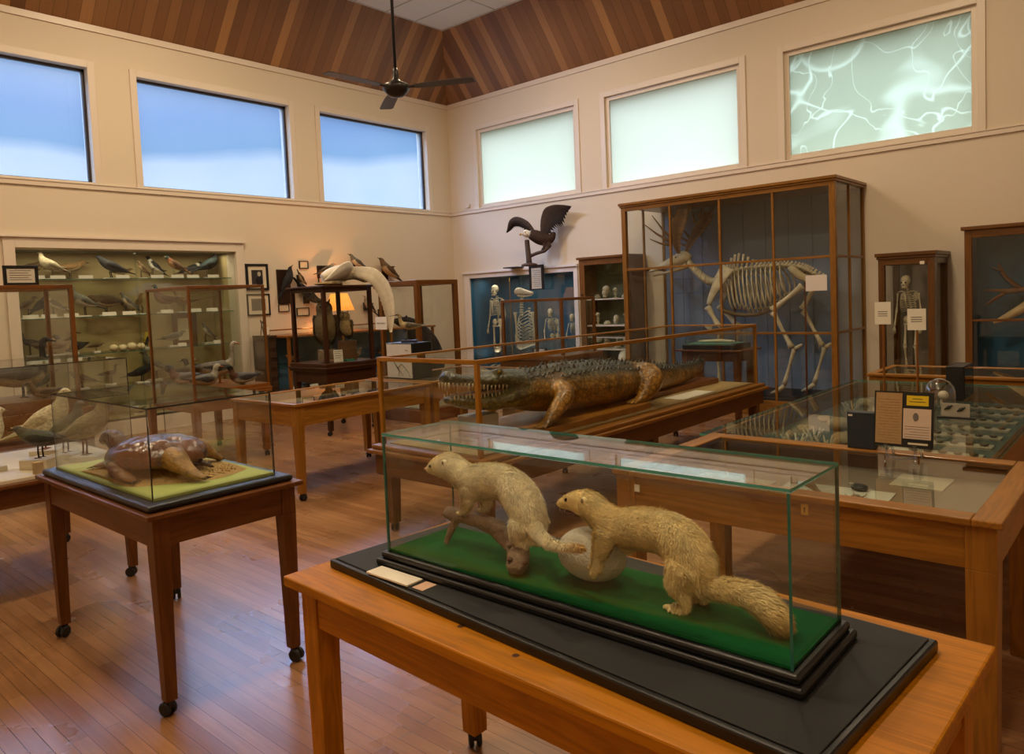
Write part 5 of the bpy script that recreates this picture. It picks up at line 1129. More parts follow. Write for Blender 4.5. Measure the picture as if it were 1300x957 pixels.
# ------------------------------------------------------------------ near right glass-topped table
t = thing('glass_top_table', 'large oak glass-topped table with brass lock, right foreground behind the weasels', 'table', (3.2, 1.1, 0))
RX0, RX1, RY0, RY1, RZT = 2.69, 3.66, .385, 1.83, .79
M_gray = plain('taupe_liner', '#8f7a66', rough=.9, var=.08)
glass_top_table(t, RX0, RX1, RY0, RY1, RZT, W_OAK, fw=.085, depth=.09, apron=.145, leg=.045, foot=.04, cast=False, liner=M_gray)
part('lock_plate', MB().box(RX0+.010, .985, .715, RX0+.021, 1.01, .755), plain('yellow_brass', '#c79a3e', rough=.5), t, .001); part('keyhole', MB().tube([(RX0+.0098, .9975, .74), (RX0+.0105, .9975, .74)], .004, 8).box(RX0+.0096, .9955, .725, RX0+.0104, .9995, .74), M_ink, t)
part('number_tag', MB().box(RX0+.015, 1.70, .70, RX0+.0195, 1.725, .73), M_white, t)
ZI = RZT-.0898
for i, (x, y, w_, h_, m_, lab) in enumerate(((3.05, 1.02, .30, .42, M_white, 'white board of small dried animals inside the near oak glass-topped table'), (3.45, .78, .22, .2, M_paper, 'cream illustrated sheet behind the white board in the near oak table'), (2.98, .63, .12, .16, M_paper, 'small cream note near the right end of the near oak table'), (2.93, .505, .07, .05, M_white, 'tiny white note at the right end of the near oak table'), (3.0, 1.45, .3, .34, M_paper, 'pale sheet at the left end of the near oak table'))):
    solo('display_sheet', MB().box(x-w_/2, y-h_/2, ZI, x+w_/2, y+h_/2, ZI+.006), m_, lab, 'sheet', (x, y, ZI), bevel=.001, rz=.05 if i == 0 else 0)
for i, (x, y, kd, lab) in enumerate(((3.12, 1.12, 0, 'dried brown seahorse-like specimen on the white board'), (2.97, .90, 1, 'small spiny dried specimen near the corner of the white board'), (3.18, .95, 2, 'dark round dried specimen on the white board'))):
    mb = MB(); mb.c = lin('#8a6534')
    if kd == 0: mb.loft(smooth_st([(x-.10, y-.08, ZI+.012, .004), (x-.04, y-.03, ZI+.014, .01), (x, y, ZI+.016, .014), (x+.03, y+.05, ZI+.014, .01), (x+.02, y+.10, ZI+.012, .004)], 3), 8)
    elif kd == 1:
        mb.ell((x, y, ZI+.026), (.028, .022, .018), 10, 7)
        for q in range(12): a = q*.52; mb.tube([(x+.02*math.cos(a), y+.018*math.sin(a), ZI+.026), (x+.045*math.cos(a), y+.04*math.sin(a), ZI+.035+.012*math.sin(q*2))], .003, 5, .0008)
    else: mb.c = lin('#2d2b2a'); mb.ell((x, y, ZI+.02), (.03, .035, .014), 12, 7)
    solo('dried_specimen', mb, M_hide, lab, 'specimen', (x, y, ZI+.006), smooth=True)
# document board on a clear easel, standing on the near table
DX, DY = 3.42, .845
dz = .852
t = thing('document_board', 'black board mounted with an old newspaper sheet, a white document and a yellow label', 'document board', (DX, DY, .80))
def dpart(nm, x0, y0, z0, x1, y1, z1, mat):
    mb = MB().box(x0, y0, z0, x1, y1, z1); mb.place((0, 0, 0), ry=.14)
    mb.place((DX, DY, dz)); mb.place((0, 0, 0)); return part(nm, mb, mat, t)
dpart('board', 0, -.115, 0, .006, .115, .235, M_black)
dpart('newspaper_sheet', -.0015, .005, .012, 0, .108, .228, plain('old_newspaper', '#a8875c', rough=.9, var=.18, scale=90))
dpart('document_sheet', -.0015, -.106, .038, 0, .0, .165, plain('pale_document', '#cdb6a4', rough=.9, var=.04))
dpart('yellow_label', -.0015, -.095, .178, 0, -.012, .22, plain('yellow_label', '#d8b818', rough=.8, var=.04))
dpart('caption_strip', -.0015, -.095, .014, 0, -.02, .022, M_paper)
for q in range(5): dpart('text_line', -.0022, -.1, .045+q*.011, -.0015, -.006-(.02 if q % 3 == 2 else 0), .0463+q*.011, M_ink)
for q in range(2): dpart('text_line', -.0022, -.085+q*.012, .193+.012*q, -.0015, -.022-q*.012, .1955+.012*q, M_ink)
for q in range(16): dpart('text_line', -.0022, .014, .022+q*.0118, -.0015, .1-(.02 if q % 4 == 1 else 0), .0232+q*.0118, plain('faded_print', '#7d6038', rough=.9) if q == 0 else bpy.data.materials['faded_print'])
mb = MB().box(-.0005, -.004, 0, 0, .004, .001); e_ = MB().ell((-.0025, -.048, .13), (.001, .011, .018), 14, 9)
e_.place((0, 0, 0), ry=.14); e_.place((DX, DY, dz)); part('engraving', e_, plain('grey_engraving', '#6f675f', rough=.9), t)
t = thing('acrylic_easel', 'clear acrylic easel holding the document board on the near oak table', 'easel', (DX, DY, .79))
M_acr = glass_mat('clear_acrylic', (.86, .88, .93), 3.2)
for s1 in (-1, 1):
    y = DY+s1*.055
    mb = MB().tube([(DX-.045, y, .87), (DX-.052, y, .855), (DX-.028, y, .845), (DX-.035, y, .80), (DX-.055, y, .796)], .006, 8).tube([(DX-.028, y, .846), (DX+.035, y, .855), (DX+.06, y, 1.0)], .006, 8).tube([(DX+.04, y, .86), (DX+.085, y, .796)], .006, 8); part('support', mb, M_acr, t, smooth=True)
part('crossbar', MB().tube([(DX-.03, DY-.055, .82), (DX-.04, DY, .805), (DX-.03, DY+.055, .82)], .006, 8), M_acr, t, smooth=True)
t = thing('black_box', 'small upright black box with a white corner tag left of the document board', 'box', (3.62, 1.08, .79))
part('shell', MB().box(3.60, 1.005, .79, 3.65, 1.125, .96), plain('navy_black_box', '#1a222c', rough=.5), t, .004); part('corner_tag', MB().box(3.598, 1.10, .94, 3.60, 1.118, .948), M_white, t)

# ------------------------------------------------------------------ second, glass-slab table beyond it
t = thing('glass_top_table', 'wide table with a green-edged glass slab over shells, corals and mounted strips', 'table', (5.0, 1.2, 0))
SX0, SX1, SY0, SY1, SZ = 3.70, 6.38, .55, 1.93, .77
part('glass_top', MB().pane(SX0, SY0, SZ-.012, SX1, SY1, SZ), [M_glass_top, plain('bright_green_glass_edge', '#4c9a86', rough=.15)], t)
part('case_body', MB().box(SX0+.04, SY0+.04, SZ-.17, SX1-.04, SY1-.04, SZ-.13), wood(W_OAK, 'X'), t, .003)
M_cloth = plain('grey_green_cloth', '#56645a', rough=.95, var=.2)
part('cloth_floor', MB().box(SX0+.06, SY0+.06, SZ-.13, SX1-.06, SY1-.06, SZ-.127), M_cloth, t)
for A, ax in (((SX0+.02, SY0+.02, SX1-.02, SY0+.04), 'X'), ((SX0+.02, SY1-.04, SX1-.02, SY1-.02), 'X'), ((SX0+.02, SY0+.04, SX0+.04, SY1-.04), 'Y'), ((SX1-.04, SY0+.04, SX1-.02, SY1-.04), 'Y')):
    part('side_board', MB().box(A[0], A[1], SZ-.24, A[2], A[3], SZ-.012), wood(W_OAK, ax), t, .003)
for x in (SX0+.08, SX1-.08):
    for y in (SY0+.08, SY1-.08):
        l = part('leg', MB().taper(x, y, .062, SZ-.17, .028, .038), wood(W_OAK, 'Z'), t, .002); caster(l, x, y, .062)
zs = SZ-.127
rr = random.Random(11); k = 0
for i in range(6):
    for j in range(5):
        x = 4.0+i*.36+rr.uniform(-.06, .06); y = 1.24+j*.15+rr.uniform(-.03, .03)
        if y > SY1-.13 or (x < 4.2 and y < 1.3): continue
        s1 = rr.uniform(1.0, 1.45); kind = rr.choice('scbf')
        mb = MB(); mb.c = lin(rr.choice(['#d8cdb4', '#c9b894', '#ded6c4', '#b9a27c', '#cfc0a0']))
        if kind == 's':      # spiral shell
            for q in range(14): a = q*.9; r0 = .045*s1*(1-q/15); mb.ell((x+.6*r0*math.cos(a)+q*.004*s1, y+.6*r0*math.sin(a), zs+.03*s1), (r0*.8, r0*.8, r0*.62), 8, 6)
        elif kind == 'c':    # branching coral
            for q in range(9): a = q*.7; mb.tube([(x, y, zs+.005), (x+.03*s1*math.cos(a), y+.03*s1*math.sin(a), zs+.03*s1), (x+.055*s1*math.cos(a+.3), y+.055*s1*math.sin(a+.3), zs+.075*s1)], .008*s1, 6, .004*s1)
            mb.ell((x, y, zs+.01), (.03*s1, .03*s1, .01))
        elif kind == 'b':    # bone or tusk shell
            mb.loft(smooth_st([(x-.09*s1, y-.02, zs+.014, .012*s1), (x, y, zs+.018, .014*s1), (x+.09*s1, y+.03, zs+.016, .02*s1)], 3), 8)
        else:                # scallop
            mb.loft(smooth_st([(x-.05*s1, y, zs+.01, .012, .006), (x-.02*s1, y, zs+.016, .035*s1, .014), (x+.03*s1, y, zs+.018, .05*s1, .014), (x+.055*s1, y, zs+.01, .03*s1, .005)], 3), 12)
        col_ = ['front', 'second', 'third', 'fourth', 'fifth', 'back'][i]; rw = ['right', 'second from right', 'middle', 'second from left', 'left'][j]
        nm = {'s': 'spiral shell', 'c': 'branching coral', 'b': 'slender bone', 'f': 'ribbed scallop shell'}[kind]
        solo(nm.replace(' ', '_'), mb, M_bone, f'pale {nm} under the glass slab, {col_} row, {rw} place', nm.split()[-1], (x, y, zs), 'natural history specimens under the glass slab', smooth=True, rz=0)
for i in range(8):
    x = 4.05+i*.28; mb = MB().box(x-.05, .70, zs, x+.05, 1.06, zs+.012)
    t2 = thing('mounted_strip', f'cream specimen strip under the glass slab, {ORDN[i]} from the near side', 'mount', (x, .88, zs), group='mounted strips under the glass slab')
    part('strip', mb, M_paper, t2, .001); m_ = MB(); m_.c = lin('#6d5a3c')
    for q in range(5): m_.ell((x, .74+q*.07, zs+.02), (.03, .022, .008), 8, 5)
    part('specimens', m_, M_bone, t2, smooth=True)
for i, (x, y, w_, h_) in enumerate(((4.0, 1.48, .4, .3), (3.95, 1.19, .3, .22), (4.4, 1.12, .3, .1))):
    solo('display_sheet', MB().box(x-w_/2, y-h_/2, zs, x+w_/2, y+h_/2, zs+.004), M_white, ['large white sheet at the left front corner under the glass slab', 'white sheet nearest the black box under the glass slab', 'narrow white sheet behind the document board under the glass slab'][i], 'sheet', (x, y, zs))
# things standing on the slab
t = thing('specimen_box', 'tall black open box standing on the glass slab behind the document board', 'box', (5.55, 1.03, SZ))
part('shell', MB().box(5.47, .99, SZ, 5.49, 1.09, .99).box(5.49, 1.08, SZ, 5.78, 1.09, .99).box(5.49, .99, SZ, 5.78, 1.08, SZ+.01).box(5.49, .99, .98, 5.78, 1.08, .99).box(5.77, .99, SZ+.01, 5.78, 1.08, .98), M_black, t, .002)
part('glass_front', MB().pane(5.49, .985, SZ+.01, 5.77, .989, .98), [M_glass, M_edge_black], t)
t = thing('glass_dome', 'clear glass dome over a pale round object on the glass slab', 'dome', (5.15, 1.06, SZ))
dm = MB().lathe((5.15, 1.06, SZ), [(.085, 0), (.088, .02), (.088, .09), (.078, .13), (.055, .16), (.02, .176), (.002, .178)], 28); part('dome', dm, M_acr, t, smooth=True)
m_ = MB(); m_.c = BONE; m_.ell((5.15, 1.04, SZ+.075), (.035, .03, .028), 12, 8); m_.tube([(5.15, 1.05, SZ+.006), (5.15, 1.05, SZ+.05)], .008, 6); part('specimen', m_, M_bone, t, smooth=True)
t = thing('acrylic_mount', 'small framed panel with two dark specimens leaning on the glass slab right of the dome', 'mount', (4.75, .90, SZ))
part('panel', MB().box(4.75, .83, SZ+.01, 4.756, .97, SZ+.085), plain('grey_backing', '#a39c8c', rough=.5, var=.15, scale=20), t, .001); part('base', MB().box(4.73, .80, SZ, 4.78, .99, SZ+.01), M_black, t, .001)
for y_, z_ in ((.935, .062), (.872, .055)): m_ = MB(); m_.c = (.03, .03, .025); m_.loft([(4.747, y_+.02, SZ+z_-.012, .003), (4.747, y_, SZ+z_, .010, .010), (4.747, y_-.02, SZ+z_+.012, .003)], 8); part('specimen', m_, M_bone, t)
for i, (x, y) in enumerate(((5.42, 1.45), (5.42, 1.245))):
    zz = 1.27 if i == 0 else 1.23
    t = thing('sign_card', ['white sign card on a thin wooden rod, left of the pair above the slab table', 'white sign card on a thin wooden rod, right of the pair above the slab table'][i], 'sign', (x, y, SZ))
    part('rod', MB().tube([(x+.008, y, SZ), (x+.008, y, zz+.03)], .007, 8).box(x-.03, y-.03, SZ, x+.04, y+.03, SZ+.01), wood(W_CASE, 'Z'), t)
    w_ = .055 if i else .05
    part('card_face', MB().box(x-.003, y-w_, zz, x+.001, y+w_, zz+(.14 if i else .15)), M_white, t)
    m_ = MB()
    for q in range(3): m_.box(x-.0038, y-w_*.6, zz+.055+q*.014, x-.003, y+w_*.6, zz+.059+q*.014)
    part('printed_lines', m_, M_ink, t)
# third oak table, far right
t = thing('glass_top_table', 'far oak glass-topped table in front of the narrow skeleton case', 'table', (6.9, 1.2, 0))
glass_top_table(t, 6.6, 7.38, .1, 1.90, .80, W_OAK, fw=.06, depth=.08, apron=.16, leg=.036, foot=.028, liner=plain('blue_grey_liner', '#5d6a74', rough=.9, var=.5, scale=4))
solo('display_sheet', MB().box(6.95, .5, .7205, 7.2, .95, .726), plain('blue_photo_print', '#7f97ad', rough=.6, var=.6, scale=7), 'bluish picture sheet inside the far oak glass-topped table', 'sheet', (7.07, .72, .7205))
solo('label_card', MB().box(7.15, 1.45, .7205, 7.25, 1.62, .726), M_white, 'white card inside the far oak table near its left end', 'card', (7.2, 1.53, .7205))

# ------------------------------------------------------------------ moose case
MX0, MX1, MY0, MY1, MZ = 8.77, 9.86, 2.83, 5.66, 2.78
WM = '#86591f'
t = thing('framed_glass_case', 'very tall wood-framed glass case containing the moose skeleton', 'display case', (9.3, 4.2, 0))
part('plinth', MB().box(MX0, MY0, 0, MX1, MY1, .14), wood(WM, 'Y'), t, .006)
part('case_floor', MB().box(MX0+.06, MY0+.06, .14, MX1-.03, MY1-.06, .20), M_blackmatte, t, .003)
part('cornice', MB().box(MX0-.03, MY0-.03, MZ-.035, MX1, MY1+.03, MZ).box(MX0-.015, MY0-.015, MZ-.06, MX1, MY1+.015, MZ-.035), wood(WM, 'Y'), t, .006)
part('back_panel', MB().box(MX1-.03, MY0+.04, .14, MX1-.01, MY1-.04, MZ-.06), M_slate, t)
mb = MB()
for q in range(1, 9): mb.box(MX1-.034, MY0+q*.31, .2, MX1-.03, MY0+q*.31+.012, MZ-.07)
part('panel_batten', mb, plain('slate_batten', '#5c6a7c', rough=.7), t)
ws = .065; wm = .028
for cy in (MY0, MY1-ws): part('post', MB().box(MX0, cy, .14, MX0+ws, cy+ws, MZ-.06), wood(WM, 'Z'), t, .004)
for cy in (MY0, MY1-ws): part('post', MB().box(MX1-.04, cy, .14, MX1, cy+.04, MZ-.06), wood(WM, 'Z'), t, .004)
ys = [MY0+ws, 3.548, 4.227, 4.92, MY1-ws]; zz = [.14, 1.0, 1.875, MZ-.06]
for y in ys[1:-1]: part('mullion', MB().box(MX0+.005, y-wm/2, .14, MX0+.035, y+wm/2, MZ-.06), wood(WM, 'Z'), t, .003)
for z in zz[1:-1]: part('glazing_bar', MB().box(MX0+.004, MY0+ws, z-wm/2, MX0+.036, MY1-ws, z+wm/2), wood(WM, 'Y'), t, .003)
part('bottom_rail', MB().box(MX0, MY0+ws, .14, MX0+.05, MY1-ws, .18), wood(WM, 'Y'), t, .003); part('top_rail', MB().box(MX0, MY0+ws, MZ-.11, MX0+.05, MY1-ws, MZ-.06), wood(WM, 'Y'), t, .003)
part('glass_panel', MB().pane(MX0+.018, MY0+ws, .18, MX0+.022, MY1-ws, MZ-.11), [M_glass, M_edge_teal], t)
for yy, s1 in ((MY0, 1), (MY1, -1)):
    a = yy+s1*.004; b_ = yy+s1*.034; xm = (MX0+MX1)/2
    part('mullion', MB().box(xm-wm/2, a, .14, xm+wm/2, b_, MZ-.06), wood(WM, 'Z'), t, .003)
    for z in zz[1:-1]: part('glazing_bar', MB().box(MX0+ws, a, z-wm/2, MX1-.04, b_, z+wm/2), wood(WM, 'X'), t, .003)
    part('glass_panel', MB().pane(MX0+ws, yy+s1*.018, .14, MX1-.04, yy+s1*.022, MZ-.06), [M_glass, M_edge_teal], t)
part('notice_card', MB().box(MX0-.004, 2.93, 1.49, MX0, 3.17, 1.67), plain('pinkish_white_card', '#d9cdc4', rough=.8, var=.03), t)
# moose skeleton
t = thing('moose_skeleton', 'moose skeleton with broad antlers standing in the tall glass case', 'skeleton', (9.3, 4.1, .2))
mx = 9.32
def BP(nm, mb, mat=None): return part(nm, mb, mat or M_bone, t, smooth=True)
mb = MB(); mb.c = BONE
mb.loft(smooth_st([(mx, 4.93, 2.0, .05, .05), (mx, 5.02, 2.02, .09, .085), (mx, 5.12, 1.99, .085, .08), (mx, 5.25, 1.95, .06, .06), (mx, 5.38, 1.91, .045, .045), (mx, 5.5, 1.87, .035, .03), (mx, 5.56, 1.85, .02, .015)], 3), 12)
for s1 in (-1, 1): mb.ell((mx+s1*.07, 5.12, 2.02), (.02, .04, .035))
BP('skull', mb)
mb = MB(); mb.c = BONE2; mb.loft(smooth_st([(mx, 4.98, 1.90, .05, .05), (mx, 5.12, 1.85, .045, .025), (mx, 5.3, 1.82, .03, .018), (mx, 5.5, 1.79, .02, .012)], 2), 8); BP('jaw', mb)
m_ = MB()
for s1 in (-1, 1): m_.ell((mx+s1*.072, 5.1, 2.015), (.018, .025, .022))
BP('eye_sockets', m_, M_ink)
ah = [('#7a5a38', '#6a4c30', '#8a6a44')]
for s1 in (-1, 1):
    bx = mx+s1*.10
    mb = wing_mb([((bx-.02, 5.05, 2.07), (bx-.02, 5.0, 2.07), .03), ((bx+s1*.10, 5.08, 2.20), (bx+s1*.08, 4.96, 2.20), .026), ((bx+s1*.20, 5.06, 2.36), (bx+s1*.18, 4.85, 2.36), .016), ((bx+s1*.25, 4.98, 2.52), (bx+s1*.24, 4.76, 2.50), .012), ((bx+s1*.27, 4.88, 2.64), (bx+s1*.26, 4.74, 2.62), .006)], ['#7a5a38', '#6a4c30', '#8a6a44'])
    tb = MB(); tb.c = lin('#7a5a38')
    for q, (y, z, y2, z2) in enumerate(((5.06, 2.18, 5.34, 2.28), (5.06, 2.22, 5.44, 2.50), (5.05, 2.26, 5.30, 2.60), (4.98, 2.5, 5.04, 2.66), (4.92, 2.58, 4.90, 2.70), (4.80, 2.58, 4.70, 2.71))):
        tb.tube([(bx+s1*.17, y, z), (bx+s1*.2, (y+y2)/2, (z+z2)/2-.02), (bx+s1*.24, y2, z2)], .024, 7, .005)
    BP('antler', mb.join(tb), painted('antler', rough=.6, var=.25, scale=12, bump=.3))
sp = MB(); sp.c = BONE
path = smooth_st([(mx, 4.93, 1.92, .065), (mx, 4.82, 1.80, .075), (mx, 4.70, 1.70, .075), (mx, 4.58, 1.66, .065), (mx, 4.45, 1.72, .045), (mx, 4.25, 1.80, .04), (mx, 4.0, 1.82, .04), (mx, 3.8, 1.82, .04), (mx, 3.6, 1.82, .04), (mx, 3.42, 1.78, .04), (mx, 3.3, 1.72, .035), (mx, 3.15, 1.62, .02)], 4)
for i, p in enumerate(path):
    sp.ell(p[:3], (p[3], .028, p[3]*.85), 8, 6)
    hgt = .05+(.17*math.exp(-((p[1]-4.28)/.2)**2))
    if p[1] < 4.6: sp.loft([(p[0], p[1], p[2]+.02, .010, .014), (p[0], p[1]-.03, p[2]+hgt, .008, .018)], 6)
    sp.tube([(p[0]-.07, p[1], p[2]), (p[0]+.07, p[1], p[2])], .008, 5)
BP('spine', sp)
for i in range(13):
    y = 4.42-i*.062
    for s1 in (-1, 1):
        z0 = float(np.interp(y, [3.6, 4.0, 4.25, 4.45], [1.82, 1.82, 1.80, 1.72])); dp = float(np.interp(i, [0, 4, 8, 12], [.44, .56, .55, .36])); w_ = float(np.interp(i, [0, 5, 12], [.10, .20, .22]))
        pts = [(mx+s1*w_*math.sin(PI*min(1, q/7)*.93), y-.045*math.sin(PI*q/9)-.018*q*.6, z0-dp*(1-math.cos(PI*q/7))/2) for q in range(8)]
        mb = MB(); mb.c = BONE; mb.loft([(*p, .009, .015) for p in pts], 6); BP('rib', mb)
mb = MB(); mb.c = lin('#7d6a4c'); mb.loft(smooth_st([(mx, 4.52, 1.30, .03, .03), (mx, 4.3, 1.22, .04, .03), (mx, 4.0, 1.21, .05, .025), (mx, 3.75, 1.30, .05, .02), (mx, 3.6, 1.42, .02, .012)], 2), 8); BP('breastbone', mb)
for s1 in (-1, 1):
    mb = MB(); mb.c = BONE; mb.loft(smooth_st([(mx+s1*.13, 4.32, 1.84, .012, .10), (mx+s1*.16, 4.42, 1.68, .014, .085), (mx+s1*.18, 4.52, 1.50, .016, .05), (mx+s1*.18, 4.58, 1.36, .025, .035)], 2), 8, up=(0, 1, 0)); BP('shoulder_blade', mb)
    mb = MB(); mb.c = BONE; oy = .0 if s1 < 0 else .10
    limb(mb, [(mx+s1*.17, 4.60, 1.33), (mx+s1*.17, 4.44-oy, 1.05)], .036, 1.5); limb(mb, [(mx+s1*.17, 4.44-oy, 1.05), (mx+s1*.17, 4.47-oy, .66)], .024, 1.6); limb(mb, [(mx+s1*.17, 4.47-oy, .64), (mx+s1*.17, 4.46-oy, .33)], .022, 1.5); mb.loft([(mx+s1*.17, 4.46-oy, .31, .03), (mx+s1*.17, 4.50-oy, .25, .03), (mx+s1*.17, 4.54-oy, .215, .035, .015)], 8); BP('front_leg', mb)
    mb = MB(); mb.c = BONE; d = 0 if s1 < 0 else -.26
    limb(mb, [(mx+s1*.14, 3.36+d*.2, 1.55), (mx+s1*.16, 3.73+d, 1.27)], .034, 1.5); limb(mb, [(mx+s1*.16, 3.72+d, 1.24), (mx+s1*.16, 3.50+d, .80)], .028, 1.7); limb(mb, [(mx+s1*.16, 3.47+d, .78), (mx+s1*.16, 3.60+d, .34)], .023, 1.5)
    mb.loft([(mx+s1*.16, 3.46+d, .78, .03), (mx+s1*.16, 3.40+d, .82, .022), (mx+s1*.16, 3.37+d, .84, .01)], 8); mb.loft([(mx+s1*.16, 3.60+d, .32, .03), (mx+s1*.16, 3.68+d, .255, .028), (mx+s1*.16, 3.76+d, .222, .035, .014)], 8); BP('hind_leg', mb)
mb = MB(); mb.c = BONE2
for s1 in (-1, 1): mb.loft(smooth_st([(mx+s1*.10, 3.52, 1.80, .03, .05), (mx+s1*.11, 3.40, 1.68, .025, .05), (mx+s1*.08, 3.24, 1.60, .02, .035)], 2), 8)
BP('pelvis', mb)
part('support_rod', MB().tube([(mx, 4.3, .2), (mx, 4.3, 1.78)], .012, 8).tube([(mx, 3.38, .2), (mx, 3.38, 1.72)], .012, 8), wood('#6b3d1e', 'Z'), t)
part('base_board', MB().box(mx-.35, 3.25, .2, mx+.35, 4.7, .215), M_blackmatte, t)

# ------------------------------------------------------------------ small table before the moose case
t = thing('display_table', 'small dark table standing before the moose case', 'table', (8.0, 3.95, 0))
wood_table(t, 7.62, 8.15, 3.45, 4.26, .885, '#5e351a', top_t=.02, over=.06, apron=.11, leg=.035, foot=.028, cast=False)
t = thing('glass_display_case', 'low glass box with a black base and a green tray before the moose case', 'display case', (7.9, 3.87, .885))
part('plinth', MB().box(7.66, 3.56, .885, 8.11, 4.18, .94), M_black, t, .005); part('tray', MB().box(7.70, 3.60, .94, 8.07, 4.14, .95), plain('grey_green_tray', '#5f8a78', rough=.8, var=.4, scale=14), t)
glass_box(t, 7.69, 8.08, 3.59, 4.15, .94, 1.14, t=.004)
m_ = MB(); m_.c = BONE; m_.loft(smooth_st([(7.88, 3.65, .965, .012), (7.9, 3.8, .97, .02), (7.88, 4.0, .968, .016), (7.9, 4.1, .965, .006)], 2), 8); solo('bone_fragment', m_, M_bone, 'slender pale bone inside the low glass box before the moose case', 'bone', (7.9, 3.87, .95), smooth=True)

# ------------------------------------------------------------------ bone cabinet left of the moose case
t = thing('bone_cabinet', 'glass-fronted wooden cabinet of bones between the blue case and moose case', 'cabinet', (9.6, 6.5, 0))
bx0, by0, by1, bz = 9.42, 5.98, 6.88, 2.10
part('side_panel', MB().box(bx0+.03, by1-.03, 0, 9.87, by1, bz), wood('#6f451b', 'Z'), t, .003); part('side_panel', MB().box(bx0+.03, by0, 0, 9.87, by0+.03, bz), wood('#6f451b', 'Z'), t, .003)
part('back_panel', MB().box(9.84, by0+.03, 0, 9.868, by1-.03, bz), plain('dull_green_back', '#5d5f48', rough=.8), t); part('top_panel', MB().box(bx0-.03, by0-.03, bz, 9.87, by1+.03, bz+.035), wood('#6f451b', 'Y'), t, .005)
part('base', MB().box(bx0, by0, 0, 9.84, by1, .30), wood('#6f451b', 'Y'), t, .004)
mb = MB()
for A in ((by0, .30, by0+.10, bz), (by1-.10, .30, by1, bz), (by0+.10, bz-.09, by1-.10, bz), (by0+.10, .30, by1-.10, .38)): mb.box(bx0, A[0], A[1], bx0+.03, A[2], A[3])
d_ = part('door', mb, wood('#6f451b', 'Z'), t, .003); part('handle', MB().ell((bx0-.012, by1-.05, 1.56), (.014, .012, .012), 8, 6), M_metal, d_)
part('door_glass', MB().pane(bx0+.012, by0+.1, .38, bx0+.016, by1-.1, bz-.09), [M_glass, M_edge_teal], d_)
for z in (.72, 1.085, 1.49): part('shelf', MB().box(bx0+.05, by0+.03, z-.02, 9.84, by1-.03, z), M_trim, t, .002)
rr = random.Random(5)
for si, z in enumerate((.72, 1.085, 1.49)):
    for i in range(4):
        y = by1-.2-i*.17; x = 9.6; m_ = MB(); f_ = rr.uniform(.6, 1); m_.c = tuple(c*f_ for c in BONE); s1 = rr.uniform(.7, 1.1); kd = (i+si) % 3
        if kd == 0: q = skull_mb(.75*s1); q.k = [m_.c]*len(q.v); q.place((x, y, z+.075*s1+.012), rz=PI); m_.join(q); lab = 'small skull'
        elif kd == 1:
            m_.tube([(x, y, z), (x, y, z+.16*s1)], .012, 7); m_.ell((x, y, z+.17*s1), (.035, .03, .03)); m_.ell((x-.03, y, z+.165*s1), (.03, .018, .018)); m_.ell((x, y, z+.006), (.05, .05, .006)); lab = 'small upright bone mount'
            for q in range(5): m_.tube([(x, y-.035, z+.06+q*.018), (x-.03, y, z+.055+q*.018), (x, y+.035, z+.06+q*.018)], .003, 5)
        else: m_.ell((x, y, z+.02), (.07, .05, .02)); [m_.tube([(x+.02*q-.04, y-.03, z+.03), (x+.02*q-.04, y, z+.08*s1), (x+.02*q-.04, y+.03, z+.03)], .005, 5) for q in range(5)]; lab = 'low ribbed bone specimen'
        solo('bone_specimen', m_, M_bone, f'{lab}, {ORDN[i]} from the left on the {["lower", "middle", "upper"][si]} shelf of the bone cabinet', 'bone', (x, y, z), 'bones in the wooden cabinet', smooth=True)
q = skull_mb(1.5); q.place((9.58, 6.15, .52), rz=PI, ry=.9); solo('animal_skull', q.join(MB().ell((9.6, 6.15, .33), (.07, .07, .03))), M_bone, 'pale skull on the floor of the bone cabinet beside the moose case', 'skull', (9.6, 6.15, .30), smooth=True)

# ------------------------------------------------------------------ middle framed case behind the crocodile
t = thing('framed_glass_case', 'wood-framed glass case with a deep base between crocodile and blue skeleton case', 'display case', (6.8, 5.4, 0))
part('base', MB().box(6.48, 4.98, .0, 7.16, 5.93, .84), wood('#6a421c', 'X'), t, .006); part('moulding', MB().box(6.45, 4.95, .84, 7.19, 5.96, .90), wood('#6a421c', 'Y'), t, .01)
frame_case(t, 6.5, 7.14, 5.0, 5.9, .90, 1.535, '#6a421c', w=.032)

# ------------------------------------------------------------------ owl case and the swan on it
t = thing('display_table', 'dark wooden table under the owl case', 'table', (5.5, 7.8, 0))
wood_table(t, 5.11, 5.90, 7.46, 8.24, .80, W_DARK, top_t=.03, over=.03, apron=.14, leg=.034, foot=.026)
t = thing('framed_glass_case', 'dark wood glass case holding two owls with a swan on top', 'display case', (5.5, 7.85, .80))
part('plinth', MB().box(5.09, 7.44, .80, 5.92, 8.25, .825).box(5.11, 7.46, .825, 5.90, 8.23, .87), wood(W_DARK, 'X'), t, .006)
frame_case(t, 5.15, 5.87, 7.5, 8.2, .87, 1.775, W_DARK, w=.045, top=False)
part('case_top', MB().box(5.11, 7.46, 1.775, 5.91, 8.24, 1.80), wood(W_DARK, 'X'), t, .006)
bird('owl', dict(back='#4d3f2a', belly='#7f6d4c', wing='#3d3122', head='#6f5f44', beak='#2b241c', tail='#5a4a34'), (5.38, 7.82, .9), .56, PI+.9, 'tall grey-brown owl on the left in the dark owl case', name='mounted_owl', cat='owl', stand=(.12, .2, .2, M_bark))
bird('owl', 'owlc', (5.62, 7.72, .875), .34, PI+.4, 'smaller brown owl on a round stump, right in the dark owl case', name='mounted_owl', cat='owl', stand=(.24, .17, .17, plain('stump_wood', '#6b4a28', rough=.8, bump=.5, bscale=40)))
card('label_card', (5.38, 7.58, .87), .11, .15, rz=-.5, label='white label card leaning beside the front post of the owl case', lines=4)
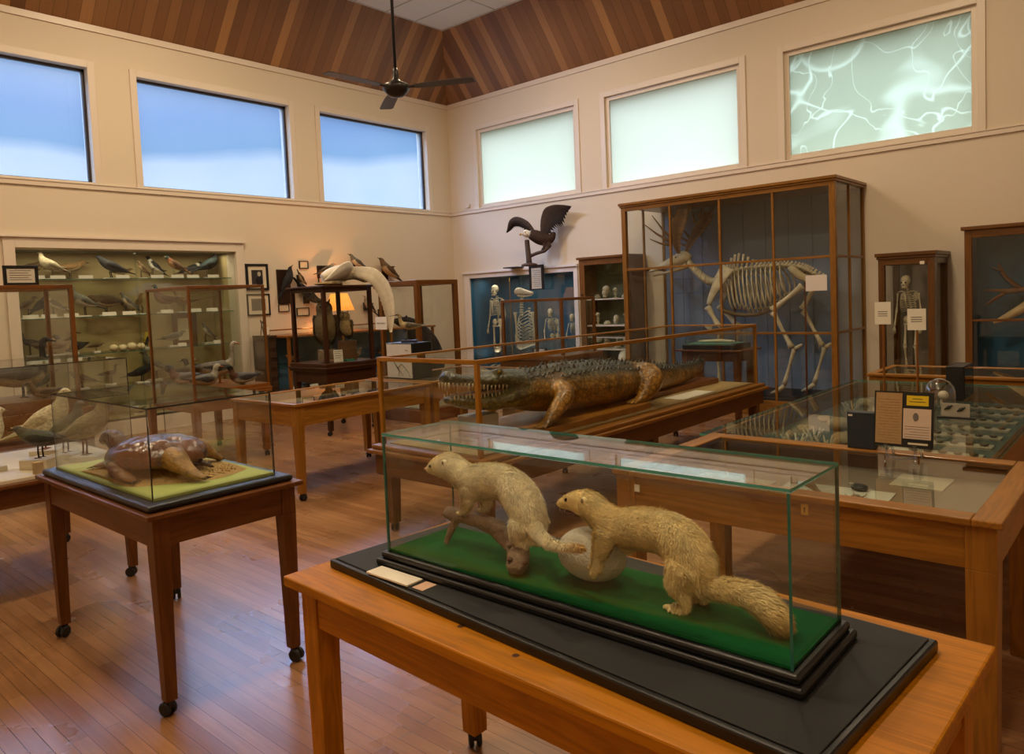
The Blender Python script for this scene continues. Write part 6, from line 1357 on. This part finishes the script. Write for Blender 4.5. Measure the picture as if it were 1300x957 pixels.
solo('green_block', MB().box(5.5, 7.58, .87, 5.62, 7.66, .89), plain('sea_green_block', '#2f8f72', rough=.6), 'small sea-green block on the floor of the owl case', 'block', (5.56, 7.62, .87))
t = thing('mounted_swan', 'large white swan with drooping spread wings on top of the owl case', 'swan', (5.55, 7.75, 1.80))
WH = lin('#d9cdb4'); mb = MB(); mb.c = WH
mb.loft(smooth_st([(5.30, 7.72, 1.90, .05, .04), (5.40, 7.70, 1.93, .10, .08), (5.52, 7.68, 1.95, .12, .10), (5.64, 7.66, 1.96, .11, .10), (5.73, 7.63, 1.94, .075, .075), (5.78, 7.58, 1.90, .05, .055), (5.80, 7.53, 1.87, .045, .045), (5.80, 7.48, 1.86, .035, .03)], 3), 14)
mb.c = lin('#8f7340'); mb.ell((5.42, 7.7, 1.825), (.26, .09, .025), 12, 6)
part('body', fuse(mb, .012, 3), M_down, t, smooth=True)
part('wing', wing_mb([((5.66, 7.56, 2.02), (5.58, 7.66, 1.90), .010), ((5.50, 7.40, 2.08), (5.52, 7.52, 1.88), .010), ((5.34, 7.34, 2.05), (5.42, 7.46, 1.86), .010), ((5.20, 7.30, 1.97), (5.30, 7.40, 1.85), .010), ((5.10, 7.29, 1.90), (5.18, 7.34, 1.845), .012), ((5.02, 7.28, 1.845), (5.04, 7.30, 1.84), .004)], ['#e0d6c4', '#aca090', '#8a8072'], jag=.02, alt=.96), M_down, t, smooth=True)
part('wing', wing_mb([((5.64, 7.60, 2.03), (5.58, 7.70, 1.93), .010), ((5.86, 7.42, 2.0), (5.74, 7.42, 1.84), .010), ((5.99, 7.33, 1.84), (5.82, 7.34, 1.70), .010), ((6.04, 7.28, 1.62), (5.86, 7.30, 1.54), .010), ((6.02, 7.26, 1.40), (5.89, 7.28, 1.38), .010), ((5.96, 7.25, 1.20), (5.93, 7.26, 1.195), .004)], ['#ded3c0', '#d0c4ae', '#bcae98'], jag=.05, alt=.94, camber=.04), M_down, t, smooth=True)
part('eye', MB().ell((5.765, 7.50, 1.885), (.009,)*3, 8, 6), M_eye, t); part('bill', MB().loft([(5.80, 7.48, 1.86, .022, .018), (5.80, 7.42, 1.845, .018, .010), (5.80, 7.40, 1.84, .004, .003)], 8), M_ink, t, smooth=True)
solo('label_card', MB().box(5.42, 7.47, 1.8005, 5.54, 7.474, 1.84), M_paper, 'small cream tag standing at the front edge of the owl case top', 'card', (5.48, 7.472, 1.8005))

# ------------------------------------------------------------------ framed case with a dark furry animal
t = thing('framed_glass_case', 'tall wood-framed glass case with a dark furry animal beside the room corner', 'display case', (6.75, 7.6, 0))
part('plinth', MB().box(6.32, 7.18, .0, 7.16, 8.05, .16), wood('#6b3c1e', 'X'), t, .008)
part('inner_floor', MB().box(6.42, 7.26, .16, 7.08, 7.96, .17), M_in, t)
frame_case(t, 6.37, 7.11, 7.22, 8.0, .16, 1.84, '#704418', w=.06)
t = thing('mounted_animal', 'dark brown furry animal rearing up with its back sloping right', 'mounted animal', (6.75, 7.6, .17))
mb = MB(); mb.c = lin('#2b231e')
cxm = 6.72
mb.loft(smooth_st([(6.47, 7.86, 1.33, .012), (6.50, 7.84, 1.32, .035), (6.56, 7.80, 1.30, .065), (6.63, 7.74, 1.28, .085, .09), (6.70, 7.68, 1.20, .11, .13), (6.77, 7.62, 1.05, .15, .18), (6.84, 7.57, .88, .17, .19), (6.88, 7.55, .70, .17, .18), (6.88, 7.55, .56, .14, .12)], 3), 16)
for s1 in (-1, 1):
    mb.loft(smooth_st([(6.86, 7.55+s1*.10, .66, .09), (6.80, 7.55+s1*.13, .45, .07), (6.82, 7.55+s1*.13, .24, .05), (6.76, 7.56+s1*.13, .20, .05, .03)], 2), 10)
    mb.loft(smooth_st([(6.70, 7.66+s1*.09, 1.10, .06), (6.62, 7.68+s1*.12, .92, .05), (6.56, 7.72+s1*.10, .80, .04), (6.52, 7.75+s1*.1, .78, .035, .02)], 2), 10)
    mb.ell((6.60, 7.77+s1*.06, 1.37), (.022, .012, .028))
part('body', fuse(mb, .014, 3), painted('dark_fur', rough=.9, var=.35, scale=60, stretch=(1, 1, .3), bump=.6, bscale=120), t, smooth=True)
m_ = MB(); m_.ell((6.475, 7.865, 1.33), (.014, .014, .012)); part('nose', m_, M_ink, t, smooth=True)
solo('branch_prop', MB().tube([(6.52, 7.34, .17), (6.52, 7.37, .6), (6.52, 7.42, .92)], .06, 10, .045), plain('pale_trunk', '#96683c', rough=.8, bump=.5, bscale=30), 'pale brown trunk the furry animal leans on', 'trunk', (6.52, 7.34, .17), smooth=True)

# ------------------------------------------------------------------ narrow skeleton case, right wall
t = thing('framed_glass_case', 'narrow tall wooden case with a small hanging skeleton, right of the moose case', 'display case', (9.5, 2.2, 0))
nx0, nx1, ny0, ny1, nz = 9.2, 9.865, 1.935, 2.505, 1.88
part('base', MB().box(nx0, ny0, 0, nx1, ny1, .5), wood('#64401a', 'Z'), t, .004); part('cornice', MB().box(nx0-.03, ny0-.03, nz-.04, nx1, ny1+.03, nz).box(nx0-.015, ny0-.015, nz-.07, nx1, ny1+.015, nz-.04), wood('#64401a', 'Y'), t, .005)
frame_case(t, nx0, nx1, ny0, ny1, .5, nz-.07, '#64401a', w=.065, top=False)
part('back_panel', MB().box(nx1-.028, ny0+.065, .5, nx1-.02, ny1-.065, nz-.07), plain('grey_brown_back', '#857a6c', rough=.8), t)
part('corner_tag', MB().box(nx0-.002, 2.03, 1.735, nx0, 2.075, 1.77), M_white, t)
primate((9.5, 2.24, .5), PI*.96, .66, 'small skeleton hanging in the narrow wooden case', hunch=.35)
# elk case, right edge
t = thing('framed_glass_case', 'large wooden case with blue back and an antlered skull, cut by the right edge', 'display case', (9.6, .9, 0))
exx, ey0, ey1, ez = 9.3, -.6, 1.665, 2.08
part('base', MB().box(exx, ey0, 0, 9.865, ey1, .45), wood('#6c4419', 'Y'), t, .004); part('cornice', MB().box(exx-.03, ey0-.03, ez-.01, 9.865, ey1+.03, ez+.03), wood('#6c4419', 'Y'), t, .006)
for yy in (ey0, ey1-.07): part('post', MB().box(exx, yy, .45, exx+.07, yy+.07, ez-.01), wood('#6c4419', 'Z'), t, .004)
part('top_rail', MB().box(exx, ey0+.07, ez-.09, exx+.05, ey1-.07, ez-.01), wood('#6c4419', 'Y'), t, .003)
part('glazing_bar', MB().box(exx+.01, ey0+.07, 1.09, exx+.035, ey1-.07, 1.115), wood('#6c4419', 'Y'), t, .002)
part('back_panel', MB().box(9.83, ey0+.02, .45, 9.85, ey1-.02, ez-.01), M_bluepanel, t); part('side_panel', MB().box(exx+.07, ey1-.03, .45, 9.83, ey1-.01, ez-.01), M_slate, t)
part('glass_panel', MB().pane(exx+.02, ey0+.07, .45, exx+.024, ey1-.07, ez-.09), [M_glass, M_edge_teal], t)
t = thing('antlered_skull', 'elk skull with brown antlers hung inside the blue-backed case at the right edge', 'skull', (9.65, 1.2, 1.35))
mb = MB(); mb.c = lin('#b79f74'); mb.loft(smooth_st([(9.68, .98, 1.28, .06, .06), (9.66, 1.08, 1.27, .075, .07), (9.62, 1.2, 1.20, .055, .05), (9.58, 1.33, 1.12, .04, .035), (9.55, 1.44, 1.06, .018, .015)], 3), 12); part('skull', mb, M_bone, t, smooth=True)
for s1 in (-1, 1):
    mb = MB(); mb.c = lin('#6b4726'); xo = 9.62+s1*.05
    mb.tube([(xo, 1.03, 1.33), (xo, 1.12, 1.42), (xo-.02, 1.3, 1.40), (xo, 1.52, 1.42)], [.026, .03, .028, .008], 8); mb.tube([(xo-.01, 1.2, 1.42), (xo, 1.34, 1.56), (xo, 1.40, 1.70)], .024, 7, .006); mb.tube([(xo-.01, 1.3, 1.41), (xo-.02, 1.46, 1.30), (xo, 1.52, 1.25)], .02, 7, .005)
    mb.tube([(xo, 1.05, 1.36), (xo, .95, 1.6), (xo, .8, 1.9)], .026, 7, .008); mb.tube([(xo, .97, 1.56), (xo, 1.10, 1.82), (xo, 1.14, 1.9)], .02, 7, .005); mb.tube([(xo, 1.36, 1.62), (xo, 1.46, 1.66)], .014, 6, .004)
    part('antler', mb, painted('brown_antler', rough=.6, var=.25, scale=12, bump=.3), t, smooth=True)
part('mount_plate', MB().box(9.70, .9, 1.1, 9.828, 1.06, 1.4), M_bark, t)

# ------------------------------------------------------------------ blue-fronted counter cases and lamp by the left wall
t = thing('counter_case', 'long low wood-topped glass counter with blue interior along the left wall', 'display case', (6.9, 9.7, 0))
cx0, cx1, cy0, cy1, cz = 5.80, 8.6, 9.35, 10.07, 1.16
part('countertop', MB().box(cx0-.02, cy0-.02, cz-.03, cx1+.02, cy1, cz), wood(W_CASE, 'X'), t, .005); part('base', MB().box(cx0, cy0, 0, cx1, cy1, .34), wood(W_CASE, 'X'), t, .004)
part('back_panel', MB().box(cx0, cy1-.03, .34, cx1, cy1-.01, cz-.03), plain('sky_blue_lining', '#5b87a6', rough=.7, var=.25, scale=3), t)
for x in (cx0, cx0+.93, cx0+1.86, cx1-.04): part('post', MB().box(x, cy0, .34, x+.04, cy0+.04, cz-.03), wood(W_CASE, 'Z'), t, .003)
part('glass_panel', MB().pane(cx0+.04, cy0+.015, .34, cx1-.04, cy0+.02, cz-.03), [M_glass, M_edge_teal], t); part('glass_shelf', MB().pane(cx0, cy0+.1, .72, cx1, cy1-.03, .726), [M_glass, M_edge_teal], t)
part('gallery_rail', MB().tube([(cx0+.1, cy1-.06, cz+.07), (cx1-.1, cy1-.06, cz+.07)], .010, 8).tube([(cx0+.1, cy1-.06, cz), (cx0+.1, cy1-.06, cz+.07)], .010, 8).tube([(cx1-.1, cy1-.06, cz), (cx1-.1, cy1-.06, cz+.07)], .010, 8), wood(W_CASE, 'X'), t)
rr = random.Random(3)
for i in range(9):
    x = cx0+.25+i*.28; lv = (.726, .34)[i % 2]
    bird(rr.choice(['low', 'perch', 'duck']), rr.choice(['brown', 'pale', 'grey', 'dark', 'buff']), (x, 9.65, lv), rr.uniform(.2, .28), rr.choice([0, PI]), f'small mounted bird in the blue counter case, {ORDN[i]} from the left', 'birds in the blue counter case')
for i in range(4): card('label_card', (5.98+i*.28, 9.45, .34), .14, .08, label=f'white card on the floor of the blue counter case, {ORDN[i]} from the left', group='cards in the blue counter case')
t = thing('dark_cabinet', 'dark brown slatted cabinet against the left wall under the framed portraits', 'cabinet', (5.7, 9.85, 0))
part('body', MB().box(5.665, 9.62, 0, 5.775, 10.07, 1.14).box(5.4+.26, 9.60, 1.14, 5.777, 10.07, 1.17), wood('#3d2c20', 'Z'), t, .004)
for q in range(7): part('slat', MB().box(5.67+.0, 9.612, .15+q*.14, 5.77, 9.62, .23+q*.14), wood('#4a3728', 'X'), t, .002)
t = thing('table_lamp', 'lit table lamp with an orange shade on the blue counter', 'lamp', (6.9, 9.62, cz))
M_shade = plain('orange_lampshade', '#d88a3c', rough=.8, var=.03)
nt = M_shade.node_tree; b_ = [n for n in nt.nodes if n.type == 'BSDF_PRINCIPLED'][0]; b_.inputs['Emission Color'].default_value = (*lin('#ff9a3c'), 1); b_.inputs['Emission Strength'].default_value = 1.3
part('base', MB().lathe((6.9, 9.62, cz), [(.075, 0), (.075, .012), (.05, .03), (.07, .09), (.075, .14), (.05, .20), (.018, .24), (.012, .30)], 20), plain('ceramic_lamp_base', '#b98a5c', rough=.3), t, smooth=True)
sh = MB(); n = 28; vs = []; fs = []
for r_, z_ in ((.225, .32), (.13, .58), (.127, .58), (.222, .32)): vs += [(6.9+r_*math.cos(2*PI*j/n), 9.62+r_*math.sin(2*PI*j/n), cz+z_) for j in range(n)]
for i in range(3): fs += [(i*n+j, i*n+(j+1) % n, (i+1)*n+(j+1) % n, (i+1)*n+j) for j in range(n)]
fs += [(3*n+j, 3*n+(j+1) % n, (j+1) % n, j) for j in range(n)]
sh.add(vs, fs); part('lamp_shade', sh, M_shade, t, smooth=True)
part('bulb', MB().ell((6.9, 9.62, cz+.36), (.03, .03, .04), 12, 8), emit('lit_bulb', '#ffc27a', 14), t, smooth=True)

# ------------------------------------------------------------------ things on the left wall
def picture(x0, x1, z0, z1, fw, mat_, label, inner, matw=.0, name='framed_picture', cat='picture'):
    t = thing(name, label, cat, ((x0+x1)/2, WY, (z0+z1)/2)); y = WY-.001
    mb = MB()
    for A in ((x0, z0, x0+fw, z1), (x1-fw, z0, x1, z1), (x0+fw, z0, x1-fw, z0+fw), (x0+fw, z1-fw, x1-fw, z1)): mb.box(A[0], y-.025, A[1], A[2], y, A[3])
    part('frame', mb, mat_, t, .003); part('mat_board', MB().box(x0+fw, y-.012, z0+fw, x1-fw, y-.004, z1-fw), M_paper, t)
    if matw: part('print', MB().box(x0+fw+matw, y-.014, z0+fw+matw, x1-fw-matw, y-.012, z1-fw-matw), inner, t)
    return t
t = picture(5.63, 5.99, 1.83, 2.22, .035, M_black, 'black-framed dark portrait photograph on the left wall, upper of two', plain('dark_photograph', '#2a2523', rough=.5, var=.5, scale=14), .055)
m_ = MB(); m_.c = lin('#b5a894'); m_.ell((5.84, WY-.0165, 2.07), (.028, .002, .035), 12, 8); part('pale_head', m_, M_bone, t); m_ = MB(); m_.c = lin('#17151a'); m_.ell((5.84, WY-.0162, 1.97), (.06, .0015, .07), 12, 8); part('dark_coat', m_, M_bone, t)
picture(5.62, 5.99, 1.46, 1.78, .022, M_black, 'black-framed grey landscape print on the left wall, lower of two', plain('grey_print', '#6d665c', rough=.6, var=.3, scale=20), .05)
solo('light_switch', MB().box(5.48+.06, WY-.02, 1.52, 5.60, WY, 1.66), plain('grey_metal_plate', '#6a6660', rough=.4), 'small grey metal plate on the wall beside the landscape print', 'wall plate', (5.57, WY, 1.59), bevel=.003)
picture(6.53, 6.69, 2.15, 2.27, .012, M_black, 'small black-framed text card high on the left wall', None)
picture(6.13, 6.31, 1.50, 1.61, .008, M_black, 'small thin-framed text card under the first dark wall bird', None)
picture(6.44, 6.66, 1.42, 1.55, .012, M_black, 'small black-framed card pair under the black crow', None)
picture(6.86, 7.05, 1.88, 2.01, .012, M_black, 'small framed card beside the swan wing tip', None)
picture(7.95, 8.12, 1.82, 1.93, .012, M_black, 'small framed card under the brown game bird right of the swan', None)
def wallbird(x, z, sc, rz, ry, pal, label, kind='low', board=None, spread=None):
    y = WY-.12; t = thing('wall_mounted_bird', label, 'bird', (x, WY, z))
    mb = bird_mb(kind, PAL[pal], legs=False); mb.xf(Matrix.Scale(sc, 4)); mb.place((0, 0, -.4*sc)); mb.place((x, y, z), rz=rz, ry=ry); part('body', mb, M_plume, t, smooth=True)
    if spread:
        for s1 in (-1, 1):
            w_ = wing_mb([((.05, s1*.05, .02), (-.10, s1*.05, 0), .02), ((.08, s1*.20, .12), (-.10, s1*.18, .05), .02), ((.02, s1*.36, .20), (-.10, s1*.30, .10), .012), ((-.10, s1*.46, .22), (-.12, s1*.44, .20), .004)], [PAL[pal]['wing'], PAL[pal]['back']])
            w_.xf(Matrix.Scale(sc*spread, 4)); w_.place((x, y, z), rz=rz, ry=ry); part('wing', w_, M_plume, t, smooth=True)
    bw, bh = board or (.12, .2)
    part('mount_board', MB().box(x-bw/2, WY-.03, z-bh*.7, x+bw/2, WY-.0005, z+bh*.3), wood('#2d1d14', 'Z'), t, .004)
    part('peg', MB().tube([(x, WY-.03, z-.05), (x, y+.01, z-.03)], .01, 6), M_ink, t)
    return t
wallbird(6.24, 1.98, .42, 0, -.9, 'dark', 'dark bird clinging upright to a dark board, leftmost on the left wall', board=(.22, .52))
wallbird(6.50, 1.99, .22, 0, 1.2, 'brown', 'small brown bird on a narrow board beside the high text card', board=(.05, .22))
wallbird(6.62, 1.75, .5, 0, .9, 'dark', 'black crow hanging head down above the framed cards', board=(.1, .2), spread=.45)
wallbird(6.95, 2.14, .34, 0, -.2, 'mottle', 'brown bird on a dark square board left of the swan', board=(.2, .2))
wallbird(7.55, 2.26, .36, PI, -.4, 'grey', 'grey pointed bird just above the swan back', board=(.08, .12))
wallbird(8.20, 2.14, .50, PI, -.5, 'brown', 'brown long-tailed game bird on the wall right of the swan', board=(.12, .25), spread=.5)
wallbird(7.75, 1.55, .34, PI, -.7, 'mottle', 'slender bird seen through the owl case glass', board=(.08, .14), spread=.5)
wallbird(8.05, 1.42, .30, 0, -.9, 'rufous', 'reddish bird on the wall right of the owl case', board=(.08, .16))
# small clutter on counters and cabinet
t = thing('small_easel', 'tiny dark easel with a pale card on top of the dark cabinet', 'easel', (5.72, 9.8, 1.17))
part('frame', MB().tube([(5.70, 9.8, 1.17), (5.67, 9.83, 1.40)], .008, 6).tube([(5.76, 9.8, 1.17), (5.70, 9.84, 1.38)], .008, 6).tube([(5.70, 9.9, 1.17), (5.69, 9.83, 1.36)], .006, 6), M_ink, t); part('card_face', MB().box(5.71, 9.78, 1.18, 5.77, 9.785, 1.29), M_white, t)

# ------------------------------------------------------------------ ceiling fan
fx, fy, fz = 3.953, 4.602, 3.249
d_ = V((fx, fy, fz-1.55)).normalized(); P_ = V((0, 0, 1.55))+d_*8.0; fx, fy, fz = P_
t = thing('ceiling_fan', 'dark ceiling fan hanging on a long rod from the white ceiling', 'ceiling fan', (fx, fy, ZC))
part('down_rod', MB().tube([(fx, fy, ZC), (fx, fy, fz+.1)], .016, 10).lathe((fx, fy, ZC-.08), [(.03, 0), (.06, .04), (.07, .08)], 16), M_metal, t, smooth=True)
part('motor', MB().lathe((fx, fy, fz), [(.02, -.09), (.07, -.08), (.11, -.045), (.135, -.01), (.13, .03), (.06, .06), (.035, .09), (.03, .16), (.018, .2)], 24), M_metal, t, smooth=True)
M_blade = plain('dark_fan_blade', '#3a3233', rough=.4)
for a in (math.radians(-62), math.radians(58), math.radians(178)):
    b_ = MB(); vs = []
    for u, w_ in ((.17, .03), (.22, .055), (.4, .07), (.78, .075), (.82, .055)):
        for s1 in (-1, 1):
            for zt in (-.004, .004): vs.append((u, s1*w_, zt-s1*w_*.06))
    fs = []
    for i in range(4): o = i*4; fs += [(o, o+4, o+6, o+2), (o+1, o+3, o+7, o+5), (o, o+1, o+5, o+4), (o+2, o+6, o+7, o+3)]
    fs += [(0, 2, 3, 1), (16, 17, 19, 18)]
    b_.add(vs, fs); b_.tube([(.09, 0, 0), (.20, 0, 0)], .014, 6); b_.place((fx, fy, fz), rz=a); part('blade', b_, M_blade, t)
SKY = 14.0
# ------------------------------------------------------------------ light
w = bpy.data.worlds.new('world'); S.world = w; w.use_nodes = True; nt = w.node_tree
for n in list(nt.nodes): nt.nodes.remove(n)
out = N(nt, 'ShaderNodeOutputWorld'); bg = N(nt, 'ShaderNodeBackground'); tc = N(nt, 'ShaderNodeTexCoord'); sp = N(nt, 'ShaderNodeSeparateXYZ')
nt.links.new(tc.outputs['Generated'], sp.inputs[0])
no = N(nt, 'ShaderNodeTexNoise'); no.inputs['Scale'].default_value = 4; no.inputs['Detail'].default_value = 3; nt.links.new(tc.outputs['Generated'], no.inputs[0])
ma = N(nt, 'ShaderNodeMath', operation='MULTIPLY_ADD'); ma.inputs[1].default_value = .05; nt.links.new(no.outputs['Fac'], ma.inputs[0]); nt.links.new(sp.outputs[2], ma.inputs[2])
rp = N(nt, 'ShaderNodeValToRGB'); e = rp.color_ramp.elements
e[0].position = 0; e[0].color = (*lin('#dfe8f4'), 1); e[1].position = 1; e[1].color = (*lin('#bed6ff'), 1)
for p, c in ((.19, '#f6faff'), (.207, '#eef4fd'), (.222, '#86b4d8'), (.26, '#8fb2e2'), (.31, '#bcd2f2'), (.4, '#bed6ff')): x = e.new(p); x.color = (*lin(c), 1)
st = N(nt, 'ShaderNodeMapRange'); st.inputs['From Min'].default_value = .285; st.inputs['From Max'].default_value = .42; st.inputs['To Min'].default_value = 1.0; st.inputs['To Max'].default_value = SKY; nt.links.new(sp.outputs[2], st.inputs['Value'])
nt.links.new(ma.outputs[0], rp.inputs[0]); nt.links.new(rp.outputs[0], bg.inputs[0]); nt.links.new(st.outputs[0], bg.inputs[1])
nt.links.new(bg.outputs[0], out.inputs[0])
def area(x, y, z, size, power, col, name='ceiling_lamp_or_fill', tx=None, spread=180):
    l = bpy.data.lights.new(name, 'AREA'); l.shape = 'DISK'; l.size = size; l.energy = power; l.color = lin(col); l.spread = math.radians(spread)
    o = bpy.data.objects.new(name, l); COL.objects.link(o); o.location = (x, y, z)
    d = V(tx)-V((x, y, z)) if tx else V((0, 0, -1)); o.rotation_euler = d.to_track_quat('-Z', 'Y').to_euler(); return o
WARM = '#ffe4bc'
area(4.2, 7.6, ZC-.1, .45, 92, WARM); area(1.2, 6.8, ZC-.1, .45, 95, WARM); area(7.2, 6.6, ZC-.1, .45, 78, WARM)
area(1.0, 2.6, ZC-.1, .45, 95, WARM); area(4.6, 2.6, ZC-.1, .45, 75, WARM); area(7.2, 2.2, ZC-.1, .45, 60, WARM)
area(-.8, .4, ZC-.1, .6, 80, WARM)
area(5.6, 9.0, 4.95, .5, 19, '#b8ceff', tx=(9.87, 7.0, 2.7), spread=85)  # added cool fill standing in for window daylight on the right wall, no lamp there
l = bpy.data.lights.new('lamp_bulb', 'POINT'); l.energy = 22; l.color = lin('#ffb066'); l.shadow_soft_size = .04
o = bpy.data.objects.new('lamp_bulb', l); COL.objects.link(o); o.location = (6.9, 9.62, 1.16+.46)
# case lights of the built-in cases (strip lamps under the soffits)
def strip(x, y, z, sx, sy, p, col):
    l = bpy.data.lights.new('case_strip_lamp', 'AREA'); l.shape = 'RECTANGLE'; l.size = sx; l.size_y = sy; l.energy = p; l.color = lin(col)
    o = bpy.data.objects.new('case_strip_lamp', l); COL.objects.link(o); o.location = (x, y, z)
strip(4.12, WY+.32, 2.37, 2.6, .04, 9, '#fff0c8'); strip(LX+.32, 8.5, 1.93, .04, 2.2, 6, '#fff0dc')
S.view_settings.view_transform = 'Standard'; S.view_settings.look = 'None'; S.view_settings.gamma = 1; S.view_settings.use_curve_mapping = False
S.view_settings.exposure = 0
c = S.cycles
c.max_bounces = 10; c.diffuse_bounces = 4; c.glossy_bounces = 5; c.transparent_max_bounces = 40; c.transmission_bounces = 6
c.use_denoising = True; c.sample_clamp_indirect = 10; c.caustics_reflective = False; c.caustics_refractive = False
try: c.denoiser = 'OPENIMAGEDENOISE'
except Exception: pass
